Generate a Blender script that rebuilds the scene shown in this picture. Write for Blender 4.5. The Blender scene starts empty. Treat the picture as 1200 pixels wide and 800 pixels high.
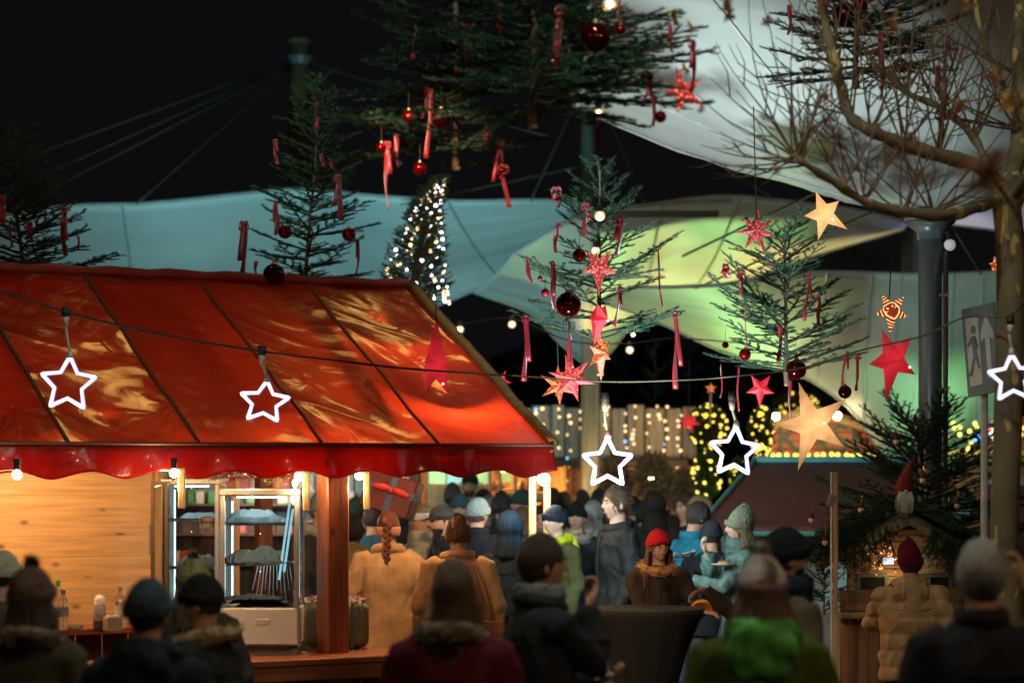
import bpy, bmesh, math, random
import numpy as np
from mathutils import Vector, Matrix, noise
random.seed(7); np.random.seed(7)
V = Vector; R = math.radians; PI = math.pi
sc = bpy.context.scene; col = sc.collection
# ------------------------------------------------------------------ camera
F = 2833.0; CZ = 2.07; HX, HY = 600.0, 540.0
cd = bpy.data.cameras.new('camera'); cam = bpy.data.objects.new('camera', cd); col.objects.link(cam)
cam.location = (0, 0, CZ); cam.rotation_euler = (R(90), 0, 0)
cd.sensor_width = 36; cd.lens = 85.0; cd.shift_y = 140/1200; cd.clip_end = 400; cd.clip_start = .2
cd.dof.use_dof = True; cd.dof.focus_distance = 15.2; cd.dof.aperture_fstop = 1.6
sc.camera = cam
# ------------------------------------------------------------------ night sky
w = bpy.data.worlds.new('World'); sc.world = w; w.use_nodes = True
nt = w.node_tree; bg = nt.nodes['Background']
bg.inputs[0].default_value = (.0031, .0032, .0036, 1); bg.inputs[1].default_value = 1.0
sc.view_settings.view_transform = 'Standard'; sc.view_settings.look = 'None'
sc.view_settings.exposure = .18; sc.view_settings.gamma = 1
cy = sc.cycles; cy.use_denoising = True; cy.max_bounces = 6; cy.diffuse_bounces = 3; cy.glossy_bounces = 3
cy.transmission_bounces = 6; cy.transparent_max_bounces = 12; cy.caustics_reflective = False; cy.caustics_refractive = False
cy.sample_clamp_indirect = 3.0

def P(px, py, d):            # where a point seen at (px, py) of the photo stands when it is d metres away
    return V(((px-HX)/F*d, d, CZ+(HY-py)/F*d))
def S(px, d): return px/F*d

# ------------------------------------------------------------------ materials
MC = {}
def M(name, c, rough=.7, metal=0, var=.2, vs=9, bump=0, bs=40, emit=0, ecol=None, transl=0, tcol=None, coat=0, trans=0, sheen=0, sample=True, stretch=None, spec=.5):
    if name in MC: return MC[name]
    m = bpy.data.materials.new(name); m.use_nodes = True; t = m.node_tree; n = t.nodes; L = t.links
    b = n['Principled BSDF']; out = n['Material Output']
    b.inputs['Roughness'].default_value = rough; b.inputs['Metallic'].default_value = metal
    b.inputs['Specular IOR Level'].default_value = spec
    if coat: b.inputs['Coat Weight'].default_value = coat; b.inputs['Coat Roughness'].default_value = .15
    if trans: b.inputs['Transmission Weight'].default_value = trans
    if sheen: b.inputs['Sheen Weight'].default_value = sheen; b.inputs['Sheen Roughness'].default_value = .4
    tc = n.new('ShaderNodeTexCoord'); src = tc.outputs['Object']
    if stretch:
        mp = n.new('ShaderNodeMapping'); mp.inputs['Scale'].default_value = stretch; L.new(src, mp.inputs[0]); src = mp.outputs[0]
    if var:
        no = n.new('ShaderNodeTexNoise'); no.inputs['Scale'].default_value = vs; no.inputs['Detail'].default_value = 5; L.new(src, no.inputs['Vector'])
        mx = n.new('ShaderNodeMix'); mx.data_type = 'RGBA'
        mx.inputs[6].default_value = (*[x*(1-var) for x in c], 1); mx.inputs[7].default_value = (*[min(1, x*(1+var)) for x in c], 1)
        rp = n.new('ShaderNodeMapRange'); rp.inputs[1].default_value = .3; rp.inputs[2].default_value = .7
        L.new(no.outputs[0], rp.inputs[0]); L.new(rp.outputs[0], mx.inputs[0]); L.new(mx.outputs[2], b.inputs['Base Color']); cs = mx.outputs[2]
    else:
        b.inputs['Base Color'].default_value = (*c, 1); cs = None
    if bump:
        nb = n.new('ShaderNodeTexNoise'); nb.inputs['Scale'].default_value = bs; nb.inputs['Detail'].default_value = 4; L.new(src, nb.inputs['Vector'])
        bp = n.new('ShaderNodeBump'); bp.inputs['Strength'].default_value = min(1, bump); bp.inputs['Distance'].default_value = .02
        L.new(nb.outputs[0], bp.inputs['Height']); L.new(bp.outputs[0], b.inputs['Normal'])
    if emit:
        b.inputs['Emission Color'].default_value = (*(ecol or c), 1); b.inputs['Emission Strength'].default_value = emit
        if not sample: m.cycles.emission_sampling = 'NONE'
    if transl:
        tb = n.new('ShaderNodeBsdfTranslucent'); ms = n.new('ShaderNodeMixShader'); ms.inputs[0].default_value = transl
        tb.inputs[0].default_value = (*(tcol or c), 1)
        if cs and not tcol: L.new(cs, tb.inputs[0])
        L.new(b.outputs[0], ms.inputs[1]); L.new(tb.outputs[0], ms.inputs[2]); L.new(ms.outputs[0], out.inputs[0])
    MC[name] = m; return m
def wood(name, c, axis='z', rough=.55, knots=True, var=.45):
    if name in MC: return MC[name]
    st = {'x': (1.6, 26, 26), 'z': (26, 26, 1.6), 'y': (26, 1.6, 26)}[axis]
    m = M(name, c, rough, var=var, vs=1.3, bump=.12, bs=3, stretch=st)
    t = m.node_tree; n = t.nodes; L = t.links; tc0 = n['Texture Coordinate']; oi = n.new('ShaderNodeObjectInfo'); sc_ = n.new('ShaderNodeMath'); sc_.operation = 'MULTIPLY'; sc_.inputs[1].default_value = 37.0
    L.new(oi.outputs['Random'], sc_.inputs[0]); ad = n.new('ShaderNodeVectorMath'); ad.operation = 'ADD'; L.new(tc0.outputs['Object'], ad.inputs[0]); L.new(sc_.outputs[0], ad.inputs[1]); L.new(ad.outputs[0], n['Mapping'].inputs[0])
    if knots:
        t = m.node_tree; n = t.nodes; L = t.links; b = n['Principled BSDF']
        mp = n.new('ShaderNodeMapping')
        mp.inputs['Scale'].default_value = {'x': (2.6, 5, 5), 'z': (5, 5, 2.6), 'y': (5, 2.6, 5)}[axis]
        vo = n.new('ShaderNodeTexVoronoi'); vo.inputs['Scale'].default_value = 1.3
        L.new(ad.outputs[0], mp.inputs[0]); L.new(mp.outputs[0], vo.inputs[0])
        rp = n.new('ShaderNodeMapRange'); rp.inputs[1].default_value = .05; rp.inputs[2].default_value = .17; rp.inputs[3].default_value = .22; rp.inputs[4].default_value = 1
        L.new(vo.outputs['Distance'], rp.inputs[0])
        old = b.inputs['Base Color'].links[0].from_socket
        mx = n.new('ShaderNodeMix'); mx.data_type = 'RGBA'; mx.blend_type = 'MULTIPLY'; mx.inputs[0].default_value = 1
        L.new(old, mx.inputs[6]); L.new(rp.outputs[0], mx.inputs[7]); L.new(mx.outputs[2], b.inputs['Base Color'])
    return m
def lantern_mat(name, paper, glow, strength, scale=26, kind='dots', base=.25):
    """lit paper lantern: glows from within, the punched pattern brighter"""
    if name in MC: return MC[name]
    m = bpy.data.materials.new(name); m.use_nodes = True; t = m.node_tree; n = t.nodes; L = t.links
    b = n['Principled BSDF']; b.inputs['Base Color'].default_value = (*paper, 1); b.inputs['Roughness'].default_value = .6
    tc = n.new('ShaderNodeTexCoord')
    if kind == 'dots':
        vo = n.new('ShaderNodeTexVoronoi'); vo.inputs['Scale'].default_value = scale; L.new(tc.outputs['Object'], vo.inputs[0])
        rp = n.new('ShaderNodeMapRange'); rp.inputs[1].default_value = .28; rp.inputs[2].default_value = .42; rp.inputs[3].default_value = 1; rp.inputs[4].default_value = base
        L.new(vo.outputs['Distance'], rp.inputs[0])
    elif kind == 'rings':
        wv = n.new('ShaderNodeTexWave'); wv.wave_type = 'RINGS'; wv.rings_direction = 'SPHERICAL'; wv.inputs['Scale'].default_value = scale; wv.inputs['Distortion'].default_value = 7; wv.inputs['Detail'].default_value = 1
        L.new(tc.outputs['Object'], wv.inputs[0])
        rp = n.new('ShaderNodeMapRange'); rp.inputs[1].default_value = .6; rp.inputs[2].default_value = .8; rp.inputs[3].default_value = base; rp.inputs[4].default_value = 1
        L.new(wv.outputs[1], rp.inputs[0])
    else:
        no = n.new('ShaderNodeTexNoise'); no.inputs['Scale'].default_value = scale; no.inputs['Detail'].default_value = 6; L.new(tc.outputs['Object'], no.inputs[0])
        rp = n.new('ShaderNodeMapRange'); rp.inputs[1].default_value = .3; rp.inputs[2].default_value = .7; rp.inputs[3].default_value = base; rp.inputs[4].default_value = 1
        L.new(no.outputs[0], rp.inputs[0])
    # the bulb sits in the middle: the paper glows less towards the tips
    ln = n.new('ShaderNodeVectorMath'); ln.operation = 'LENGTH'; L.new(tc.outputs['Object'], ln.inputs[0])
    fo = n.new('ShaderNodeMapRange'); fo.inputs[1].default_value = .02; fo.inputs[2].default_value = .22; fo.inputs[3].default_value = 1.5; fo.inputs[4].default_value = .45
    L.new(ln.outputs[1], fo.inputs[0])
    mu = n.new('ShaderNodeMath'); mu.operation = 'MULTIPLY'; L.new(rp.outputs[0], mu.inputs[0]); L.new(fo.outputs[0], mu.inputs[1])
    m2 = n.new('ShaderNodeMath'); m2.operation = 'MULTIPLY'; m2.inputs[1].default_value = strength; L.new(mu.outputs[0], m2.inputs[0])
    mxc = n.new('ShaderNodeMix'); mxc.data_type = 'RGBA'; mxc.inputs[6].default_value = (*paper, 1); mxc.inputs[7].default_value = (*glow, 1); L.new(rp.outputs[0], mxc.inputs[0])
    L.new(mxc.outputs[2], b.inputs['Emission Color']); L.new(m2.outputs[0], b.inputs['Emission Strength'])
    MC[name] = m; return m

# ------------------------------------------------------------------ mesh builder
class MB:
    def __init__(s): s.v = []; s.f = []
    def add(s, vs, fs):
        o = len(s.v); s.v.extend([tuple(x) for x in vs]); s.f.extend([tuple(i+o for i in f) for f in fs]); return s
    def box(s, c, size, rot=None, bev=0):
        x, y, z = [k/2 for k in size]; c = V(c)
        if bev:
            b = min(bev, x*.9, y*.9, z*.9); vs = []; 
            for sx in (-1, 1):
                for sy in (-1, 1):
                    for sz in (-1, 1):
                        vs += [V((sx*(x-b), sy*(y-b), sz*z)), V((sx*(x-b), sy*y, sz*(z-b))), V((sx*x, sy*(y-b), sz*(z-b)))]
            if rot is not None: vs = [rot @ v for v in vs]
            bm = bmesh.new(); 
            for v in vs: bm.verts.new(v+c)
            r = bmesh.ops.convex_hull(bm, input=bm.verts); bm.verts.index_update()
            s.add([v.co.copy() for v in bm.verts], [[v.index for v in f.verts] for f in bm.faces]); bm.free(); return s
        vs = [V((sx*x, sy*y, sz*z)) for sx in (-1, 1) for sy in (-1, 1) for sz in (-1, 1)]
        if rot is not None: vs = [rot @ v for v in vs]
        return s.add([v+c for v in vs], [(0,1,3,2), (4,6,7,5), (0,4,5,1), (2,3,7,6), (0,2,6,4), (1,5,7,3)])
    def tube(s, pts, rads, n=8, cap=True, flat=1.0):
        pts = [V(p) for p in pts]
        if not hasattr(rads, '__len__'): rads = [rads]*len(pts)
        vs = []; fs = []; up = None
        for i, p in enumerate(pts):
            d = (pts[min(i+1, len(pts)-1)]-pts[max(i-1, 0)])
            if d.length < 1e-9: d = V((0, 0, 1))
            d.normalize()
            if up is None:
                up = V((0, 0, 1)) if abs(d.z) < .9 else V((0, 1, 0))
            a = d.cross(up)
            if a.length < 1e-6: a = d.orthogonal()
            a.normalize(); b = a.cross(d).normalized(); up = b
            for k in range(n):
                t = 2*PI*k/n; vs.append(p+(a*math.cos(t)+b*math.sin(t)*flat)*rads[i])
        for i in range(len(pts)-1):
            for k in range(n):
                k2 = (k+1) % n; fs.append((i*n+k, i*n+k2, (i+1)*n+k2, (i+1)*n+k))
        if cap: fs.append(tuple(range(n-1, -1, -1))); fs.append(tuple((len(pts)-1)*n+k for k in range(n)))
        return s.add(vs, fs)
    def rings(s, rg, n=16):   # rg: (cx, cy, z, rx, ry)
        vs = []; fs = []
        for cx, cy_, z, rx, ry in rg:
            for k in range(n):
                t = 2*PI*k/n; vs.append((cx+rx*math.cos(t), cy_+ry*math.sin(t), z))
        for i in range(len(rg)-1):
            for k in range(n):
                k2 = (k+1) % n; fs.append((i*n+k, i*n+k2, (i+1)*n+k2, (i+1)*n+k))
        fs.append(tuple(range(n-1, -1, -1))); fs.append(tuple((len(rg)-1)*n+k for k in range(n)))
        return s.add(vs, fs)
    def ball(s, c, r, n=12, m=8, rot=None):
        c = V(c); r = r if hasattr(r, '__len__') else (r, r, r); vs = [V((0, 0, r[2]))]; fs = []
        for i in range(1, m):
            th = PI*i/m
            for k in range(n):
                ph = 2*PI*k/n; vs.append(V((r[0]*math.sin(th)*math.cos(ph), r[1]*math.sin(th)*math.sin(ph), r[2]*math.cos(th))))
        vs.append(V((0, 0, -r[2])))
        for k in range(n): fs.append((0, 1+k, 1+(k+1) % n))
        for i in range(m-2):
            for k in range(n):
                a = 1+i*n; k2 = (k+1) % n; fs.append((a+k, a+n+k, a+n+k2, a+k2))
        for k in range(n): fs.append((len(vs)-1, 1+(m-2)*n+(k+1) % n, 1+(m-2)*n+k))
        if rot is not None: vs = [rot @ v for v in vs]
        return s.add([v+c for v in vs], fs)
    def grid(s, fn, nu, nv):   # fn(u,v)->point
        vs = [fn(i/nu, j/nv) for j in range(nv+1) for i in range(nu+1)]
        fs = [(j*(nu+1)+i, j*(nu+1)+i+1, (j+1)*(nu+1)+i+1, (j+1)*(nu+1)+i) for j in range(nv) for i in range(nu)]
        return s.add(vs, fs)
    def prism(s, poly, y0, y1, tr=None):   # polygon in x,z extruded along y
        n = len(poly); vs = [V((x, y0, z)) for x, z in poly]+[V((x, y1, z)) for x, z in poly]
        if tr is not None: vs = [tr @ v for v in vs]
        return s.add(vs, [tuple(range(n)), tuple(range(2*n-1, n-1, -1))]+[(i, i+n, (i+1) % n+n, (i+1) % n) for i in range(n)])
    def mesh(s, name, inv=None, smooth=False):
        me = bpy.data.meshes.new(name)
        vs = np.array(s.v, dtype=float).reshape(-1, 3)
        if inv is not None:
            A = np.array(inv); vs = vs @ A[:3, :3].T + A[:3, 3]
        me.from_pydata(vs.tolist(), [], s.f); 
        if smooth: me.polygons.foreach_set('use_smooth', [True]*len(me.polygons))
        return me
MW = {}      # world matrices of the roots
def fixnormals(me):
    bm = bmesh.new(); bm.from_mesh(me); bmesh.ops.recalc_face_normals(bm, faces=bm.faces); bm.to_mesh(me); bm.free()
def tag(o, label=None, cat=None, group=None, kind=None):
    if label: o['label'] = label
    if cat: o['category'] = cat
    if group: o['group'] = group
    if kind: o['kind'] = kind
    return o
def thing(name, label, cat, loc, rz=0, group=None, kind=None):
    o = bpy.data.objects.new(name, None); col.objects.link(o); o.location = loc; o.rotation_euler = (0, 0, rz); o.empty_display_size = .1
    MW[o.name] = Matrix.Translation(V(loc)) @ Matrix.Rotation(rz, 4, 'Z')
    return tag(o, label, cat, group, kind)
def part(name, mb, m, parent=None, smooth=False, label=None, kind=None, local=False, normals=True, solid=0, bevel=0):
    """mesh built in world coordinates (or in the root's own when local) hung under its root"""
    me = mb if isinstance(mb, bpy.types.Mesh) else None
    if me is None:
        inv = None
        if parent is not None and not local: inv = MW[parent.name].inverted()
        me = mb.mesh(name, inv, smooth)
        if normals: fixnormals(me)
    o = bpy.data.objects.new(name, me); col.objects.link(o)
    if m is not None and not me.materials: me.materials.append(m)
    if parent is not None: o.parent = parent; MW[o.name] = MW[parent.name]
    else: MW[o.name] = Matrix.Identity(4)
    if solid: md = o.modifiers.new('thick', 'SOLIDIFY'); md.thickness = solid; md.offset = 0
    if bevel: md = o.modifiers.new('bev', 'BEVEL'); md.width = bevel; md.segments = 2
    return tag(o, label, None, None, kind)
def place(name, me, loc, parent, rot=(0, 0, 0), scale=1):
    """a copy of a shared mesh at a world point under an unrotated root"""
    o = bpy.data.objects.new(name, me); col.objects.link(o)
    if parent is not None: o.parent = parent; o.location = MW[parent.name].inverted() @ V(loc); MW[o.name] = MW[parent.name]
    else: o.location = loc
    o.rotation_euler = rot; o.scale = (scale,)*3 if not hasattr(scale, '__len__') else scale
    return o
def single(name, mb, m, label, cat, group=None, smooth=False, kind=None, origin=None, solid=0):
    """a thing that is one mesh, its origin at its own place"""
    if origin is None:
        a = np.array(mb.v); origin = V((*a.mean(0)[:2], a[:, 2].min()))
    me = mb.mesh(name, Matrix.Translation(-V(origin)), smooth); fixnormals(me)
    o = bpy.data.objects.new(name, me); col.objects.link(o); o.location = origin; me.materials.append(m)
    MW[o.name] = Matrix.Translation(V(origin))
    if solid: md = o.modifiers.new('thick', 'SOLIDIFY'); md.thickness = solid; md.offset = 0
    return tag(o, label, cat, group, kind)
def text_mesh(s, size, depth=.004):
    cu = bpy.data.curves.new('lettering', 'FONT'); cu.body = s; cu.size = size; cu.extrude = depth; cu.align_x = 'LEFT'; cu.resolution_u = 3
    o = bpy.data.objects.new('lettering', cu); col.objects.link(o)
    dg = bpy.context.evaluated_depsgraph_get(); me = bpy.data.meshes.new_from_object(o.evaluated_get(dg), depsgraph=dg)
    bpy.data.objects.remove(o); return me
def spot(name, label, loc, aim, colr, power, size, blend=.6, r=.12):
    """a floodlight in its housing"""
    loc = V(loc); d = (V(aim)-loc).normalized(); q = d.to_track_quat('-Z', 'Y'); m3 = q.to_matrix()
    t = thing(name, label, 'floodlight', (loc.x, loc.y, loc.z))
    mb = MB(); mb.tube([loc-d*.2, loc-d*.16, loc-d*.03], [r*.6, r*1.15, r*1.25], 12); part('housing', mb, M('flood_black', (.03, .03, .03), .5), t)
    br = MB(); br.tube([loc-d*.12, V((loc.x, loc.y, loc.z+(.28 if 1.9 < loc.z < 2.25 else -.28 if loc.z > .4 else -loc.z)))], .02, 6); part('bracket', br, M('flood_black', (.03, .03, .03)), t)
    l = bpy.data.lights.new(name, 'SPOT'); l.energy = power; l.color = colr; l.spot_size = R(size); l.spot_blend = blend; l.shadow_soft_size = r
    o = bpy.data.objects.new('lamp', l); col.objects.link(o); o.parent = t; o.location = (0, 0, 0); o.rotation_euler = q.to_euler()
    return t
def smooth_path(pts, k=6):
    """Catmull-Rom through points"""
    pts = [V(p) for p in pts]; q = [2*pts[0]-pts[1]]+pts+[2*pts[-1]-pts[-2]]; out = []
    for i in range(1, len(q)-2):
        for j in range(k):
            t = j/k; a, b, c, d = q[i-1], q[i], q[i+1], q[i+2]
            out.append(.5*((2*b)+(c-a)*t+(2*a-5*b+4*c-d)*t*t+(3*b-a-3*c+d)*t**3))
    out.append(pts[-1]); return out
# ------------------------------------------------------------------ floodlights of the square and added fill lights (all stand where the frame does not reach, or behind the stall)
spot('floodlight', 'cool white fill floodlight added high over the crowd, above the hung firs', (-.35, 13.7, 5.25), (.75, 19.6, 1.2), (.66, .94, 1.0), 500, 40, .8, .15)  # overhead lamp kept as added fill for the crowd
spot('floodlight', 'teal floodlight behind the red stall roof ridge aimed at the big pale canopy', (-2.0, 20.2, 2.3), (-1.9, 26.5, 4.45), (.24, .84, .92), 900, 84, .9)
spot('floodlight', 'green floodlight on the ground behind the red lettered booth aimed at the yellow green canopy', (2.3, 27.6, .9), (1.9, 23.6, 4.4), (.50, 1.0, .30), 430, 90, .9)
spot('floodlight', 'amber floodlight on the ground behind the red lettered booth', (3.3, 27.6, .9), (3.2, 24.6, 4.1), (1.0, .55, .20), 540, 62, .9)
spot('floodlight', 'amber floodlight on the ground under the funnel canopy', (.35, 25.5, .2), (.72, 26.4, 3.6), (1.0, .70, .16), 700, 58, .9)
spot('floodlight', 'green floodlight behind the nativity hut aimed at the low canopy funnel', (4.15, 22.4, 1.7), (4.2, 25, 2.7), (.35, 1.0, .42), 200, 84, .9)
spot('floodlight', 'pale teal floodlight on the paving aimed at the high canopy', (.45, 13.9, .2), (1.35, 17.0, 4.7), (.72, .95, .98), 1800, 50, .9)
spot('floodlight', 'blue floodlight behind the low canopy aimed at the small canopy', (5.0, 26.4, 2.6), (5.1, 24.2, 4.6), (.32, .42, 1.0), 120, 80, .9)

spot('floodlight', 'pale blue floodlight on the paving under the low grey canopy', (1.55, 21.6, .2), (1.9, 23.4, 3.3), (.42, .78, 1.0), 80, 84, .9)
spot('floodlight', 'cool floodlight fixed behind the red valance at the roof corner, turned to the crowd', (.06, 16.42, 2.19), (1.2, 19.7, 1.35), (.66, .94, 1.0), 230, 88, .8, .045)
spot('floodlight', 'warm fill light added on the paving for the weathered plank fence', (1.15, 23.9, .25), (1.0, 28, 2.45), (1, .66, .36), 420, 44, .8)  # added light standing in for the crowd lamps that warm the planks
spot('floodlight', 'pale green fill light added high over the red stall for the slender fir', (-2.6, 13.0, 5.7), (-1.7, 17.6, 4.6), (.62, 1, .86), 420, 30, .8)  # added unseen light that brightens the slender fir
spot('floodlight', 'warm fill spotlight added high over the near side for the standing table', (-1.25, 9.4, 4.6), (1.02, 16.6, 1.35), (1, .66, .42), 1100, 19, .8)  # added unseen spot that brightens the woman at the table
spot('floodlight', 'pale green floodlight on the paving behind the steel pole', (3.75, 20.9, .2), (3.75, 23.3, 3.5), (.50, .95, .82), 120, 84, .9)
# ------------------------------------------------------------------ ground
gm = M('paving_grey', (.07, .068, .065), .75, var=.35, vs=3, bump=.3, bs=30)
def gz(u, v): return V((-150+300*u, -5+305*v, 0))
def sq(label, x, y, z, e, c):  # unseen fill lamps added to lift the dark foreground and hung firs
    p = V((x, y, z)); t = thing('fill_lamp', label, 'lamp', p, 0, 'fill lamps added over the near side of the square')
    part('shade', MB().tube([p+V((0, 0, .02)), p+V((0, 0, .09)), p+V((0, 0, .13))], [.12, .05, .02], 12, cap=False), M('flood_black', (.03, .03, .03)), t); part('bulb', MB().ball(p, .045, 12, 8), M('bulb_near', (1, .8, .5), emit=20, ecol=(1, .74, .42), var=0), t, smooth=True)
    l = bpy.data.lights.new('fill_light', 'POINT'); l.energy = e; l.color = c; l.shadow_soft_size = .09; o = bpy.data.objects.new('lamp', l); col.objects.link(o); o.parent = t; o.location = (0, 0, -.08)
for x, y, z, e, c, tx in ((-3.1, 7.2, 4.9, 46, (1, .66, .34), 'over the people at the board wall'), (.15, 9.6, 6.0, 230, (.78, 1, .88), 'palest, over the maroon jacket'), (.9, 6.6, 4.9, 60, (1, .74, .46), 'over the bobble hat'), (3.4, 7.0, 4.6, 100, (1, .66, .34), 'over the grey man')):
    sq('fill lamp added over the near side, '+tx, x, y, z, e, c)
MBg = MB().grid(gz, 20, 20); go = part('ground', MBg, gm, None, kind='structure')
sm_ = MB()
for ix in range(-12, 13):
    for iy in range(20):
        sm_.box((ix*.6+(.3 if iy % 2 else 0), 17+iy*.6, .004), (.59, .59, .02))
part('paving_slab', sm_, M('slab', (.09, .086, .08), .7, var=.4, vs=1.5, bump=.3, bs=25), go, kind='stuff', normals=False)
# ------------------------------------------------------------------ dark wood behind the square
fm = MB(); rnd = random.Random(3)
for i in range(46):
    x = -26+52*i/45+rnd.uniform(-.6, .6); y = 52+rnd.uniform(-3, 6); h = rnd.uniform(4.2, 6.4)
    fm.tube([(x, y, 0), (x+rnd.uniform(-.3, .3), y, h)], [.22, .04], 5)
    for k in range(420):
        z = h*rnd.uniform(.12, 1); r = (1-z/h)*2.2+.2; a = rnd.uniform(0, 2*PI); rr = r*rnd.uniform(.3, 1)
        c = V((x+math.cos(a)*rr, y+math.sin(a)*rr, z)); d = V((math.cos(a), math.sin(a), -.45))*rnd.uniform(.6, 1.2); s_ = V((-math.sin(a), math.cos(a), 0))*.42
        fm.add([c-d*.4, c+s_, c+d, c-s_], [(0, 1, 2, 3)])
part('forest', fm, M('forest_dark', (.03, .045, .03), .9, var=.4), None, kind='stuff', normals=False)

# ------------------------------------------------------------------ tensile canopies
def resample(pts, n):
    pts = smooth_path(pts, 8); L = [0]
    for a, b in zip(pts, pts[1:]): L.append(L[-1]+(b-a).length)
    out = []; j = 0
    for i in range(n+1):
        s = L[-1]*i/n
        while j < len(L)-2 and L[j+1] < s: j += 1
        t = (s-L[j])/max(1e-9, L[j+1]-L[j]); out.append(pts[j].lerp(pts[j+1], min(1, max(0, t))))
    return out
def coons(top, bot, left, right, n=48, m=24, sag=0.0):
    """top/bottom run left to right, left/right run top to bottom"""
    T = resample(top, n); B = resample(bot, n); Lf = resample(left, m); Rt = resample(right, m)
    def fn(u, v):
        i = round(u*n); j = round(v*m)
        p = T[i]*(1-v)+B[i]*v+Lf[j]*(1-u)+Rt[j]*u-(T[0]*(1-u)*(1-v)+T[-1]*u*(1-v)+B[0]*(1-u)*v+B[-1]*u*v)
        k = 16*u*(1-u)*v*(1-v)
        wr = noise.noise(V((u*9, v*3, sag*7)))*.03+noise.noise(V((u*2.2+5, v*14, sag)))*.02
        return p+V((0, sag*k, -.25*sag*k))+V((0, wr, wr*.4))*min(1, 3*k)
    return fn, T, B, Lf, Rt
pvc = M('pvc_white', (.74, .76, .76), .45, var=.1, vs=.9, bump=.08, bs=2.5, transl=.3, tcol=(.7, .72, .7))
pvcg = M('pvc_aged', (.56, .56, .52), .5, var=.16, vs=1.2, bump=.08, bs=3, transl=.3, tcol=(.5, .5, .45))
hem = M('hem_grey', (.35, .36, .35), .5)
def canopy(label, top, bot, left, right, sag, m=pvc, n=48, mm=24, seams=()):
    fn, T, B, Lf, Rt = coons(top, bot, left, right, n, mm, sag)
    c = T[n//2]; t = thing('canopy', label, 'canopy', (c.x, c.y, c.z-.5))
    part('membrane', MB().grid(fn, n, mm), m, t, smooth=True, normals=False, solid=.004)
    part('hem', MB().tube(T, .02, 6), hem, t); part('hem', MB().tube(B, .02, 6), hem, t)
    for u in seams:
        pts = [fn(u, j/mm)+V((0, -.012, -.008)) for j in range(mm+1)]; part('seam', MB().tube(pts, .012, 5), M('seam_grey', (.4, .41, .4), .6), t)
    return t
# pale canopy left of the middle, lit teal
canopy('big pale canopy lit teal behind the red stall roof, stretched below the olive mast',
       [P(-60, 262, 24), P(75, 242, 24.5), P(180, 238, 25), P(345, 222, 26), P(430, 229, 25.5), P(540, 236, 25.5), P(640, 235, 25.5), P(692, 243, 25.5)],
       [P(-60, 400, 28), P(200, 400, 28), P(420, 385, 28), P(508, 359, 27.6), P(560, 338, 27.4), P(604, 322, 27.2), P(665, 296, 26.6), P(705, 268, 26)],
       [P(-60, 262, 24), P(-60, 330, 26), P(-60, 400, 28)], [P(692, 243, 25.5), P(700, 256, 25.7), P(705, 268, 26)], .5, seams=(.25, .55, .8))
# yellow-green canopy with its funnel
canopy('yellow green canopy with a funnel drawn down to a grey post behind the ribboned fir',
       [P(600, 300, 24), P(650, 268, 23.5), P(700, 248, 23), P(760, 240, 23), P(832, 231, 23), P(872, 231, 23), P(940, 238, 23), P(1000, 246, 23), P(1066, 260, 23)],
       [P(556, 342, 26), P(620, 366, 26.5), P(655, 400, 27), P(690, 428, 27), P(712, 415, 27), P(745, 372, 26.6), P(775, 338, 26), P(860, 330, 25.5), P(950, 300, 25), P(1060, 268, 24.5)],
       [P(600, 300, 24), P(580, 322, 25), P(556, 342, 26)], [P(1066, 260, 23), P(1064, 264, 23.8), P(1060, 268, 24.5)], .25, n=64, seams=(.3, .46, .62))
# lower canopy drawn down to a funnel at the steel pole
canopy('low grey canopy turning green at its funnel behind the steel pole',
       [P(735, 337, 22.2), P(830, 335, 22.2), P(900, 326, 22.2), P(960, 319, 22.2), P(1075, 321, 22.2), P(1180, 317, 22.2), P(1290, 300, 22.2)],
       [P(700, 352, 24), P(770, 376, 24.6), P(850, 412, 25), P(940, 440, 25), P(1000, 482, 25), P(1040, 535, 25), P(1076, 560, 25), P(1106, 556, 25), P(1150, 505, 25), P(1220, 450, 24.8), P(1300, 420, 24.5)],
       [P(735, 337, 22.2), P(715, 344, 23), P(700, 352, 24)], [P(1290, 300, 22.2), P(1300, 360, 23.4), P(1300, 420, 24.5)], .15, m=pvcg, n=64, seams=(.42, .52, .58, .63, .69, .75))
# high funnel canopy on the steel pole
C4 = P(1090, 256, 18.0)
def f4(u, v):
    a = V((-2.6+7.6*u, -5.6+8.4*v))  # plan offset from the pole
    r = math.hypot(a.x, a.y); ang = math.atan2(a.y, a.x)
    k = .40+.03*math.cos(4*ang)
    z = k*max(0, r-.12)+.10*math.exp(-r*3)-.12*max(0, 1-abs(r-2)/2)
    z += noise.noise(V((ang*3, r*1.3, 2)))*.05
    return V((C4.x+a.x, C4.y+a.y, C4.z+z))
t4 = thing('canopy', 'high funnel canopy gathered at the top of the steel pole behind bare branches', 'canopy', (C4.x, C4.y, C4.z))
part('membrane', MB().grid(f4, 60, 60), pvcg, t4, smooth=True, normals=False, solid=.004)
for edge in ([f4(i/60, 0) for i in range(61)], [f4(0, i/60) for i in range(61)], [f4(i/60, 1) for i in range(61)]):
    part('hem', MB().tube(edge, .02, 6), hem, t4)
for a in (95, 160, 200, 235, 268, 300, 335):
    pts = []
    for k in range(1, 30):
        r = .15*k; ox, oy = r*math.cos(R(a)), r*math.sin(R(a))
        if not (-2.6 < ox < 5 and -5.6 < oy < 2.8): break
        pts.append(f4((ox+2.6)/7.6, (oy+5.6)/8.4)-V((0, 0, .012)))
    if len(pts) > 3: part('seam', MB().tube(pts, .011, 5), M('seam_grey', (.4, .41, .4)), t4)
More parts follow.
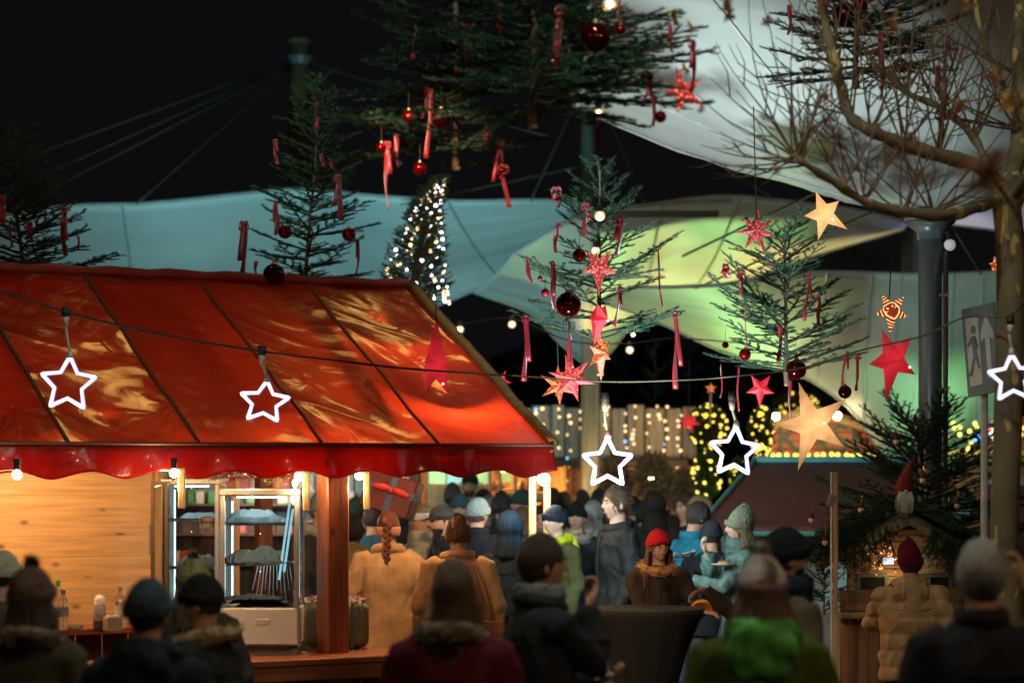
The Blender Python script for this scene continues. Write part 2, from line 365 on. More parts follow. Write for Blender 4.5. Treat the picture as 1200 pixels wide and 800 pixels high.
mb = MB(); mb.rings([(C4.x, C4.y, C4.z-.02, .19, .19), (C4.x, C4.y, C4.z+.02, .2, .2), (C4.x, C4.y, C4.z+.06, .17, .17)], 20); part('clamp_ring', mb, M('galv', (.34, .37, .38), .4, .7), t4)
# blue-lit canopy
canopy('small canopy lit blue violet behind the plane tree trunk',
       [P(1085, 232, 23), P(1150, 226, 23), P(1220, 190, 23), P(1300, 150, 23)], [P(1085, 258, 25), P(1130, 264, 25), P(1200, 270, 25), P(1300, 262, 25)],
       [P(1085, 232, 23), P(1084, 245, 24), P(1085, 258, 25)], [P(1300, 150, 23), P(1300, 210, 24), P(1300, 262, 25)], .1, n=24, mm=12)
# masts and poles
def mast(name, label, px, ytop, d, wpx, m, zb=0, extra=None):
    p = P(px, ytop, d); r = S(wpx, d)/2
    t = thing(name, label, 'mast', (p.x, d, zb)); part('shaft', MB().tube([(p.x, d, zb), (p.x, d, zb+1), (p.x, d, p.z)], [r, r, r*.96], 20), m, t, smooth=True)
    part('cap', MB().tube([(p.x, d, p.z-.02), (p.x, d, p.z+.03)], [r*1.08, r*1.02], 20), m, t)
    return t, p, r
olive = wood('mast_wood', (.16, .11, .05), 'z', .8, False)
tM, pM, rM = mast('mast', 'thick olive timber mast rising above the teal canopy', 351, 50, 29, 26, olive)
part('cable_collar', MB().tube([pM-V((0, 0, .27)), pM-V((0, 0, .17))], [rM*1.25, rM*1.25], 16), M('galv', (.34, .37, .38)), tM)
part('base_plate', MB().box((pM.x, 29, .02), (.6, .6, .04)), M('galv', (.3, .3, .3)), tM)
tG, pG, rG = mast('mast', 'green lit timber mast behind the hanging bulbs, above the green canopy', 690, 60, 26.5, 19, M('mast_green', (.13, .16, .12), .7))
tK, pK, rK = mast('mast', 'dark slim mast just behind the steel pole', 1066, 250, 24.8, 21, M('mast_dark', (.10, .13, .13), .5))
pS = P(1094, 266, 18.0)
tS = thing('steel_pole', 'smooth grey steel pole with a flared head carrying the high canopy', 'pole', (C4.x, 18, 0))
steel = M('pole_steel', (.20, .24, .27), .32, .35, var=.15, vs=2)
part('shaft', MB().tube([(C4.x, 18, 0), (C4.x, 18, 2), (C4.x, 18, C4.z-.14)], .088, 28), steel, tS, smooth=True)
part('flared_head', MB().tube([(C4.x, 18, C4.z-.16), (C4.x, 18, C4.z-.1), (C4.x, 18, C4.z-.03)], [.089, .1, .19], 28), steel, tS, smooth=True)
part('downpipe', MB().tube([(C4.x+.1, 17.94, .1), (C4.x+.105, 17.94, C4.z-.25)], .02, 10), M('pipe_dark', (.08, .07, .07), .5), tS)
for z in (1.6, 2.6, 3.3): part('pipe_clip', MB().box((C4.x+.09, 17.95, z), (.07, .06, .025)), M('galv', (.3, .3, .3)), tS)
tP = thing('post', 'square grey post under the yellow canopy funnel in front of the plank fence', 'post', P(691, 540, 26.2)*1)
MW[tP.name] = Matrix.Translation(V((P(691, 0, 26.2).x, 26.2, 0))); tP.location = (P(691, 0, 26.2).x, 26.2, 0)
part('shaft', MB().box((P(692, 0, 26.2).x, 26.2, 1.75), (.2, .2, 3.5), bev=.02), wood('post_grey', (.11, .10, .09), 'z', .8, False), tP)
part('head_plate', MB().box((P(692, 0, 26.2).x, 26.2, 3.53), (.34, .34, .05)), M('galv', (.3, .3, .3)), tP)
# guy cables
gc = M('cable_grey', (.09, .085, .07), .6)
def cable(label, a, b, r=.012, sag=.0, group='steel guy cables of the canopies', m=gc, name='guy_cable'):
    pts = [a.lerp(b, i/14)-V((0, 0, sag*4*(i/14)*(1-i/14))) for i in range(15)]
    single(name, MB().tube(pts, r, 6), m, label, 'cable', group, smooth=True)
mt = P(342, 72, 28.9); mr = P(362, 74, 28.9)
cable('steel cable from the olive mast, topmost of those running down to the dark fir', mt, P(-20, 203, 22), .010)
cable('steel cable from the olive mast, second from the top of the fan', mt-V((0, 0, .03)), P(35, 212, 22), .010)
cable('steel cable from the olive mast with a small fitting halfway, third of the fan', mt-V((0, 0, .05)), P(66, 218, 22), .010)
cable('steepest steel cable of the olive mast, ending at the canopy edge', mt-V((0, 0, .07)), P(160, 239, 24.8), .010)
cable('steel cable from the olive mast sloping down towards the big hung firs', mr, P(470, 192, 24), .010)
cable('steel cable from the olive mast disappearing behind the big hung firs', mr, P(640, 160, 26), .010)
mg = P(684, 100, 26.4); mh = P(697, 100, 26.4)
cable('steel cable from the green mast down to the pale canopy corner', mg, P(622, 236, 25.4), .012)
cable('steel cable crossing the dark gap from the pale canopy to the green mast', P(470, 240, 25.4), P(684, 195, 26.4), .01)
cable('steel cable from the green mast down behind the green canopy edge', mh, P(757, 240, 23.2), .012)
cable('long steel cable from the green mast sloping to the funnel canopy', mh, P(905, 232, 22.8), .012)
cable('thin cable lying diagonally across the yellow green canopy', P(800, 300, 22.4), P(985, 212, 20), .011)
cable('second thin cable across the yellow green canopy beside the fir top', P(815, 338, 22), P(1030, 245, 19.5), .009)
cable('slack cable from the steel pole head down to the dark wall', P(1118, 268, 18.1), P(1150, 322, 21), .008)
sp = MB().box(P(770, 251, 22.6), (1.15, .06, .06)); single('spar', sp, M('spar_dark', (.04, .045, .04), .5), 'dark horizontal spar in front of the green canopy', 'spar')

# ------------------------------------------------------------------ the red stall
O = V((.264, 15.9, 0)); A = R(31)
stall = thing('market_stall', 'big market stall with a shiny red tarpaulin roof and wooden walls', 'market stall', O, A)
SM = MW[stall.name]
def Lc(x, y, z): return SM @ V((x, y, z))
m = bpy.data.materials.new('red_tarp'); m.use_nodes = True; MC['red_tarp'] = m
t = m.node_tree; n = t.nodes; L = t.links; b = n['Principled BSDF']; out = n['Material Output']
b.inputs['Base Color'].default_value = (.20, .009, .007, 1); b.inputs['Roughness'].default_value = .30; b.inputs['Specular IOR Level'].default_value = .5; b.inputs['Coat Weight'].default_value = .9; b.inputs['Coat Roughness'].default_value = .09
tc = n.new('ShaderNodeTexCoord')
n1 = n.new('ShaderNodeTexNoise'); n1.inputs['Scale'].default_value = 3.2; n1.inputs['Detail'].default_value = 6; n1.inputs['Distortion'].default_value = 1.2
L.new(tc.outputs['Object'], n1.inputs[0])
bp = n.new('ShaderNodeBump'); bp.inputs['Strength'].default_value = .3; bp.inputs['Distance'].default_value = .08; L.new(n1.outputs[0], bp.inputs['Height']); L.new(bp.outputs[0], b.inputs['Normal']); bc_ = n.new('ShaderNodeBump'); bc_.inputs['Strength'].default_value = .055; bc_.inputs['Distance'].default_value = .08; L.new(n1.outputs[0], bc_.inputs['Height']); L.new(bc_.outputs[0], b.inputs['Coat Normal'])
tb = n.new('ShaderNodeBsdfTranslucent'); tb.inputs[0].default_value = (.74, .060, .020, 1)
ms = n.new('ShaderNodeMixShader'); ms.inputs[0].default_value = .42; L.new(b.outputs[0], ms.inputs[1]); L.new(tb.outputs[0], ms.inputs[2]); L.new(ms.outputs[0], out.inputs[0])
tarp = m
ZE, ZR, HW, LEN = 2.17, 3.34, 1.96, 5.8
seamx = [-.02-.83*i for i in range(7)]
def roofz(x, y, front=True):
    f = y/HW if front else (2*HW-y)/HW
    s = ((-x-.02)/.83) % 1.0
    sag = -.05*math.sin(PI*s)**1.2*math.sin(PI*min(1, max(0, f)))**.6
    wr = .024*noise.noise(V((x*1.6+f*1.2, y*2.1, 1.3)))+.008*noise.noise(V((x*4+y*3, y*5-x*2, 5)))+.009*(1-abs(noise.noise(V((x*2.2+y*3.1, y*1.4-x*.9, 9)))))**6
    return ZE+(ZR-ZE)*f+sag+wr*min(1, 6*f)*min(1, 6*(1-f)+.2)
def rf(u, v): x = -LEN*u; y = HW*v; return Lc(x, y, roofz(x, y))
def rb(u, v): x = -LEN*u; y = HW+HW*v; return Lc(x, y, roofz(x, y, False))
ROOF_AT = 1
part('roof', MB().grid(rb, 60, 20), tarp, stall, smooth=True, normals=False)
dk = M('batten_dark', (.10, .035, .02), .5)
for x in seamx[1:]:
    pts = [Lc(x, HW*j/24, roofz(x, HW*j/24)-.13) for j in range(25)]
    part('rafter', MB().tube(pts, .03, 6), wood('rafter_wood', (.16, .08, .03), 'x'), stall)
    pts = [Lc(x+.003*math.sin(j*.6), HW*j/24, roofz(x, HW*j/24)+.004) for j in range(25)]
    part('seam', MB().tube(pts, .015, 6, flat=.35), dk, stall, smooth=True)
pts = [Lc(.01, HW*j/24, roofz(0, HW*j/24)+.015) for j in range(25)]
gold = M('gold_trim', (.20, .10, .03), .3, .5, bump=.6, bs=30)
part('rake_trim', MB().tube(pts, .045, 8, flat=.7), gold, stall, smooth=True)
part('rake_board', MB().tube([p-Lc(0, 0, 0)+Lc(-.03, 0, -.10) for p in pts], .05, 4, flat=1.4), M('rake_red', (.25, .03, .02), .5), stall)
part('ridge_roll', MB().tube([Lc(-LEN*i/40, HW, ZR+.012+.008*math.sin(i*2.1)) for i in range(41)], .035, 8), M('ridge_red', (.30, .03, .02), .35), stall, smooth=True)
def val(u, v):
    x = -LEN*u; ph = x/.46
    hemz = 1.985+.022*math.cos(2*PI*ph)+.008*noise.noise(V((x*3, 0, 0)))
    top = roofz(x, 0)-.004
    z = top+(hemz-top)*v
    return Lc(x, -.012-.03*v*(1+.9*math.sin(2*PI*ph+1))-.012*v*noise.noise(V((x*6, 2, 0))), z)
part('valance', MB().grid(val, 260, 8), tarp, stall, smooth=True, normals=False, solid=.003)
part('eave_rail', MB().tube([Lc(0, .03, 2.14), Lc(-LEN, .03, 2.14)], .025, 8), M('rake_red', (.25, .03, .02)), stall)
part('eave_cord', MB().tube([Lc(-LEN*i/60, -.02, roofz(-LEN*i/60, 0)+.004) for i in range(61)], .012, 6), dk, stall, smooth=True)
# unused crumpled yellow patches, coloured to stand in for warm reflections on the tarpaulin
film = M('yellow_glint', (.80, .44, .07), .22, var=.85, vs=7, bump=.9, bs=14, transl=.62, stretch=(1, 2.6, 1))
GLINTS = []
def inside(x, y, q):
    c = False; j = len(q)-1
    for i in range(len(q)):
        if (q[i][1] > y) != (q[j][1] > y) and x < (q[j][0]-q[i][0])*(y-q[i][1])/(q[j][1]-q[i][1])+q[i][0]: c = not c
        j = i
    return c
def glint_patch(poly, k):
    pts = []; r_ = random.Random(k); fine = []
    for i in range(len(poly)):
        (ax, ay), (bx_, by_) = poly[i], poly[(i+1) % len(poly)]
        for j in range(4): fine.append((ax+(bx_-ax)*j/4+r_.uniform(-3, 3), ay+(by_-ay)*j/4+r_.uniform(-2.5, 2.5)))
    for px, py in fine:
        d = V(((px-HX)/F, 1, (HY-py)/F)); nrm = SM.to_3x3() @ V((0, -(ZR-ZE), HW)).normalized(); p0 = Lc(0, 0, ZE)
        tt = (p0-V((0, 0, CZ))).dot(nrm)/d.dot(nrm); q = SM.inverted() @ (V((0, 0, CZ))+d*tt); pts.append((q.x, max(.03, q.y)))
    GLINTS.append(pts); cx = sum(p[0] for p in pts)/len(pts); cy_ = sum(p[1] for p in pts)/len(pts)
    big = [(cx+(x-cx)*1.09, max(.02, cy_+(y-cy_)*1.09)) for x, y in pts]
    bm = bmesh.new(); vs = [bm.verts.new((x, y, 0)) for x, y in big]; f = bm.faces.new(vs)
    bmesh.ops.triangulate(bm, faces=bm.faces[:]); bmesh.ops.subdivide_edges(bm, edges=bm.edges[:], cuts=3, use_grid_fill=True)
    mb = MB()
    for v in bm.verts: v.co.z = roofz(v.co.x, v.co.y)+.005+.020*abs(noise.noise(V((v.co.x*8+v.co.y*3, v.co.y*13, k))))
    bm.verts.index_update(); mb.add([Lc(*v.co) for v in bm.verts], [[v.index for v in f.verts] for f in bm.faces]); bm.free()
    part('glint_film', mb, film, stall, smooth=False, normals=False)
rm = MB().grid(rf, 240, 90); keep = []; SI = SM.inverted()
for f_ in rm.f:
    c = SI @ (sum((V(rm.v[k]) for k in f_), V())/4)
    if not any(inside(c.x, c.y, q) for q in GLINTS): keep.append(f_)
rm.f = keep; part('roof', rm, tarp, stall, smooth=True, normals=False)
# warm lanterns strung high above the stall; the shiny tarpaulin mirrors them in its folds
nrm = SM.to_3x3() @ V((0, -(ZR-ZE), HW)).normalized()
for px, py, dist, e, tx in ((74, 503, 4.5, 6.5, 'over its frame edge end'), (312, 505, 4.5, 4.5, 'over its middle'), (466, 430, 5.4, 9.5, 'over its roof corner'), (450, 380, 5.6, 6, 'over its ridge end')):
    d = V(((px-HX)/F, 1, (HY-py)/F)); p0 = Lc(0, 0, ZE); hit = V((0, 0, CZ))+d*((p0-V((0, 0, CZ))).dot(nrm)/d.dot(nrm)); d.normalize(); r_ = d-2*d.dot(nrm)*nrm; p = hit+r_*dist
    t = thing('high_lantern', 'round warm lantern strung high above the red stall, '+tx, 'lamp', p, 0, 'lanterns strung above the red stall')
    part('globe', MB().ball(p, .11, 16, 12), M('lantern_globe', (1, .75, .4), emit=6, ecol=(1, .56, .12), var=0), t, smooth=True); part('cap', MB().tube([p+V((0, 0, .12)), p+V((0, 0, .2))], [.06, .03], 10), M('flood_black', (.03, .03, .03)), t)
    l = bpy.data.lights.new('lantern_light', 'POINT'); l.energy = e; l.color = (1, .56, .13); l.shadow_soft_size = .17; o = bpy.data.objects.new('lamp', l); col.objects.link(o); o.parent = t; o.location = (0, 0, -.36)
# rear wall of boards
pine = wood('pine_board', (.62, .37, .17), 'x', .5, True, .22)
bmh = MB().box((0, 0, 0), (3.9, .028, .1492), bev=.0012).mesh('wall_board'); fixnormals(bmh); bmh.materials.append(pine)
for i in range(14):
    o = bpy.data.objects.new('wall_board', bmh); col.objects.link(o); o.parent = stall; o.location = (-1.44-1.95-random.uniform(0, .006), 3.3+random.uniform(-.002, .002), .1+.15*i); MW[o.name] = SM
    o.delta_location = (0, 0, 0); o.rotation_euler = (0 if i % 2 else PI, 0, 0)
part('wall_post', MB().box(Lc(-1.40, 3.28, 1.06), (.08, .08, 2.1), Matrix.Rotation(A, 3, 'Z'), bev=.006), wood('pine_post', (.45, .27, .12), 'z'), stall)
part('wall_cap', MB().box(Lc(-3.4, 3.27, 2.19), (4.0, .1, .06), Matrix.Rotation(A, 3, 'Z'), bev=.006), wood('pine_cap', (.36, .2, .08), 'x'), stall)
RA = Matrix.Rotation(A, 3, 'Z')
redwood = wood('red_wood', (.30, .085, .03), 'z', .4, True, .35); redwoodx = wood('red_wood_x', (.30, .085, .03), 'x', .4, True, .35)
def sbox(name, c, s, m, bev=.008, **k): return part(name, MB().box(Lc(*c), s, RA, bev=bev), m, stall, **k)
sbox('post', (-1.46, .3, 1.06), (.16, .16, 2.12), redwood, .012)
q = P(309, 560, 18.3); part('post', MB().box((q.x, q.y, 1.06), (.11, .11, 2.12), RA, bev=.01), wood('dark_wood', (.16, .05, .025), 'z'), stall)
sbox('post', (-5.6, .3, 1.06), (.16, .16, 2.12), redwood)
sbox('beam', (-2.9, .3, 2.13), (5.6, .1, .07), redwoodx)
sbox('beam', (-2.9, HW, ZR-.1), (5.6, .08, .1), redwoodx)
sbox('gable_tie', (-.06, HW, 2.15), (.06, 3.7, .06), redwoodx)
sbox('counter', (-3.3, .22, .83), (4.6, .56, .045), redwoodx)
for i in range(24): sbox('front_board', (-1.15-.19*i, .33, .41), (.182, .03, .78), wood('front_wood', (.11, .03, .015), 'z', .5, False))
sbox('counter_rail', (-3.3, -.03, .76), (4.6, .04, .09), redwoodx)
sbox('back_counter', (-3.2, 2.75, .88), (3.6, .5, .045), redwoodx)
sbox('back_shelf', (-3.2, 2.55, .6), (3.6, .06, .1), redwoodx)
for i in range(18): sbox('counter_panel', (-1.5-.2*i, 2.9, .42), (.19, .03, .84), wood('front_wood', (.11, .03, .015), 'z'))
sbox('floor_board', (-3.2, 1.7, .05), (4.6, 3.0, .06), wood('floor_wood', (.2, .11, .06), 'x'))
# handwriting on the board wall
def wall_text(s, size, x, z, m, parent, y=3.283, tilt=0):
    me = text_mesh(s, size, .001); o = bpy.data.objects.new('handwriting', me); me.materials.append(m); col.objects.link(o)
    o.parent = parent; o.location = (x, y, z); o.rotation_euler = (R(90), tilt, 0); MW[o.name] = MW[parent.name]
ink = M('ink_dark', (.06, .03, .02), .8)
wl = SM.inverted() @ P(2, 570, 16.5)
wall_text('AN', .10, -3.37, 1.83, ink, stall); wall_text('Ober', .085, -3.22, 1.73, ink, stall, tilt=-.1)
# lamps of the stall: bulb under the eave with a pale batten hanging beside each
bulbm = M('bulb_warm', (1, .75, .4), emit=26, ecol=(1, .70, .36), var=0); sock = M('socket_dark', (.03, .03, .03), .5)
pale = wood('pale_batten', (.7, .45, .2), 'z', .5, False)
for px, py, d in ((204, 554, 14.35), (350, 558, 15.1), (421, 557, 15.4), (20, 556, 13.4)):
    c = P(px, py, d); t = thing('stall_lamp', 'round warm bulb hanging under the red eave, beside the '+{204: 'first glass case', 350: 'top of the big glass case', 421: 'red timber post', 20: 'board wall at the frame edge'}[px], 'lamp', c, 0, 'bulbs under the red eave')
    part('bulb', MB().ball(c, .027, 14, 10), bulbm, t, smooth=True); part('socket', MB().tube([c+V((0, 0, .03)), c+V((0, 0, .09))], [.018, .022], 10), sock, t)
    l = bpy.data.lights.new('stall_light', 'POINT'); l.energy = 9; l.color = (1, .66, .34); l.shadow_soft_size = .04; o = bpy.data.objects.new('lamp', l); col.objects.link(o); o.parent = t; o.location = (0, .02, -.08)
    if px != 20:
        q = P(px+9, py+14, d+.02); part('batten', MB().box((q.x, q.y, q.z-.02), (.04, .03, .24), bev=.004), pale, t)
def lamp_in(x, y, z, e, c=(1, .60, .26), r=.05):
    p = Lc(x, y, z); t = thing('ceiling_lamp', 'warm lamp hanging inside the red stall roof', 'lamp', p, 0, 'lamps inside the red stall')
    mb = MB(); mb.tube([p+V((0, 0, .02)), p+V((0, 0, .10)), p+V((0, 0, .14))], [.14, .06, .02], 14, cap=False); part('lamp_shade', mb, M('shade_enamel', (.6, .55, .45), .4), t)
    part('flex', MB().tube([p+V((0, 0, .13)), p+V((0, 0, max(.15, min(.45, ZE+(ZR-ZE)*min(y, 2*HW-y)/HW-.07-z))))], .006, 5), sock, t)
    l = bpy.data.lights.new('stall_light', 'POINT'); l.energy = e; l.color = c; l.shadow_soft_size = r
    o = bpy.data.objects.new('lamp', l); col.objects.link(o); o.parent = t; o.location = (0, 0, -.03)
for x, y, z, e in ((-.42, .75, 2.32, 58), (-2.05, .34, 2.03, 11), (-2.95, .36, 2.03, 13), (-3.8, .34, 2.03, 15), (-4.6, .4, 2.03, 13), (-2.5, 2.55, 1.98, 26), (-3.7, 2.6, 1.98, 26)): lamp_in(x, y, z, e)
lamp_in(-3.3, 1.7, 2.6, 5); lamp_in(-.45, 1.6, 2.75, 22)
# ------------------------------------------------------------------ small shared bits
ballmesh = {}
def bulb_mesh(name, m, r=1.0, n=8, k=6):
    key = (name, m.name)
    if key not in ballmesh:
        me = MB().ball((0, 0, 0), r, n, k).mesh(name, None, True); fixnormals(me); me.materials.append(m); ballmesh[key] = me
    return ballmesh[key]
fairy = M('fairy_warm', (1, .8, .5), emit=2.2, ecol=(1, .66, .32), var=0)
fairyc = M('fairy_cold', (.8, .85, 1), emit=4.5, ecol=(.82, .84, 1), var=0)
fairyb = M('fairy_blue', (.3, .55, 1), emit=1.6, ecol=(.25, .5, 1), var=0)
fairyy = M('fairy_yellow', (1, .85, .2), emit=1.5, ecol=(1, .70, .10), var=0)
wire = M('wire_dark', (.03, .035, .025), .6)
# ------------------------------------------------------------------ plank-fronted booth behind the crowd
D1 = 28.0
bo = thing('market_booth', 'weathered plank fronted booth hung with a curtain of warm fairy lights', 'market booth', (P(700, 0, D1).x, D1, 0))
greyw = [wood('plank_grey_%s' % 'abc'[i], c, 'z', .85, True, .35) for i, c in enumerate([(.30, .245, .19), (.36, .30, .235), (.25, .20, .155)])]
rnd = random.Random(5); x = 560
while x < 803:
    wpx = rnd.uniform(16, 24); top = 476+rnd.uniform(-3, 3); a = P(x, top, D1); b_ = P(x+wpx-1, 537, D1)
    part('plank', MB().box(((a.x+b_.x)/2, D1+rnd.uniform(-.012, .012), (a.z+b_.z)/2), (b_.x-a.x-.008, .03, a.z-b_.z), bev=.004), rnd.choice(greyw), bo); x += wpx
def bx(name, px0, py0, px1, py1, d, th, m, par, bev=.006, **k):
    a = P(px0, py0, d); c = P(px1, py1, d)
    return part(name, MB().box(((a.x+c.x)/2, d, (a.z+c.z)/2), (abs(c.x-a.x), th, abs(a.z-c.z)), bev=bev), m, par, **k)
dkx = wood('beam_dark', (.13, .085, .055), 'x', .7, False); dkz = wood('stud_dark', (.12, .075, .045), 'z', .7, False)
bx('beam', 556, 538, 806, 547, D1-.06, .14, dkx, bo)
for px in (606, 700, 801): bx('booth_post', px-5, 547, px+5, 700, D1, .1, dkz, bo)
orangew = wood('orange_board', (.55, .19, .05), 'x', .5, False, .3)
for i in range(9): bx('back_board', 560+28*i, 545, 587+28*i, 740, D1+1.4, .03, wood('back_wood', (.25, .12, .05), 'z', .6), bo)
bx('door', 668, 549, 694, 640, D1+.1, .05, orangew, bo); bx('counter', 606, 630, 800, 636, D1-.2, .5, dkx, bo)
for y in (566, 584, 602): bx('shelf', 608, y, 660, y+2.5, D1+.5, .3, dkx, bo)
pinkm = M('pink_paper', (.75, .22, .25), .45)
gdm = [M('goods_%s' % n_, c, .5) for n_, c in (('red', (.5, .05, .04)), ('cream', (.6, .5, .35)), ('green', (.1, .25, .08)), ('brown', (.3, .14, .06)))]
for i in range(18):
    px = 612+rnd.random()*44; y = rnd.choice((566, 584, 602)); c = P(px, y-4, D1+.45)
    single('jar', MB().tube([(c.x, c.y, c.z-.038), (c.x, c.y, c.z+.02), (c.x, c.y, c.z+.035), (c.x, c.y, c.z+.05)], [.035, .035, .022, .026], 10), gdm[i % 4], 'small jar on the shelves of the plank fronted booth', 'jar', 'jars on the booth shelves', smooth=True)
def pt_lamp(name, label, loc, e, c=(1, .55, .2), r=.08, bulb=None, group=None):
    loc = V(loc); t = thing(name, label, 'lamp', loc, 0, group)
    part('bulb', MB().ball(loc, r*.7, 12, 8), bulb or bulbm, t, smooth=True); part('socket', MB().tube([loc+V((0, 0, r*.6)), loc+V((0, 0, r*1.4))], [r*.35, r*.4], 8), sock, t)
    l = bpy.data.lights.new(name, 'POINT'); l.energy = e; l.color = c; l.shadow_soft_size = r
    o = bpy.data.objects.new('lamp', l); col.objects.link(o); o.parent = t; o.location = (0, -.0, -.12); return t
pt_lamp('booth_lamp', 'warm lamp inside the plank fronted booth near its orange door', P(640, 556, D1+.25), 14)
pt_lamp('booth_lamp', 'warm lamp inside the plank fronted booth at its far end', P(760, 560, D1+.5), 9)
fl = thing('fairy_light_curtain', 'curtain of tiny warm fairy lights draped over the weathered planks', 'fairy lights', P(700, 480, D1-.1))
bm_ = bulb_mesh('bulb', fairy); bb_ = bulb_mesh('bulb', fairyb)
for k in range(15):
    px = 612+13.2*k+rnd.uniform(-6, 6); y = 478+rnd.uniform(-3, 10); pts = []
    ln = rnd.randint(3, 7)
    for j in range(ln):
        q = P(px+rnd.uniform(-2.5, 2.5), y, D1-.08-rnd.random()*.03); pts.append(q)
        place('bulb', bb_ if rnd.random() < .09 else bm_, q, fl, scale=rnd.choice((.012, .015, .018)))
        y += rnd.uniform(4, 19)
    part('strand', MB().tube(pts, .004, 4), wire, fl)
# ------------------------------------------------------------------ orange-lit food booth further left
D2 = 24.6
b2 = thing('market_booth', 'orange lit food booth with glowing menu panels seen under the red roof', 'market booth', (P(560, 0, D2).x, D2, 0))
for i in range(6): bx('fascia_board', 500, 569+4*i, 572, 572.6+4*i, D2, .03, orangew, b2, bev=.003)
bx('beam', 440, 540, 660, 547, D2-.03, .12, dkx, b2)
menu = lantern_mat('menu_panel', (.7, .8, .3), (.75, 1, .35), 1.3, 7, 'noise', .5); menu2 = lantern_mat('menu_panel_pale', (.6, .75, .6), (.7, .95, 1), 1.2, 5, 'noise', .45)
bx('menu_panel', 503, 549, 522, 567, D2+.02, .04, menu, b2); bx('menu_panel', 524, 549, 543, 567, D2+.02, .04, menu2, b2); bx('menu_panel', 557, 549, 572, 567, D2+.02, .04, menu, b2); bx('menu_panel', 588, 552, 600, 565, D2+.02, .04, lantern_mat('menu_panel_gold', (.7, .6, .15), (1, .8, .2), 1.1, 6, 'noise', .5), b2)
for px in (501, 523, 545, 574, 586, 604, 619, 640): bx('stud', px-1.6, 547, px+1.6, 660, D2+.05, .06, wood('stud_warm', (.36, .17, .07), 'z', .5, False), b2)
for y in (573, 586, 600): bx('shelf', 574, y, 640, y+2, D2+.25, .3, dkx, b2)
for i in range(9): bx('back_board', 440+25*i, 545, 464+25*i, 720, D2+1.3, .03, wood('back_warm', (.42, .17, .06), 'z', .6), b2)
bx('counter', 440, 640, 642, 646, D2-.2, .5, dkx, b2)
for i in range(20):
    px = 577+rnd.random()*60; y = rnd.choice((573, 586, 600)); c = P(px, y-4, D2+.2)
    single('jar', MB().tube([(c.x, c.y, c.z-.034), (c.x, c.y, c.z+.02), (c.x, c.y, c.z+.03), (c.x, c.y, c.z+.045)], [.033, .033, .02, .024], 10), gdm[(i+1) % 4], 'small jar on the shelves of the orange lit booth', 'jar', 'jars on the orange booth shelves', smooth=True)
pt_lamp('booth_lamp', 'bright lamp of the orange lit booth above its fascia', P(590, 546, D2+.3), 16, (1, .5, .18))
pt_lamp('booth_lamp', 'bright lamp of the orange lit booth near the hanging gift box', P(470, 552, D2+.4), 12, (1, .5, .18))
rfm = M('booth_roof_shield', (.05, .045, .04), .8)  # dark roof planes added to keep booth light off the canopies
for par, x0, x1, y0, y1, z in ((b2, P(436, 0, 24).x, P(664, 0, 24).x, 24.2, 26.2, P(0, 541, 24.6).z+.03), (bo, P(553, 0, 28).x, P(810, 0, 28).x, 28.05, 30, 2.62)):
    part('roof', MB().box(((x0+x1)/2, (y0+y1)/2, z), (x1-x0, y1-y0, .04)), rfm, par)
# white lamp with two pale posts at the end of the red roof
pt_lamp('post_lamp', 'bright white globe between two pale lit posts beyond the red roof corner', P(637, 561, 18.6), 10, (1, .82, .6), .07)
for px, y0 in ((624, 556), (641, 560)):
    a = P(px, y0, 18.9); single('pale_post', MB().box((a.x, 18.9, a.z/2), (.055, .055, a.z), bev=.006), pale, 'pale lit timber post beyond the red roof corner, '+('nearer the menu panels' if px == 624 else 'under the white globe'), 'post', 'pale posts at the red roof corner')
# dim back boards of the next booth, seen through the glass cases
b4 = thing('market_booth', 'dim booth with dark boards seen through the glass cases under the red roof', 'market booth', (P(340, 0, 23).x, 23, 0))
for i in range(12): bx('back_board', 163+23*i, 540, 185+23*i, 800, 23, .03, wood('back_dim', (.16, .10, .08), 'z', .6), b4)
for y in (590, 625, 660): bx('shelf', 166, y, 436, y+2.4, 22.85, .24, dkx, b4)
for i in range(30):
    px = 172+rnd.random()*250; y = rnd.choice((590, 625, 660)); cc = P(px, y, 22.84); part('parcel', MB().box((cc.x, cc.y, cc.z+.06), (.10, .10, .12), bev=.01), (pinkm, gdm[0], gdm[1], gdm[2])[i % 4], b4)
pt_lamp('booth_lamp', 'lamp inside the dim booth behind the glass cases', P(300, 548, 22.3), 26, (1, .72, .5))
# pink gift boxes, seen over the glass cases, and a counter for them
gb = thing('gift_shelf', 'narrow dark shelf carrying pink gift boxes behind the glass cases', 'shelf', (P(305, 0, 20.5).x, 20.5, 0))
bx('shelf_board', 255, 576, 350, 580, 20.5, .4, dkx, gb); bx('leg', 258, 580, 262, 830, 20.5, .06, dkz, gb); bx('leg', 343, 580, 347, 830, 20.5, .06, dkz, gb)
pink = M('pink_paper', (.75, .22, .25), .45); yel = M('yellow_ribbon', (.85, .55, .08), .4)
for px0, px1 in ((264, 292), (309, 341)):
    a = P((px0+px1)/2, 576, 20.45); g = thing('gift_box', 'pink wrapped gift box with yellow ribbon '+('left of' if px0 == 264 else 'right of')+' the dark post behind the glass cases', 'gift box', a)
    bx('box', px0, 559, px1, 575.6, 20.45, .2, pink, g, .01); bx('ribbon_band', (px0+px1)/2-2, 558.4, (px0+px1)/2+2, 575.5, 20.345, .012, yel, g, .002)
rm = M('tinsel_red', (.5, .06, .03), .35, .3)
gl = MB(); q0 = P(255, 551, 20.0); q1 = P(352, 552, 20.0)
for i in range(420):
    c = q0.lerp(q1, rnd.random())+V((rnd.uniform(-.03, .03), rnd.uniform(-.04, .04), rnd.uniform(-.07, .05))); d = V((rnd.uniform(-1, 1), rnd.uniform(-1, 1), rnd.uniform(-1, 1))).normalized()*.05
    s_ = d.orthogonal().normalized()*.012; gl.add([c-s_, c+s_, c+d], [(0, 1, 2)])
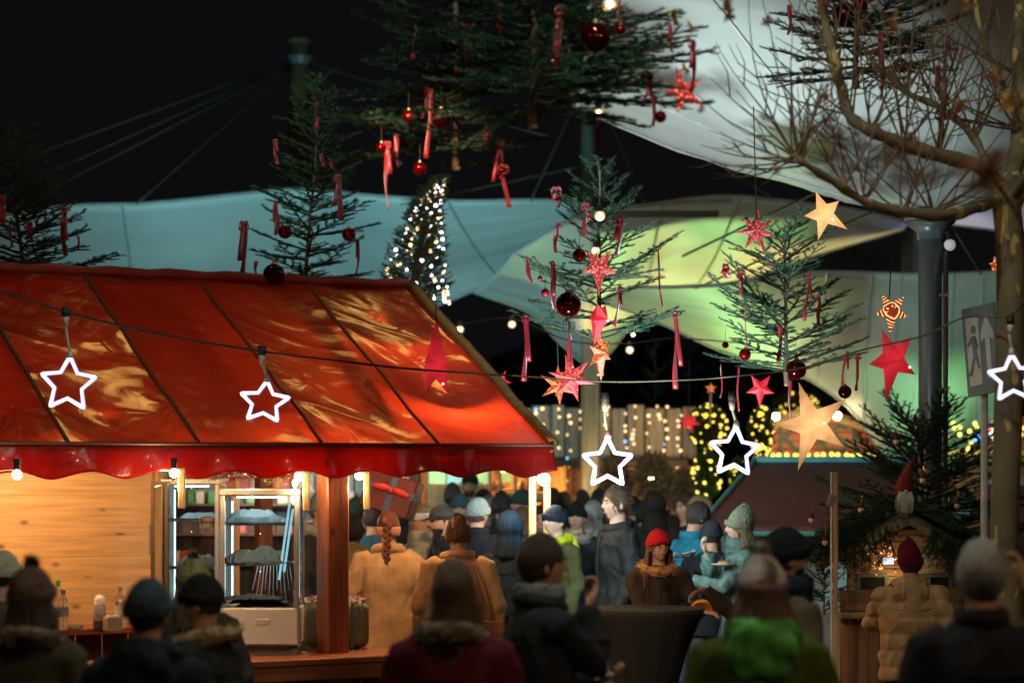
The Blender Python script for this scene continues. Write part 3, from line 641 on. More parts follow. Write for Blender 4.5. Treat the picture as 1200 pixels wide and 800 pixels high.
single('garland', gl, rm, 'shiny red and copper garland strung behind the glass cases', 'garland')
wl_ = pt_lamp('booth_lamp', 'bright lamp with white shade between the big glass case and the red post', P(349, 566, 19.6), 14, (1, .8, .6), .06)
sh = MB(); c = P(356, 563, 19.55); sh.tube([c, c-V((0, 0, .09))], [.035, .09], 14, cap=False); part('lamp_shade', sh, M('shade_white', (.8, .78, .72), .5, transl=.4), wl_, solid=.003)
# ------------------------------------------------------------------ brown-roofed kiosk on the right
k1 = thing('kiosk', 'low kiosk with a plain brown sloping roof, teal ridge and pale walls', 'kiosk', (P(950, 0, 20).x, 20, 0))
roofm = M('brown_roof', (.115, .032, .028), .5, var=.12, vs=2, bump=.1, bs=8)
a, b_, c_, d_ = P(886, 541, 21), P(1075, 541, 21), P(818, 622, 19.3), P(1110, 622, 19.3)
def kr(u, v): return (a.lerp(b_, u)).lerp(c_.lerp(d_, u), v)+V((0, 0, .006*noise.noise(V((u*4, v*3, 1)))))
part('roof', MB().grid(kr, 20, 12), roofm, k1, smooth=True, solid=.03, normals=False)
e, f = V((a.x+.1, 23.0, c_.z)), V((b_.x+.1, 23.0, c_.z))
part('roof', MB().add([a, b_, f, e], [(0, 1, 2, 3)]), roofm, k1, solid=.03)
part('ridge_cap', MB().box((a+b_)/2+V((0, 0, .01)), ((b_-a).length+.06, .1, .075), bev=.01), M('teal_trim', (.10, .42, .46), .45), k1)
part('verge_trim', MB().tube([a+V((-.01, -.02, .02)), c_+V((-.01, -.02, .02))], .022, 6), M('verge_green', (.10, .22, .17), .5), k1)
part('gutter', MB().tube([c_-V((0, .02, .02)), d_-V((0, .02, .02))], .022, 6), M('verge_green', (.10, .22, .17), .5), k1)
wallm = M('kiosk_wall', (.36, .46, .46), .6, var=.12, vs=3)
x0, x1 = P(852, 0, 19.6).x, P(1105, 0, 19.6).x
for i in range(8):
    xa = x0+(x1-x0)*i/8; part('wall_panel', MB().box((xa+(x1-x0)/16, 19.62, .77), ((x1-x0)/8-.006, .04, 1.5), bev=.006), wallm, k1)
part('wall_panel', MB().box((x0+.03, 20.9, .77), (.04, 2.5, 1.5)), wallm, k1); part('wall_panel', MB().box((x1-.03, 20.9, .77), (.04, 2.5, 1.5)), wallm, k1)
# ------------------------------------------------------------------ red lettered booth on the right
D3 = 26.0
b3 = thing('market_booth', 'red boarded booth with dark green lettering and yellow fairy lights', 'market booth', (P(1040, 0, D3).x, D3, 0))
redb = wood('red_board', (.42, .085, .045), 'x', .6, False, .3)
for i in range(5): bx('sign_board', 884, 488+9.4*i, 1290, 496.9+9.4*i, D3, .03, redb, b3, .004)
me = text_mesh('KÄSESPÄTZLE', S(45, D3)*1.08, .006); o = bpy.data.objects.new('lettering', me); me.materials.append(M('letter_green', (.05, .07, .04), .6)); col.objects.link(o); o.parent = b3
o.location = MW[b3.name].inverted() @ (P(908, 531, D3)-V((0, .03, 0))); o.rotation_euler = (R(90), 0, 0); MW[o.name] = MW[b3.name]
bx('barge_board', 884, 536, 1290, 541, D3-.05, .08, dkx, b3)
for i in range(14): bx('wall_board', 880+30*i, 545, 908.6+30*i, 760, D3+.1, .04, wood('wall_redbrown', (.20, .06, .04), 'z', .6, False), b3)
roofw = wood('roof_edge', (.5, .3, .14), 'x', .6, False)
p0, p1, p2 = P(880, 508, D3-.1), P(950, 478, D3-.1), P(1030, 505, D3-.1)
part('gable_board', MB().tube([p0, p1], .05, 4), roofw, b3); part('gable_board', MB().tube([p1, p2], .05, 4), roofw, b3)
bx('rail', 1108, 527, 1290, 533, 24.0, .1, orangew, b3)
bx('side_rail', 1146, 557, 1290, 567, 22.5, .06, M('rail_grey', (.2, .22, .23), .5), b3); bx('side_wall', 1150, 568, 1290, 800, 22.6, .05, wood('side_maroon', (.14, .025, .025), 'z', .5, False), b3)
fy = bulb_mesh('bulb', fairyy); fw = bulb_mesh('bulb', bulbm)
s1 = thing('fairy_lights', 'row of yellow fairy lights along the foot of the red lettered sign', 'fairy lights', P(960, 534, 25.7)); pts = []
for i in range(19):
    q = P(888+8.6*i+rnd.uniform(-1.5, 1.5), 533+rnd.uniform(-1, 1), 25.6); pts.append(q); place('bulb', fy, q, s1, scale=.026)
part('strand', MB().tube(pts, .005, 4), wire, s1)
s2 = thing('fairy_lights', 'yellow fairy lights hung in short strands either side of the plane trunk', 'fairy lights', P(1150, 510, 23.8)); 
for i in range(13):
    px = 1100+9*i+rnd.uniform(-2, 2); y = 498+rnd.uniform(-4, 8); pts = []
    for j in range(rnd.randint(2, 4)): q = P(px+rnd.uniform(-2, 2), y, 23.8); pts.append(q); place('bulb', fy, q, s2, scale=.022); y += rnd.uniform(5, 9)
    part('strand', MB().tube(pts, .004, 4), wire, s2)
for px, y, r, txt in ((909, 488, .055, 'beside the yellow lit shrub'), (981, 487, .06, 'above the lettering, by the big cream star'), (897, 524, .06, 'at the kiosk ridge end'), (1147, 489, .06, 'behind the exit sign post')):
    q = P(px, y, 25.2); pt_lamp('globe_lamp', 'white globe lamp of the red booth, '+txt, q, 7, (1, .72, .4), r, group='globe lamps of the red booth')
# blue lit stall decoration behind the exit sign
bd = thing('light_decoration', 'blue and white glowing ornament cluster behind the exit sign post', 'light decoration', P(1152, 492, 25)); 
part('panel', MB().box(P(1152, 494, 25.1), (S(40, 25), .04, S(44, 25)), bev=.01), M('deco_dark', (.03, .05, .10), .5), bd)
bme = bulb_mesh('blue_light', M('deco_blue', (.1, .35, 1), emit=2.2, ecol=(.12, .38, 1), var=0)); bwh = bulb_mesh('white_light', M('deco_white', (.8, .9, 1), emit=4, ecol=(.75, .85, 1), var=0)); brd = bulb_mesh('red_light', M('deco_red', (1, .2, .1), emit=2.5, ecol=(1, .15, .06), var=0))
for i in range(34):
    q = P(1152+rnd.uniform(-18, 18), 494+rnd.uniform(-19, 19), 25.0); mm = rnd.choice((bme, bme, bme, bwh, brd)); place(mm.name.split('.')[0], mm, q, bd, scale=rnd.uniform(.02, .045))
# ------------------------------------------------------------------ nativity hut on the right
D4 = 17.1
hut = thing('nativity_hut', 'little wooden nativity hut with a fir covered gable roof on a plank base', 'nativity hut', (P(1055, 0, D4).x, D4, 0))
hutw = wood('hut_board', (.42, .25, .12), 'x', .6, True, .3); hutz = wood('hut_base', (.26, .12, .055), 'z', .6, True, .35)
pk = P(1062, 604, D4); pl_ = P(956, 657, D4); pr_ = P(1150, 652, D4)
for p_, nm in ((pl_, 1), (pr_, 2)):
    back = V((0, 1.3, 0)); part('roof_slope', MB().add([pk+V((0, -.1, 0)), p_+V((0, -.1, 0)), p_+back, pk+back], [(0, 1, 2, 3)]), wood('hut_roof', (.12, .08, .05), 'y', .8, False), hut, solid=.05)
    part('barge_board', MB().tube([pk+V((0, -.13, -.02)), p_+V((0, -.13, -.02))], .038, 4), wood('hut_barge', (.16, .13, .07), 'x', .7, False), hut)
    for k in range(13 if nm == 1 else 6):
        q = pk.lerp(p_, (k+1.6)/15.5 if nm == 1 else (k+4)/15)+V((0, -.165, -.022)); dr = (p_-pk).normalized(); ang = math.atan2(dr.z, dr.x)
        part('batten', MB().box(q, (.017, .012, .055), Matrix.Rotation(-ang+.25, 3, 'Y'), bev=.003), wood('batten_pale', (.26, .23, .15), 'z', .6, False), hut)
for i in range(5):
    y0 = 648+9*i; bx('wall_board', 992, y0, 1122, y0+8.6, D4, .03, hutw, hut, .004)
for i in range(4): bx('gable_board', 1010+14*i, 641-7*i, 1122-10*i, 647.6-7*i, D4, .03, hutw, hut, .003)
tealf = M('frame_teal', (.12, .19, .18), .6); dark = M('opening_dark', (.012, .012, .012), .9)
bx('window', 1008, 676, 1036, 690, D4-.022, .012, dark, hut, 0); bx('window', 1090, 676, 1112, 690, D4-.022, .012, dark, hut, 0)
for x0_, x1_ in ((1004, 1040), (1086, 1116)):
    bx('window_frame', x0_, 672, x1_, 676, D4-.03, .03, tealf, hut, .002); bx('window_frame', x0_, 676, x0_+4, 690, D4-.03, .03, tealf, hut, .002); bx('window_frame', x1_-4, 676, x1_, 690, D4-.03, .03, tealf, hut, .002)
bx('sign_panel', 1074, 648, 1107, 672, D4-.03, .02, wood('sign_pale', (.55, .4, .24), 'x', .6, False), hut)
me = text_mesh('ol', S(17, D4), .002); me.transform(Matrix.Shear('XZ', 4, (.0, 0)) @ Matrix.Identity(4)); o = bpy.data.objects.new('lettering', me); me.materials.append(M('letter_cream', (.75, .66, .5), .6)); col.objects.link(o); o.parent = hut; o.location = MW[hut.name].inverted() @ (P(1083, 667, D4)-V((0, .043, 0))); o.rotation_euler = (R(90), 0, 0); MW[o.name] = MW[hut.name]
bx('shelf_board', 984, 691, 1128, 716, D4-.10, .05, wood('hut_apron', (.18, .10, .05), 'x', .6), hut); bx('sill', 982, 717, 1130, 724, D4-.16, .16, wood('hut_sill', (.30, .17, .08), 'x', .5), hut)
for i in range(13): bx('base_board', 984+11.3*i, 725, 994.6+11.3*i, 870, D4-.08, .03, hutz, hut, .003)
pt_lamp('hut_lamp', 'tiny warm lamp tucked under the nativity hut gable', P(1048, 655, D4-.14), .5, (1, .6, .25), .012)
tin = bulb_mesh('bulb', M('hut_glint', (1, .5, .2), emit=2, ecol=(1, .42, .15), var=0)); hs = thing('fairy_lights', 'tiny copper coloured fairy lights in the nativity hut beside the phone', 'fairy lights', P(1036, 660, D4-.1)); pts = []
for i in range(34): q = P(1036+rnd.gauss(0, 10), 657+rnd.gauss(0, 8), D4-.05-rnd.random()*.06); pts.append(q); place('bulb', tin, q, hs, scale=rnd.choice((.004, .006)))
pts.sort(key=lambda v: v.x); part('strand', MB().tube(pts, .0015, 4), wire, hs)
# straw stars on the wall
for px, y in ((1008, 662), (1019, 668)):
    mb = MB(); c = P(px, y, D4-.03)
    for k in range(6): a_ = PI*k/6; d = V((math.cos(a_), 0, math.sin(a_)))*.035; mb.tube([c-d, c+d], .003, 4)
    single('straw_star', mb, M('straw', (.6, .42, .18), .6), 'small straw star on the hut wall '+('left' if px == 1008 else 'right')+' of the pair under the fir boughs', 'straw star', 'straw stars on the hut')
# gnome on the hut roof
g0 = P(1060, 607, 16.95); gn = thing('gnome', 'bearded gnome doll with tall bent red cap sitting on the fir boughs of the hut', 'gnome doll', g0)
part('body', MB().ball(g0+V((0, 0, .10)), (.068, .055, .11), 14, 10), M('gnome_grey', (.16, .13, .13), .9, bump=.5, bs=80), gn, smooth=True)
bd_ = MB()
for i in range(60):
    a_ = random.uniform(-.9, .9); r = random.uniform(.02, .06); top = g0+V((r*math.sin(a_)*1.0, -.05-.02*math.cos(a_), .185)); bd_.tube([top, top+V((r*math.sin(a_)*.4, -.015, -.05)), top+V((random.uniform(-.015, .015), .0, -random.uniform(.09, .15)))], [.008, .007, .002], 5)
part('beard', bd_, M('beard_white', (.62, .6, .58), .9), gn, smooth=True)
part('nose', MB().ball(g0+V((0, -.075, .19)), .014, 8, 6), M('gnome_skin', (.6, .3, .2), .5), gn, smooth=True)
part('cap', MB().tube([g0+V((0, 0, .17)), g0+V((0, 0, .21)), g0+V((.005, 0, .27)), g0+V((.022, 0, .33)), g0+V((.05, 0, .39)), g0+V((.075, 0, .425))], [.066, .07, .05, .03, .016, .005], 14), M('gnome_red', (.18, .012, .02), .9, bump=.5, bs=90), gn, smooth=True)
# stake with small pink notice
s0 = P(977, 553, 16.6); sg = thing('stake_sign', 'thin timber stake carrying a small pink notice beside the hut', 'sign', (s0.x, 16.6, 0))
part('stake', MB().box((s0.x+.012, 16.6, s0.z/2), (.03, .03, s0.z), bev=.003), wood('stake_wood', (.5, .32, .15), 'z', .6, False), sg); part('rod', MB().tube([(s0.x-.018, 16.59, .2), (s0.x-.018, 16.59, s0.z)], .007, 6), M('rod_white', (.7, .7, .66), .4), sg)
q = P(975, 586, 16.57); rot = Matrix.Rotation(R(-34), 3, 'Y') @ Matrix.Rotation(R(25), 3, 'Z')
part('notice', MB().box(q, (.075, .008, .085), Matrix.Rotation(R(18), 3, 'Y') @ Matrix.Rotation(R(35), 3, 'Z'), bev=.002), M('notice_pink', (.62, .40, .46), .6, var=.1), sg)
# exit sign
q = P(1150, 410, 16.2); ex = thing('exit_sign', 'grey green emergency exit sign with white running man and upward arrow', 'sign', (q.x, q.y, 0))
XR = Matrix.Rotation(R(-38), 4, 'Z') @ Matrix.Diagonal((.72, 1, 1, 1)) @ Matrix.Rotation(R(-7), 4, 'Y')
XW = Matrix.Translation(q) @ XR
def xp(mb): mb.v = [tuple(XW @ V(v)) for v in mb.v]; return mb
part('panel', xp(MB().box((0, 0, 0), (.34, .022, .60), bev=.006)), M('sign_green', (.25, .35, .37), .45, var=.08), ex)
wm = M('sign_white', (.85, .87, .85), .5, var=.05)
def flat(poly, y=-.0125, th=.002): 
    mb = MB(); mb.prism(poly, y-th, y); return xp(mb)
# door with the runner cut dark on it, arrow at the side
part('door_mark', flat([(-.135, -.23), (-.005, -.23), (-.005, .23), (-.135, .23)]), wm, ex)
gd = M('sign_green', (.25, .35, .37))
part('runner_mark', xp(MB().tube([(-.055, -.0155, .145), (-.055, -.0185, .145)], .028, 14)), gd, ex)
for poly in ([(-.085, .10), (-.04, .105), (-.03, -.02), (-.075, -.03)], [(-.04, .10), (-.012, .02), (-.022, .01), (-.06, .07)], [(-.085, .10), (-.128, .05), (-.125, .03), (-.08, .06)],
             [(-.03, -.02), (-.012, -.12), (-.035, -.125), (-.06, -.03)], [(-.075, -.03), (-.045, -.03), (-.098, -.16), (-.128, -.15)], [(-.098, -.16), (-.098, -.14), (-.132, -.14), (-.132, -.165)]):
    part('runner_mark', flat(poly, -.0145), gd, ex)
part('arrow_mark', flat([(.055, -.20), (.10, -.20), (.10, .08), (.145, .05), (.145, .10), (.0775, .23), (.01, .10), (.01, .05), (.055, .08)]), wm, ex)
part('sign_post', MB().tube([(q.x+.03, q.y+.05, 0), (q.x+.03, q.y+.05, q.z+.2)], .025, 10), M('post_white', (.6, .6, .58), .5), ex)
# ------------------------------------------------------------------ firs
bark = wood('fir_bark', (.10, .065, .04), 'z', .9, False); bark2 = wood('twig_bark', (.045, .035, .022), 'z', .9, False)
cutw = M('cut_wood', (.38, .26, .13), .7)
def needle_mat(name, c):
    return M(name, c, .5, var=.45, vs=2.2, spec=.4)
NEEDLE = needle_mat('needle_green', (.018, .066, .030)); NEEDLE_D = needle_mat('needle_dark', (.03, .075, .045)); NEEDLE_Y = needle_mat('needle_yellow', (.05, .07, .015))
def needles(segs, dens, ln, wd, rg, up=.25):
    """thin needles combed along twig segments (a, b, side normal)"""
    A_ = np.array([s[0] for s in segs]); B_ = np.array([s[1] for s in segs]); N_ = np.array([s[2] for s in segs]); L_ = np.linalg.norm(B_-A_, axis=1)
    cnt = np.maximum(2, (L_*dens).astype(int)); idx = np.repeat(np.arange(len(segs)), cnt); n = len(idx)
    t = rg.random(n)[:, None]; d = (B_-A_)[idx]/L_[idx][:, None]; p = A_[idx]+(B_-A_)[idx]*t
    side = np.cross(d, N_[idx]); side /= np.linalg.norm(side, axis=1)[:, None]+1e-9; nn = np.cross(side, d)
    sg = np.where(rg.random(n) < .5, -1., 1.)[:, None]; el = rg.uniform(-.35, 1.15, n)[:, None]
    out = side*sg*np.cos(el)+nn*np.sin(el); fw = rg.uniform(.45, .95, n)[:, None]
    v = d*fw+out*.8; v /= np.linalg.norm(v, axis=1)[:, None]; l = (ln*rg.uniform(.7, 1.15, n))[:, None]
    w_ = np.cross(v, rg.normal(size=(n, 3))); w_ /= np.linalg.norm(w_, axis=1)[:, None]+1e-9; w_ *= wd/2
    vs = np.empty((n*3, 3)); vs[0::3] = p-w_; vs[1::3] = p+w_; vs[2::3] = p+v*l
    return vs, n
def mesh_np(name, vs, n3):
    me = bpy.data.meshes.new(name); me.from_pydata(vs, [], np.arange(n3*3).reshape(-1, 3)); return me
def branch(base, d, L, rg, segs, tubes, tip_up=.18, dens=1.0, r0=None):
    """one fir branch: a curving stem with flat sprays of side twigs"""
    d = V(d).normalized(); pts = [V(base)]; n = 7; cur = d.copy()
    for i in range(n):
        cur = (cur+V((0, 0, tip_up/n))+V(rg.normal(size=3))*.045).normalized(); pts.append(pts[-1]+cur*L/n)
    r = r0 or .006+.006*L; tubes.append((pts, [r*(1-.8*i/n) for i in range(n+1)]))
    for a, b_ in zip(pts[1:], pts[2:]): segs.append((a, b_, V((0, 0, 1))))
    step = .055/dens; s = .16*L
    k = 0
    while s < L*.98:
        f = s/L; i = min(n-1, int(f*n)); p = pts[i].lerp(pts[i+1], f*n-i); dd = (pts[i+1]-pts[i]).normalized()
        side = dd.cross(V((0, 0, 1))).normalized()*(1 if k % 2 else -1)
        l2 = (.42*L*(1-f)**.8+.05)*rg.uniform(.6, 1.15); l2 = min(l2, .5)
        e = (dd*.75+side*rg.uniform(.65, .95)+V((0, 0, rg.uniform(-.18, .10)))).normalized()
        q = p+e*l2*.55; q2 = q+(e+dd*.25+V((0, 0, .05))).normalized()*l2*.45; nn = V((0, 0, 1))
        segs.append((p, q, nn)); segs.append((q, q2, nn)); tubes.append(([p, q, q2], [r*.4, r*.3, .0012]))
        if l2 > .16:
            m_ = int(l2/.06)
            for j in range(m_):
                g = (j+.8)/(m_+.6); pp = p.lerp(q2, g); s3 = e.cross(V((0, 0, 1))).normalized()*(1 if j % 2 else -1)
                l3 = (.32*l2*(1-g)+.03)*rg.uniform(.7, 1.1); e3 = (e*.8+s3*.75+V((0, 0, rg.uniform(-.12, .08)))).normalized(); segs.append((pp, pp+e3*l3, nn))
        s += step*rg.uniform(.7, 1.3); k += 1
def fir(label, apex, base, R0, nb, seed, mat_=None, lo=.1, el=(0.0, .75), dens=1.25, nd=560, nl=.024, extra=(), kind_pow=.85, whorl=5, tip=.18, top_len=.22, trunk_r=.022, group=None, cut=True, name='fir_tree', wd=.0044, cat='fir tree', bias=None):
    rg = np.random.default_rng(seed); apex = V(apex); base = V(base); H = (apex-base).length
    t = thing(name, label, cat, base, 0, group); segs = []; tubes = []
    k = 0; ang = rg.uniform(0, 6)
    for i in range(nb):
        f = lo+(1-lo)*(i/nb)**.95*.97; f = min(.985, f+rg.uniform(-.015, .015)); p = base.lerp(apex, f)
        if i % whorl == 0: ang += rg.uniform(.4, .9)
        a = ang+2*PI*(i % whorl)/whorl+rg.uniform(-.25, .25)
        L = R0*((1-f)**kind_pow)*rg.uniform(.72, 1.1)+.05
        if bias: L *= 1+bias*math.cos(a)
        e = el[0]+(el[1]-el[0])*f+rg.uniform(-.12, .12); d = V((math.cos(a)*math.cos(e), math.sin(a)*math.cos(e), math.sin(e)))
        branch(p, d, L, rg, segs, tubes, tip, dens)
    for b0, b1 in extra:
        b0 = V(b0); b1 = V(b1); branch(b0, b1-b0-V((0, 0, .04)), (b1-b0).length, rg, segs, tubes, .12, dens)
    segs.append((base.lerp(apex, .9), apex, V((0, 1, 0))))
    tr = [base.lerp(apex, i/10)+V((rg.uniform(-.008, .008), 0, 0)) for i in range(11)]
    part('trunk', MB().tube(tr, [trunk_r*(1-.85*i/10) for i in range(11)], 8), bark, t, smooth=True)
    if cut: part('cut_end', MB().tube([base-V((0, 0, .002)), base+V((0, 0, .012))], [trunk_r*.9, trunk_r*1.02], 10), cutw, t)
    mb = MB()
    for pts, rr in tubes: mb.tube(pts, rr, 4, cap=False)
    part('branches' if 0 else 'limb', mb, bark2, t, normals=False)
    vs, n = needles(segs, nd, nl, wd, rg); vs = vs-np.array(base)
    me = mesh_np('crown', vs, n); me.materials.append(mat_ or NEEDLE)
    o = bpy.data.objects.new('crown', me); col.objects.link(o); o.parent = t; MW[o.name] = MW[t.name]
    return t
# hung firs (their cut trunk ends show)
fir('big dark fir hung high, its cut trunk end showing above the teal canopy', P(531, -330, 12.3), P(535, 199, 12.3), .64, 100, 11, lo=.02, el=(-.10, .6), trunk_r=.022, kind_pow=.5, bias=-.15,
    extra=((P(530, 90, 12.3), P(428, 62, 12.0)), (P(530, 110, 12.3), P(432, 150, 12.2)), (P(532, 60, 12.3), P(452, 20, 12.1)), (P(530, 130, 12.3), P(455, 190, 12.3)), (P(532, 150, 12.3), P(610, 172, 12.1))))
fir('big fir hung high with many baubles, its cut trunk end beside the green mast', P(630, -360, 11.6), P(624, 150, 11.6), .74, 100, 12, lo=.03, el=(-.05, .6), trunk_r=.024, kind_pow=.5, bias=.2,
    extra=((P(627, 60, 11.6), P(828, 46, 11.3)), (P(626, 90, 11.6), P(838, 66, 11.7)), (P(626, 112, 11.6), P(836, 112, 11.4)), (P(626, 118, 11.6), P(760, 158, 11.6)), (P(628, 20, 11.6), P(800, 20, 11.4)), (P(626, 120, 11.6), P(720, 135, 11.2)), (P(626, 90, 11.6), P(800, 92, 11.2)), (P(626, 118, 11.6), P(545, 165, 11.6))))
fir('slender sparse fir hung in front of the teal canopy above the red roof', P(376, 84, 17.6), P(357, 352, 17.6), .56, 72, 13, lo=.0, el=(.02, .65), kind_pow=.62, trunk_r=.016)
fir('fir hung between the bulbs with red lantern stars below it', P(702, 188, 15.6), P(703, 440, 15.6), .56, 30, 14, lo=.2, el=(-.02, .7), kind_pow=.5, trunk_r=.02, extra=((P(702, 398, 15.6), P(800, 362, 15.4)), (P(702, 396, 15.6), P(598, 366, 15.5)), (P(702, 360, 15.6), P(612, 298, 15.4)), (P(702, 330, 15.6), P(795, 282, 15.8)), (P(702, 262, 15.6), P(752, 218, 15.7)), (P(702, 400, 15.6), P(640, 380, 15.3)), (P(702, 330, 15.6), P(770, 305, 15.3))))
fir('broad fir with upswept boughs hung before the low grey canopy', P(919, 268, 16.2), P(922, 452, 16.2), .66, 30, 15, lo=.10, el=(.10, .62), kind_pow=.40, trunk_r=.018, extra=((P(921, 415, 16.2), P(1010, 378, 16.0)), (P(921, 438, 16.2), P(1014, 404, 16.0)), (P(921, 400, 16.2), P(822, 335, 16.0)), (P(921, 390, 16.2), P(842, 306, 16.1)), (P(921, 435, 16.2), P(828, 410, 16.2)), (P(921, 380, 16.2), P(982, 330, 16.1))))
fir('dark fir hung behind the bare plane branches under the high canopy', P(1010, -160, 13.7), P(1003, 104, 13.7), .62, 60, 16, mat_=NEEDLE_D, lo=.05, el=(-.02, .6), kind_pow=.5, trunk_r=.018, extra=((P(1003, 78, 13.7), P(886, 84, 13.5)), (P(1003, 60, 13.7), P(1140, 22, 13.5)), (P(1003, 80, 13.7), P(1122, 84, 13.8)), (P(1003, 40, 13.7), P(1120, 46, 13.4))))
fir('dark fir hung at the frame edge above the red roof', P(8, 146, 16.8), P(32, 352, 16.8), .62, 64, 17, mat_=NEEDLE_D, lo=.0, el=(.0, .6), kind_pow=.55, trunk_r=.018, extra=((P(30, 325, 16.8), P(130, 292, 16.6)), (P(30, 300, 16.8), P(100, 262, 16.7)), (P(30, 280, 16.8), P(88, 238, 16.8)), (P(30, 262, 16.8), P(76, 208, 16.8))))
fir('dim fir growing behind the plank fence booth', P(768, 385, 33), P(768, 700, 33), 1.1, 46, 18, mat_=NEEDLE_D, lo=.1, nd=90, nl=.05, wd=.008, cut=False, dens=.6)
fir('broad dim fir with a red ribbon behind the slim dark mast', P(1000, 268, 32), P(1000, 700, 32), 2.6, 70, 19, mat_=NEEDLE_Y, lo=.3, nd=60, nl=.07, wd=.012, cut=False, dens=.45, kind_pow=.7)
# firs round the nativity hut
fir('dark ground fir with small red and white ornaments rising round the steel pole', P(1080, 500, 17.9), P(1082, 690, 17.9), 1.0, 50, 20, mat_=NEEDLE_D, lo=.02, el=(.0, .7), kind_pow=.32, cut=False, extra=((P(1080, 600, 17.7), P(965, 585, 17.2)), (P(1080, 570, 17.8), P(1012, 520, 17.5)), (P(1080, 560, 17.8), P(1166, 545, 17.6)), (P(1080, 600, 17.8), P(1168, 585, 17.4)), (P(1080, 610, 17.8), P(1000, 560, 17.4)), (P(1080, 520, 17.8), P(1046, 470, 17.6)), (P(1080, 520, 17.8), P(1130, 464, 17.6)), (P(1080, 620, 17.8), P(985, 620, 17.4)), (P(1080, 620, 17.8), P(1168, 640, 17.4))))
fir('small young fir in front of the pale kiosk wall beside the stake', P(966, 628, 17.0), P(966, 720, 17.0), .16, 22, 21, lo=.05, el=(.2, .9), kind_pow=.5, cut=False, trunk_r=.008)
# boughs laid over the hut roof
bt = thing('fir_boughs', 'fresh fir boughs laid over the gable of the nativity hut', 'fir boughs', P(1062, 604, D4)); segs = []; tubes = []; rg = np.random.default_rng(8)
for k in range(120):
    u = rg.random(); p_ = pl_ if k % 2 else pr_; q = pk.lerp(p_, u*.9)+V((0, rg.uniform(-.2, .5), .05+rg.uniform(0, .07))); dr = (p_-pk).normalized()
    branch(q, dr*rg.uniform(.3, 1)+V((rg.uniform(-.3, .3), rg.uniform(-.8, .1), rg.uniform(-.05, .22))), rg.uniform(.22, .46), rg, segs, tubes, -.12)
for k in range(40):
    u = rg.uniform(.25, .8); q = pk.lerp(pr_ if k % 3 else pl_, u)+V((0, -.2, .02)); branch(q, V((rg.uniform(-.5, .5), rg.uniform(-.5, 0), rg.uniform(-.9, -.3))), rg.uniform(.14, .26), rg, segs, tubes, -.2)
mb = MB(); [mb.tube(p_, r_, 4, cap=False) for p_, r_ in tubes]; part('limb', mb, bark2, bt, normals=False)
vs, n_ = needles(segs, 520, .024, .0045, rg); me = mesh_np('foliage', vs-np.array(bt.location), n_); me.materials.append(NEEDLE); o = bpy.data.objects.new('foliage', me); col.objects.link(o); o.parent = bt
# green garlands under the red eave
for px0, px1, y, d, txt in ((206, 262, 552, 14.9, 'above the first glass case'), (292, 362, 549, 15.2, 'above the big glass case')):
    g = thing('fir_garland', 'fir garland tied under the red eave '+txt, 'garland', P((px0+px1)/2, y, d), 0, 'fir garlands under the eave'); segs = []; tubes = []; a, b_ = P(px0, y, d), P(px1, y, d+.1)
    for k in range(34):
        branch(a.lerp(b_, rg.random())+V((0, 0, rg.uniform(-.015, .02))), V((rg.uniform(-1, 1), rg.uniform(-.6, .3), rg.uniform(-.5, .1))), rg.uniform(.06, .12), rg, segs, tubes, -.2)
    part('wire_core', MB().tube([a, (a+b_)/2-V((0, 0, .01)), b_], .01, 6), wire, g)
    vs, n_ = needles(segs, 300, .02, .003, rg); me = mesh_np('foliage', vs-np.array(g.location), n_); me.materials.append(needle_mat('needle_garland', (.10, .13, .02))); o = bpy.data.objects.new('foliage', me); col.objects.link(o); o.parent = g
# lit conical fir behind the ridge of the red roof
lt = [P(486, 356, 19.5), P(486, 335, 19.5), P(490, 300, 19.5), P(497, 265, 19.5), P(503, 240, 19.5), P(512, 222, 19.5), P(519, 209, 19.5)]
lw = [S(k, 19.5) for k in (40, 37, 30, 19, 12, 5, 1.5)]
def spine(f): i = min(5, int(f*6)); return lt[i].lerp(lt[i+1], f*6-i), lw[i]+(lw[i+1]-lw[i])*(f*6-i)
ltree = thing('lit_fir', 'clipped conical fir with bent tip wrapped in white fairy lights behind the red roof ridge', 'fir tree', V((lt[0].x, 19.5, 0))); segs = []; tubes = []; rg = np.random.default_rng(31)
part('trunk', MB().tube([V((lt[0].x, 19.5, 0))]+lt, [.05, .045, .04, .03, .02, .012, .008, .004], 8), bark, ltree)
for k in range(420):
    f = rg.random()**.8; c, r = spine(f*.985); a = rg.uniform(0, 2*PI); e = V((math.cos(a), math.sin(a), rg.uniform(.1, .7))); branch(c+e*r*.45, e, r*.55+.05, rg, segs, tubes, .2, .8)
mb = MB(); [mb.tube(p_, r_, 3, cap=False) for p_, r_ in tubes]; part('limb', mb, bark2, ltree, normals=False)
vs, n_ = needles(segs, 190, .028, .008, rg); me = mesh_np('crown', vs-np.array(ltree.location), n_); me.materials.append(NEEDLE_Y); o = bpy.data.objects.new('crown', me); col.objects.link(o); o.parent = ltree
lf = thing('fairy_lights', 'white fairy lights wound round the conical fir behind the red roof', 'fairy lights', lt[2]); pts = []
bc = bulb_mesh('bulb', fairyc); bw_ = bulb_mesh('bulb', fairy)
for k in range(150):
    f = (k/150)**1.25*.995; c, r = spine(f); a = k*2.399963+rg.uniform(-.3, .3); q = c+V((math.cos(a), math.sin(a), 0))*(r*.98+.012); pts.append(q)
    place('bulb', bc if rg.random() < .5 else bw_, q, lf, scale=float(rg.choice([.010, .013, .016])))
part('strand', MB().tube([p_ for i, p_ in enumerate(pts)], .003, 3), wire, lf)
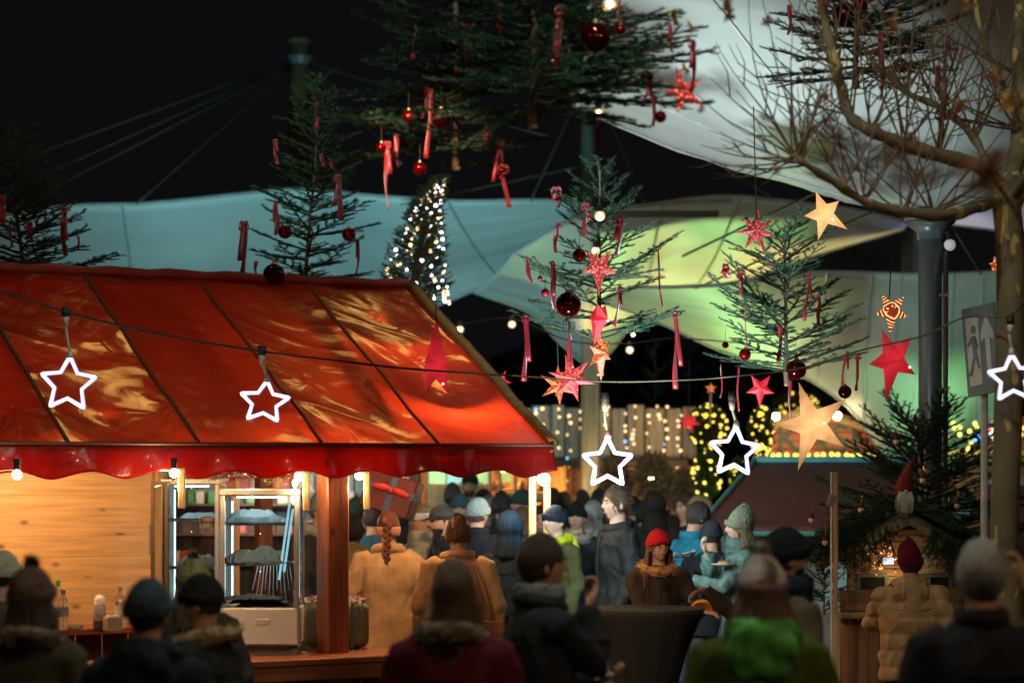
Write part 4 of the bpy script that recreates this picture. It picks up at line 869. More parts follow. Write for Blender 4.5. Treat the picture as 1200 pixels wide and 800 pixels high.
# yellow lit shrubs
def shrub(label, c, rx, rz, nl_, seed, d, m=NEEDLE_Y, light=fairyy, llabel=''):
    rg = np.random.default_rng(seed); t = thing('shrub', label, 'shrub', V((c.x, d, max(0, c.z-rz-.05)))); mb = MB()
    part('stem', MB().tube([V((c.x, d, 0)), V((c.x, d, c.z))], .03, 6), bark, t)
    N = 900; a = rg.normal(size=(N, 3)); a /= np.linalg.norm(a, axis=1)[:, None]; a *= rg.random(N)[:, None]**.4
    for v in a:
        p = c+V((v[0]*rx, v[1]*rx*.8, v[2]*rz)); dd = (V(v)+V(rg.normal(size=3))*.5).normalized()*.05; s_ = dd.orthogonal().normalized()*.016; mb.add([p-dd*.5, p+s_, p+dd, p-s_], [(0, 1, 2, 3)])
    part('foliage', mb, m, t, normals=False)
    if nl_:
        f = thing('fairy_lights', llabel, 'fairy lights', c); me = bulb_mesh('bulb', light); pts = []
        for k in range(nl_):
            v = a[k*5]; v = v/np.linalg.norm(v); p = c+V((v[0]*rx, -abs(v[1])*rx*.8, v[2]*rz))*1.0; pts.append(p); place('bulb', me, p, f, scale=float(rg.choice([.010, .014, .019])))
        pts.sort(key=lambda q: q.z); part('strand', MB().tube(pts, .003, 3), wire, f)
shrub('rounded shrub glowing with yellow lights beside the plank fence', P(830, 500, 23.5), S(22, 23.5), S(26, 23.5), 46, 41, 23.5, llabel='yellow fairy lights on the rounded shrub beside the plank fence')
shrub('low shrub with trailing yellow lights behind the white outline star over the kiosk verge', P(828, 556, 23), S(17, 23), S(28, 23), 26, 42, 23, llabel='yellow fairy lights trailing down the low shrub left of the kiosk')
shrub('narrow shrub glowing yellow at the kiosk ridge end', P(892, 506, 23), S(14, 23), S(30, 23), 38, 43, 23, llabel='yellow fairy lights on the narrow shrub at the kiosk ridge end')
shrub('yellow lit shrub top peeping over the gable behind the cream star', P(932, 474, 28), S(26, 28), S(14, 28), 26, 44, 28, llabel='yellow fairy lights peeping out over the red booth gable')
shrub('yellow lit shrub half hidden by a bright outline star above the kiosk roof', P(866, 560, 23.2), S(10, 23.2), S(24, 23.2), 12, 45, 23.2, llabel='sparse yellow fairy lights seen through the outline star')
dryl = M('dry_leaf', (.20, .11, .05), .8, var=.5)
for px, y, rx, rz, sd, tx in ((722, 570, 20, 40, 51, 'dry brown shrub behind the tall fair haired man'), (765, 562, 24, 34, 52, 'dry brown shrub between the plank booth posts'), (800, 575, 18, 26, 53, 'dry brown shrub behind the blue jacket')):
    shrub(tx, P(px, y, 24), S(rx, 24), S(rz, 24), 0, sd, 24, dryl)
# ------------------------------------------------------------------ bare plane tree
def plane_bark():
    m = M('plane_bark', (.17, .12, .065), .85, var=.35, vs=4, bump=.35, bs=22); t = m.node_tree; n = t.nodes; L = t.links; b = n['Principled BSDF']
    tc = n.new('ShaderNodeTexCoord'); mp = n.new('ShaderNodeMapping'); mp.inputs['Scale'].default_value = (9, 9, 4); no = n.new('ShaderNodeTexNoise'); no.inputs['Scale'].default_value = 1.2; no.inputs['Detail'].default_value = 2
    L.new(tc.outputs['Object'], mp.inputs[0]); L.new(mp.outputs[0], no.inputs[0]); rp = n.new('ShaderNodeMapRange'); rp.inputs[1].default_value = .60; rp.inputs[2].default_value = .63; L.new(no.outputs[0], rp.inputs[0])
    old = b.inputs['Base Color'].links[0].from_socket; mx = n.new('ShaderNodeMix'); mx.data_type = 'RGBA'; mx.inputs[7].default_value = (.48, .33, .13, 1); L.new(rp.outputs[0], mx.inputs[0]); L.new(old, mx.inputs[6]); L.new(mx.outputs[2], b.inputs['Base Color']); return m
PB = plane_bark(); DT = 12.5; KT = 1.2
pt = thing('plane_tree', 'bare plane tree with flaky yellow patched bark and thin upright shoots', 'tree', (P(1180, 0, DT).x, DT, 0))
def pp(*a): return [P(x, y, d) for x, y, d in a]
def tp(*a): return [P(x, y, d if d == DT else d*KT) for x, y, d in a]
part('trunk', MB().tube(smooth_path([V((P(1176, 0, DT).x, DT, 0))]+tp((1177, 640, DT), (1181, 500, DT), (1184, 380, DT), (1184, 290, DT), (1180, 245, DT), (1180, 215, DT)), 5), [S(k, DT) for k in [24]*5+[17]*6+[17]*5+[17]*5+[17]*5+[20, 22, 22, 20, 15]], 14), PB, pt, smooth=True)
limbs = [([(1180, 230, DT), (1150, 240, 10.3), (1110, 252, 10.1), (1060, 248, 10), (1015, 237, 9.9), (975, 212, 9.8), (940, 190, 9.7), (930, 181, 9.7)], 9, 3.0),
         ([(1176, 225, DT), (1150, 196, 10.5), (1100, 182, 10.4), (1055, 168, 10.3), (1018, 152, 10.2), (996, 136, 10.2), (988, 110, 10.2), (978, 70, 10.1), (965, 20, 10.1), (958, -20, 10)], 10, 4.5),
         ([(1182, 225, DT), (1192, 180, 10.6), (1196, 130, 10.7), (1194, 70, 10.8), (1198, 0, 10.9), (1196, -40, 10.9)], 12, 7),
         ([(1160, 200, 10.4), (1140, 160, 10.5), (1105, 128, 10.5), (1062, 108, 10.6), (1040, 80, 10.6)], 5.5, 3),
         ([(1184, 235, DT), (1205, 205, 10.2), (1240, 170, 10)], 8, 6),
         ([(1196, 130, 10.7), (1170, 90, 10.9), (1150, 40, 11), (1140, -20, 11)], 4, 2.5)]
for pl, r0, r1 in limbs:
    pts = smooth_path(tp(*pl), 5); n_ = len(pts); part('limb', MB().tube(pts, [S(r0+(r1-r0)*i/(n_-1)+(1.0*math.sin(i*1.7)), DT) for i in range(n_)], 8), PB, pt, smooth=True)
rg = np.random.default_rng(77); tb_ = M('twig_brown', (.14, .075, .04), .8, var=.3)
def shoots(x, y, d, n, spread, ln, bias=0, seed=0, up=1.0):
    mb = MB(); ends = []; d *= KT
    for i in range(n):
        a = rg.uniform(-spread, spread)+bias; L = ln*rg.uniform(.5, 1.1); p = V((x+rg.uniform(-4, 4), y+rg.uniform(-3, 3), d)); pts = [p.copy()]; dd = a
        for k in range(8):
            p = p+V((math.sin(dd)*L/8, -math.cos(dd)*L/8*up, rg.uniform(-.03, .05))); dd += rg.uniform(-.12, .12)-.10*dd*(.5 if abs(dd) > .2 else 0); pts.append(p.copy())
        w = [P(*q) for q in pts]; mb.tube(w, [S(1.5*(1-.75*k/8), d) for k in range(9)], 4, cap=False); ends.append(w)
        for j in range(rg.integers(1, 4)):
            k = rg.integers(2, 7); b0 = w[k]; e = (w[k+1]-w[k]).normalized(); sd = V((e.z, rg.uniform(-.3, .3), -e.x))*(1 if rg.random() < .5 else -1); q1 = b0+(e+sd*.8).normalized()*S(ln*.16, d); mb.tube([b0, q1, q1+(e*1.2+sd*.3).normalized()*S(ln*.14, d)], [S(.9, d), S(.7, d), S(.3, d)], 4, cap=False)
    part('shoot', mb, tb_, pt, normals=False); return ends
EN = []
for args in ((932, 182, 9.7, 11, 1.1, 190, -.1), (945, 192, 9.7, 5, 1.6, 130, -.9), (940, 186, 9.7, 5, .9, 150, .5), (1012, 236, 9.9, 6, 1.0, 150, 0), (990, 222, 9.8, 5, 1.0, 150, .3), (1060, 248, 10, 6, .9, 150, -.2), (1090, 250, 10.1, 6, .9, 170, .3),
             (996, 136, 10.2, 8, 1.0, 170, -.6), (1022, 152, 10.2, 6, .9, 170, .2), (1060, 168, 10.3, 6, .8, 190, .2), (1100, 180, 10.4, 7, .9, 200, .1), (1062, 108, 10.6, 7, 1.0, 150, -.3), (1105, 128, 10.5, 7, .8, 160, .2), (1140, 160, 10.5, 6, .8, 180, .2), (1192, 150, 10.6, 8, 1.0, 170, -.7), (1194, 90, 10.8, 6, .9, 140, -.5), (980, 80, 10.1, 6, 1.1, 120, -.4), (930, 184, 9.7, 3, .4, 130, -1.9)):
    EN += shoots(*args)
lfm = M('withered_leaf', (.22, .095, .035), .75, var=.4, transl=.3); lfy = M('leaf_yellow', (.42, .22, .04), .7, var=.3, transl=.3)
def leaf_mesh(name, sd, m):
    mb = MB(); r_ = random.Random(sd); ol = []
    for k in range(20):
        a = 2*PI*k/20; rr = .5+.32*math.cos(5*a/1.0)*(.5 if k % 2 else 1)*(1 if math.sin(a) > -.6 else .3); ol.append(V((rr*math.cos(a)*.8, .25*math.sin(3*a+sd)+.18*r_.uniform(-1, 1), rr*math.sin(a))))
    mb.add([V((0, .05, 0))]+ol, [(0, k+1, (k+1) % 20+1) for k in range(20)]); me = mb.mesh(name, None, True); me.materials.append(m); return me
lms = [leaf_mesh('withered_leaf', k, lfm) for k in range(3)]+[leaf_mesh('withered_leaf', 9, lfy)]
for px, y, d, s in ((853, 14, 9.8, 17), (899, 25, 9.8, 10), (852, 2, 9.8, 12), (910, 198, 9.6, 10), (967, 118, 10, 11), (1003, 155, 10.1, 9), (1068, 162, 10.2, 11), (1124, 122, 10.4, 18), (1047, 25, 10.3, 18), (1168, 88, 10.5, 16), (1135, 5, 10.6, 16), (822, 128, 9.6, 8), (1180, 120, 10.3, 18), (985, 150, 10, 8)):
    place('withered_leaf', lms[3] if (px, y) in ((1180, 120),) else lms[int(rg.integers(0, 3))], P(px, y, d), pt, (rg.uniform(-.6, .6), rg.uniform(-.6, .6), rg.uniform(-1, 1)), S(s, d*KT))
lm2 = [leaf_mesh('withered_leaf', 20+k, lfm) for k in range(3)]
q = P(1156, 200, 5.6); part('shoot', MB().tube([P(1168, 215, DT), P(1160, 190, 8), q], [.012, .008, .004], 5), tb_, pt)
for k, (dx, dz, s) in enumerate(((0, 0, .07), (.02, .02, .06), (-.02, -.03, .06), (.03, -.03, .055), (-.03, .02, .05))): place('withered_leaf', lm2[k % 3], q+V((dx, .02*k, dz)), pt, (.3*k, .2*k, .5*k), s)
# ochre leaves in the big hung fir
for px, y, d, s in ((790, 22, 11.0, 16), (808, 30, 11, 10), (802, 82, 11.1, 12)):
    mb = MB(); me = leaf_mesh('dry_leaf', px, lfy); o = place('dry_leaf', me, P(px, y, d), None, (.2, .3, px), S(s, d)); tag(o, {790: 'large ochre plane leaf caught in the hung fir boughs', 808: 'small ochre plane leaf beside the large one in the hung fir', 802: 'ochre leaf resting on top of the red lantern star'}[px], 'leaf', 'ochre leaves in the hung fir')
# ------------------------------------------------------------------ LED outline stars on their cord
cordm = M('cord_black', (.02, .022, .022), .6); cordl = M('cord_cream', (.55, .48, .33), .5); ledm = M('led_white', (1, .96, 1), emit=1.15, ecol=(.93, .86, 1.0), var=0); casing = M('led_casing', (.55, .55, .75), .3, emit=.25, ecol=(.35, .32, .95), var=0)
def starpts(c, r, inner=.42, n=5, rot=0, tilt=None):
    out = []
    for k in range(2*n):
        a = PI/2+rot+PI*k/n; rr = r if k % 2 == 0 else r*inner; out.append(V((rr*math.cos(a), 0, rr*math.sin(a))))
    return [c+((tilt @ p) if tilt else p) for p in out]
def led_star(px, py, rpx, d, pytop, label, rot=0, tx=0, squash=1):
    c = P(px, py, d); r = S(rpx, d); t = thing('led_star', label, 'star light', c, 0, 'white outline stars on the cord')
    T = Matrix.Rotation(tx, 3, 'Z'); p = starpts(V((0, 0, 0)), r, .50, 5, rot); p = [c+T @ V((q.x, q.y, q.z*squash)) for q in p]
    q = []
    for i in range(10):
        a, b_ = p[i], p[(i+1) % 10]; pv = p[i-1]
        if i % 2 == 0:
            q += [a.lerp(pv, .07), a.lerp((pv+b_)/2, .02), a.lerp(b_, .07)]
        else: q.append(a)
    q = q+[q[0], q[1]]; part('light_tube', MB().tube(q, S(2.05, d), 8, cap=False), ledm, t, smooth=True)
    back = [v+V((0, S(2.2, d), 0)) for v in q]; part('casing', MB().tube(back, S(2.8, d), 8, cap=False), casing, t, smooth=True)
    top = P(px-3, pytop, d); s1_ = p[0]+V((0, 0, .0))
    part('tip_clip', MB().tube([s1_-V((0, 0, .01)), s1_+V((0, 0, .028))], [S(4, d), S(3, d)], 8), M('clip_white', (.7, .7, .7), .4), t, smooth=True)
    mid = top.lerp(s1_, .5)+V((S(-1.5, d), 0, 0)); part('lead', MB().tube(smooth_path([top-V((0, 0, S(12, d))), mid, s1_+V((0, 0, .025))], 6), S(1.8, d), 6), cordl, t, smooth=True)
    part('collar', MB().tube([top-V((0, 0, S(16, d))), top-V((0, 0, S(4, d)))], [S(2.6, d), S(4.6, d)], 8), cordl, t, smooth=True)
    part('socket', MB().tube([top-V((0, 0, S(5, d))), top+V((0, 0, S(6, d)))], [S(5, d), S(4.6, d)], 10), cordm, t, smooth=True)
led_star(80, 450, 33, 13.4, 366, 'white outline star against the red roof, over the crumpled yellow reflection near the frame edge', -.06, .15)
led_star(310, 471, 30, 14.2, 411, 'white outline star against the red roof, over the torn looking reflection in the middle', -.1, .25, .85)
led_star(712, 542, 30, 14.6, 466, 'white outline star hanging above the tall fair haired man', 0, 0)
led_star(861, 529, 30, 14.6, 464, 'white outline star hanging beside the kiosk verge', -.06, .1)
led_star(1187, 443, 29, 12.2, 375, 'white outline star hanging in front of the plane tree trunk', .05, -.15)
pts = pp((-30, 330, 13.2), (0, 340, 13.3), (77, 365, 13.4), (180, 390, 13.8), (297, 410, 14.2), (400, 423, 14.3), (480, 432, 14.4), (600, 440, 14.5), (710, 447, 14.6), (800, 445, 14.6), (858, 441, 14.6), (940, 431, 14), (1010, 410, 13.8), (1080, 394, 13.2), (1130, 372, 12.6), (1184, 368, 12.2), (1212, 330, 12))
fc = thing('festoon', 'black festoon cord carrying the white outline stars across the square', 'light cord', pts[6])
part('cord', MB().tube(smooth_path(pts[:8], 6), .007, 6), cordm, fc, smooth=True); part('cord', MB().tube(smooth_path(pts[7:], 6), .0055, 6), M('cord_olive', (.13, .12, .06), .5), fc, smooth=True)
# ------------------------------------------------------------------ clear bulbs
glass = M('bulb_glass', (1, .85, .6), .1, emit=.9, ecol=(1, .55, .22), var=0); fil = M('filament', (1, .8, .5), emit=70, ecol=(1, .72, .40), var=0)
def clear_bulb(px, py, d, label, r=.03, up=None, col_=None):
    c = P(px, py, d); t = thing('light_bulb', label, 'light bulb', c, 0, 'bare bulbs among the firs'); part('glass', MB().ball(c, r, 14, 10), glass, t, smooth=True)
    part('filament', MB().ball(c-V((0, r*.86, 0)), (r*.42, r*.3, r*.42), 10, 8), fil, t, smooth=True); part('cap', MB().tube([c+V((0, 0, r*.8)), c+V((0, 0, r*2.2))], [r*.55, r*.6], 8), sock, t)
    if up is not None: part('flex', MB().tube([c+V((0, 0, r*2)), P(px, up, d)], .0045, 5), cordl, t)
clear_bulb(714, 7, 11.5, 'glowing bulb in the fir boughs at the top edge above the large dark bauble', .033, -30)
clear_bulb(701, 134, 12.2, 'glowing bulb at the foot of the big hung fir in front of the green mast', .03, 118)
clear_bulb(703, 253, 15.0, 'clear bulb on the cord above the patterned red star', .033, 200)
clear_bulb(698, 294, 15.4, 'half hidden bulb among the boughs just over the patterned red star', .028)
for px, py, d, tx in ((539, 386, 21, 'lone bulb in the dark gap right of the red roof edge'), (600, 380, 21, 'bulb beside the long straight red ribbon end'), (738, 410, 21, 'bulb in front of the dim fir behind the booth'), (742, 392, 25, 'tiny bulb at the rim of the yellow funnel')):
    clear_bulb(px, py, d, tx, .034 if d < 22 else .02)
single('bulb_cord', MB().tube(smooth_path(pp((500, 372, 21), (539, 379, 21), (600, 373, 21), (670, 400, 21), (738, 402, 21), (790, 396, 21), (870, 402, 21)), 6), .006, 5), cordm, 'thin cord carrying bulbs through the dark gap behind the red roof', 'cord')
fb = thing('frosted_bulb', 'white frosted globe bulb on a bracket at the steel pole head', 'light bulb', P(1113, 287, 17.9)); part('globe', MB().ball(P(1113, 287, 17.9), .043, 16, 12), M('frosted', (.85, .85, .82), .4, emit=.22, ecol=(.9, .95, 1), var=0), fb, smooth=True); part('holder', MB().tube([P(1112, 281, 17.9), P(1111, 272, 17.9), P(1104, 270, 18)], [.02, .016, .01], 8), sock, fb)
# ------------------------------------------------------------------ paper star lanterns
def paper_star(px, py, rpx, d, label, m, n=5, rot=0, inner=.40, depth=.35, tilt=0, yaw=0, cord=None, elong=None, bulb=None, edge=None):
    c = P(px, py, d); r = S(rpx, d); t = thing('star_lantern', label, 'star lantern', c)
    T = Matrix.Rotation(yaw, 3, 'Z') @ Matrix.Rotation(tilt, 3, 'X'); mb = MB(); ring = []
    for k in range(2*n):
        a = PI/2+rot+PI*k/n; rr = r if k % 2 == 0 else r*inner
        if elong and k % 2 == 0: rr *= elong[(k//2) % len(elong)]
        ring.append(T @ V((rr*math.cos(a), 0, rr*math.sin(a))))
    f = T @ V((0, -r*depth, 0)); b_ = T @ V((0, r*depth, 0)); vs = [f, b_]; fs = []
    # every facet is divided so the paper can sag a little between folds
    for k in range(2*n):
        a, b2_ = ring[k], ring[(k+1) % (2*n)]
        for s, apx in ((0, f), (1, b_)):
            o = len(vs); mid1 = apx.lerp(a, .5); mid2 = apx.lerp(b2_, .5); e = a.lerp(b2_, .5)*.985; vs += [apx, mid1, mid2, a, e, b2_]; fs += [(o, o+1, o+2), (o+1, o+3, o+4), (o+1, o+4, o+2), (o+2, o+4, o+5)]
    mb.add(vs, fs); part('paper', mb, m, t, local=True, normals=False)
    em = MB()
    for k in range(0, 2*n, 2):
        tip = ring[k]
        em.tube([tip, f], [S(.5, d)*.6, S(.5, d)*.6], 4)
    part('fold', em, edge or m, t, local=True)
    if cord is not None: part('cord', MB().tube([c+ring[0]*(.9 if rot == 0 else .3), P(px+cord[0], cord[1], d)], .004, 5), cordm, t)
    if bulb: part('glow_bulb', MB().ball(c+f*1.02+V((S(bulb[0], d), -.004, -S(bulb[1], d))), S(1.3, d), 8, 6), M('lantern_hot', (1, .8, .6), emit=6, ecol=(1, .72, .5), var=0), t, smooth=True)
LR = lantern_mat('lantern_red', (.50, .02, .03), (1, .22, .12), 1.15, 60, 'dots', .20); LP = lantern_mat('lantern_pink', (.50, .03, .04), (1, .24, .17), .95, 55, 'dots', .3)
LO = lantern_mat('lantern_orange', (.45, .06, .02), (1, .34, .10), 1.0, 50, 'dots', .25); LC_ = lantern_mat('lantern_cream', (.50, .25, .10), (1, .50, .19), 1.0, 14, 'noise', .72)
LD = lantern_mat('lantern_darkred', (.30, .015, .03), (.9, .22, .18), .8, 70, 'dots', .16); LS = lantern_mat('lantern_striped', (.45, .02, .02), (1, .42, .14), 1.3, 16, 'rings', .15)
LF = lantern_mat('lantern_plainred', (.45, .010, .02), (.95, .03, .05), .50, 8, 'noise', .6); LF2 = lantern_mat('lantern_deepred', (.5, .01, .02), (.8, .03, .04), .3, 8, 'noise', .6)
paper_star(801, 108, 27, 11.4, 'glowing red lantern star with punched pattern hung in the big fir boughs', LR, 5, .35, .38, .3, .1, .2, elong=(1.15, .9, 1, 1.15, .95))
paper_star(702, 313, 26, 15.1, 'punched red lantern star hanging under a clear bulb within the ribboned fir', LP, 5, .62, .40, .33, 0, .1, cord=(0, 250), elong=(.85, .8, 1.35, .85, .95))
paper_star(702, 372, 19, 15.2, 'plain bright red lantern seen edge on below the patterned star', LF, 5, .62, .55, .6, .2, 1.1, elong=(1.0, .8, 1.7, .8, 1.0), cord=(0, 340), bulb=(0, 2))
paper_star(703, 413, 23, 15.3, 'patterned red star lantern lowest in the vertical chain under the fir', LO, 6, .2, .5, .4, .1, .9, elong=(1.1, .95, 1, 1.5, 1.0, .95), cord=(0, 385))
paper_star(670, 443, 28, 15.0, 'pinkish red patterned lantern star under the ribboned fir, in front of an orange one', LP, 6, .28, .38, .3, .05, .1, cord=(0, 398))
paper_star(655, 451, 24, 16.0, 'orange red lantern star half hidden behind the pinkish star', LO, 6, .05, .38, .3, 0, .2, cord=(-2, 400))
paper_star(886, 270, 25, 15.0, 'dark red seven pointed lantern star hanging from a long black cord', LD, 7, -.1, .40, .3, 0, 0, cord=(-3, 125), elong=(1, .9, 1, 1.05, 1.1, .95, 1))
paper_star(966, 251, 30, 14.8, 'pale cream lantern star beside the dark gap, five long points', LC_, 5, .42, .40, .3, .1, .25, elong=(.95, .85, 1.05, 1.15, .8), bulb=(6, 6))
paper_star(1045, 364, 24, 15.0, 'orange striped lantern star above the plain red one', LS, 5, .55, .42, .3, 0, 0, cord=(0, 300), elong=(.95, .85, 1.2, .85, .9))
paper_star(1046, 421, 40, 15.6, 'large plain red lantern star in front of the low canopy', LF, 5, .5, .42, .45, .1, .55, elong=(1.0, .9, 1.25, 1.0, .95), bulb=(8, 8), edge=LF2)
paper_star(952, 497, 47, 14.4, 'large cream lantern star hung above the brown kiosk roof', LC_, 5, .33, .38, .25, .05, .1, elong=(1.1, .95, 1.2, .98, 1.05), bulb=(11, -2))
paper_star(891, 455, 19, 15.6, 'small plain red star lantern under the broad fir', LF, 5, .60, .42, .3, 0, 0, elong=(1, .9, 1.2, .9, 1))
paper_star(808, 494, 14, 22.5, 'small red lantern star against the plank fence end', LF, 6, .3, .4, .3, 0, 0, cord=(0, 420))
paper_star(833, 455, 7, 23.2, 'tiny orange star on a stick above the rounded lit shrub', LO, 5, 0, .45, .3)
single('star_stick', MB().tube([P(833, 460, 23.3), P(832, 500, 23.3)], .012, 6), pale, 'thin stick holding the tiny orange star above the shrub', 'stick')
paper_star(588, 447, 14, 16.8, 'small red star lantern half hidden by the red roof edge', LF, 5, -.4, .4, .3, 0, .6)
paper_star(511, 428, 26, 15.0, 'tall plain red lantern star seen edge on in front of the red roof', LF, 5, 0, .5, .6, 0, 1.0, elong=(2.1, .9, 1.5, 1.5, .9), bulb=(-5, 22), edge=LF2, cord=(0, 330))
paper_star(1166, 312, 12, 15.4, 'orange red lantern peeping out beside the plane trunk', LO, 5, .1, .5, .4, 0, .8)
# ------------------------------------------------------------------ ribbons and baubles
rib = M('satin_red', (.25, .008, .016), .38, sheen=.4, var=.15, vs=20); rib2 = M('satin_dark', (.26, .008, .02), .42, sheen=.3, var=.15)
def ribbon(px, y0, y1, d, label, w=.032, bow=True, m=rib, dx=0, group=None, curl=.012):
    a = P(px, y0, d); b_ = P(px+dx, y1, d); t = thing('ribbon', label, 'ribbon', a, 0, group); r_ = random.Random(int(px*7+y0)); n = 14; mb = MB(); ph = r_.uniform(0, 6); tw = r_.uniform(-.5, .5)
    def fn(u, v):
        p = a.lerp(b_, v)+V((curl*math.sin(v*5+ph)*v, curl*1.2*math.cos(v*4+ph)*v, 0)); ang = tw+.9*math.sin(v*3+ph); return p+V((math.cos(ang), math.sin(ang), (0.35*(u-.5) if v > .99 else 0)))*w*(u-.5)
    part('tail', MB().grid(fn, 2, n), m, t, smooth=True, normals=False, solid=.0012)
    if bow:
        bs_ = r_.uniform(.3, .75)
        for s in (-1, r_.choice((1, .55))):
            pts_ = [a, a+V((s*w*.8*bs_, -.012, w*.25*bs_)), a+V((s*w*1.3*bs_, -.016, -w*.55)), a+V((s*w*.55*bs_, -.008, -w*.85)), a]; sm__ = smooth_path(pts_, 4)
            lm_ = MB(); 
            def lf_(u, v, q=sm__): 
                i = min(len(q)-1, round(v*(len(q)-1))); return q[i]+V((0, .5, .8))*((u-.5)*w*.7)
            part('loop', lm_.grid(lf_, 1, len(sm__)-1), m, t, smooth=True, normals=False, solid=.0012)
        part('knot', MB().ball(a-V((0, .012, 0)), (w*.32, w*.28, w*.3), 8, 6), m, t, smooth=True)
        dx2 = r_.uniform(-.3, .3); l2 = (a-b_).length*r_.uniform(.45, .7)
        part('tail', MB().grid(lambda u, v: a+V((dx2*.12*v, -.01, -l2*v))+V((w*.8*(u-.5), .01*math.sin(v*6), 0)), 2, 8), m, t, smooth=True, normals=False, solid=.0012)
    return t
bauble_m = [M('bauble_red', (.20, .004, .006), .10, .75, var=0), M('bauble_dark', (.06, .003, .004), .08, .75, var=0), M('bauble_matt', (.34, .015, .03), .4, .2, var=.1)]
capm = M('bauble_cap', (.5, .4, .2), .3, .9)
def bauble(px, py, rpx, d, label, k=0, group=None):
    c = P(px, py, d); r = S(rpx, d); t = thing('bauble', label, 'bauble', c, 0, group); part('glass_ball', MB().ball(c, r, 24, 16), bauble_m[k], t, smooth=True)
    part('cap', MB().tube([c+V((0, 0, r*.95)), c+V((0, 0, r*1.18))], [r*.24, r*.22], 10), capm, t); part('thread', MB().tube([c+V((0, 0, r*1.15)), c+V((0, .01, r*1.15+.05+r))], .0016, 4), capm, t)
EDGE, SLIM, BIG, MAIN, RIB, BROAD, HIGH = 'edge fir', 'slender fir', 'big fir', 'baubled fir', 'ribboned fir', 'broad fir', 'fir behind the plane branches'
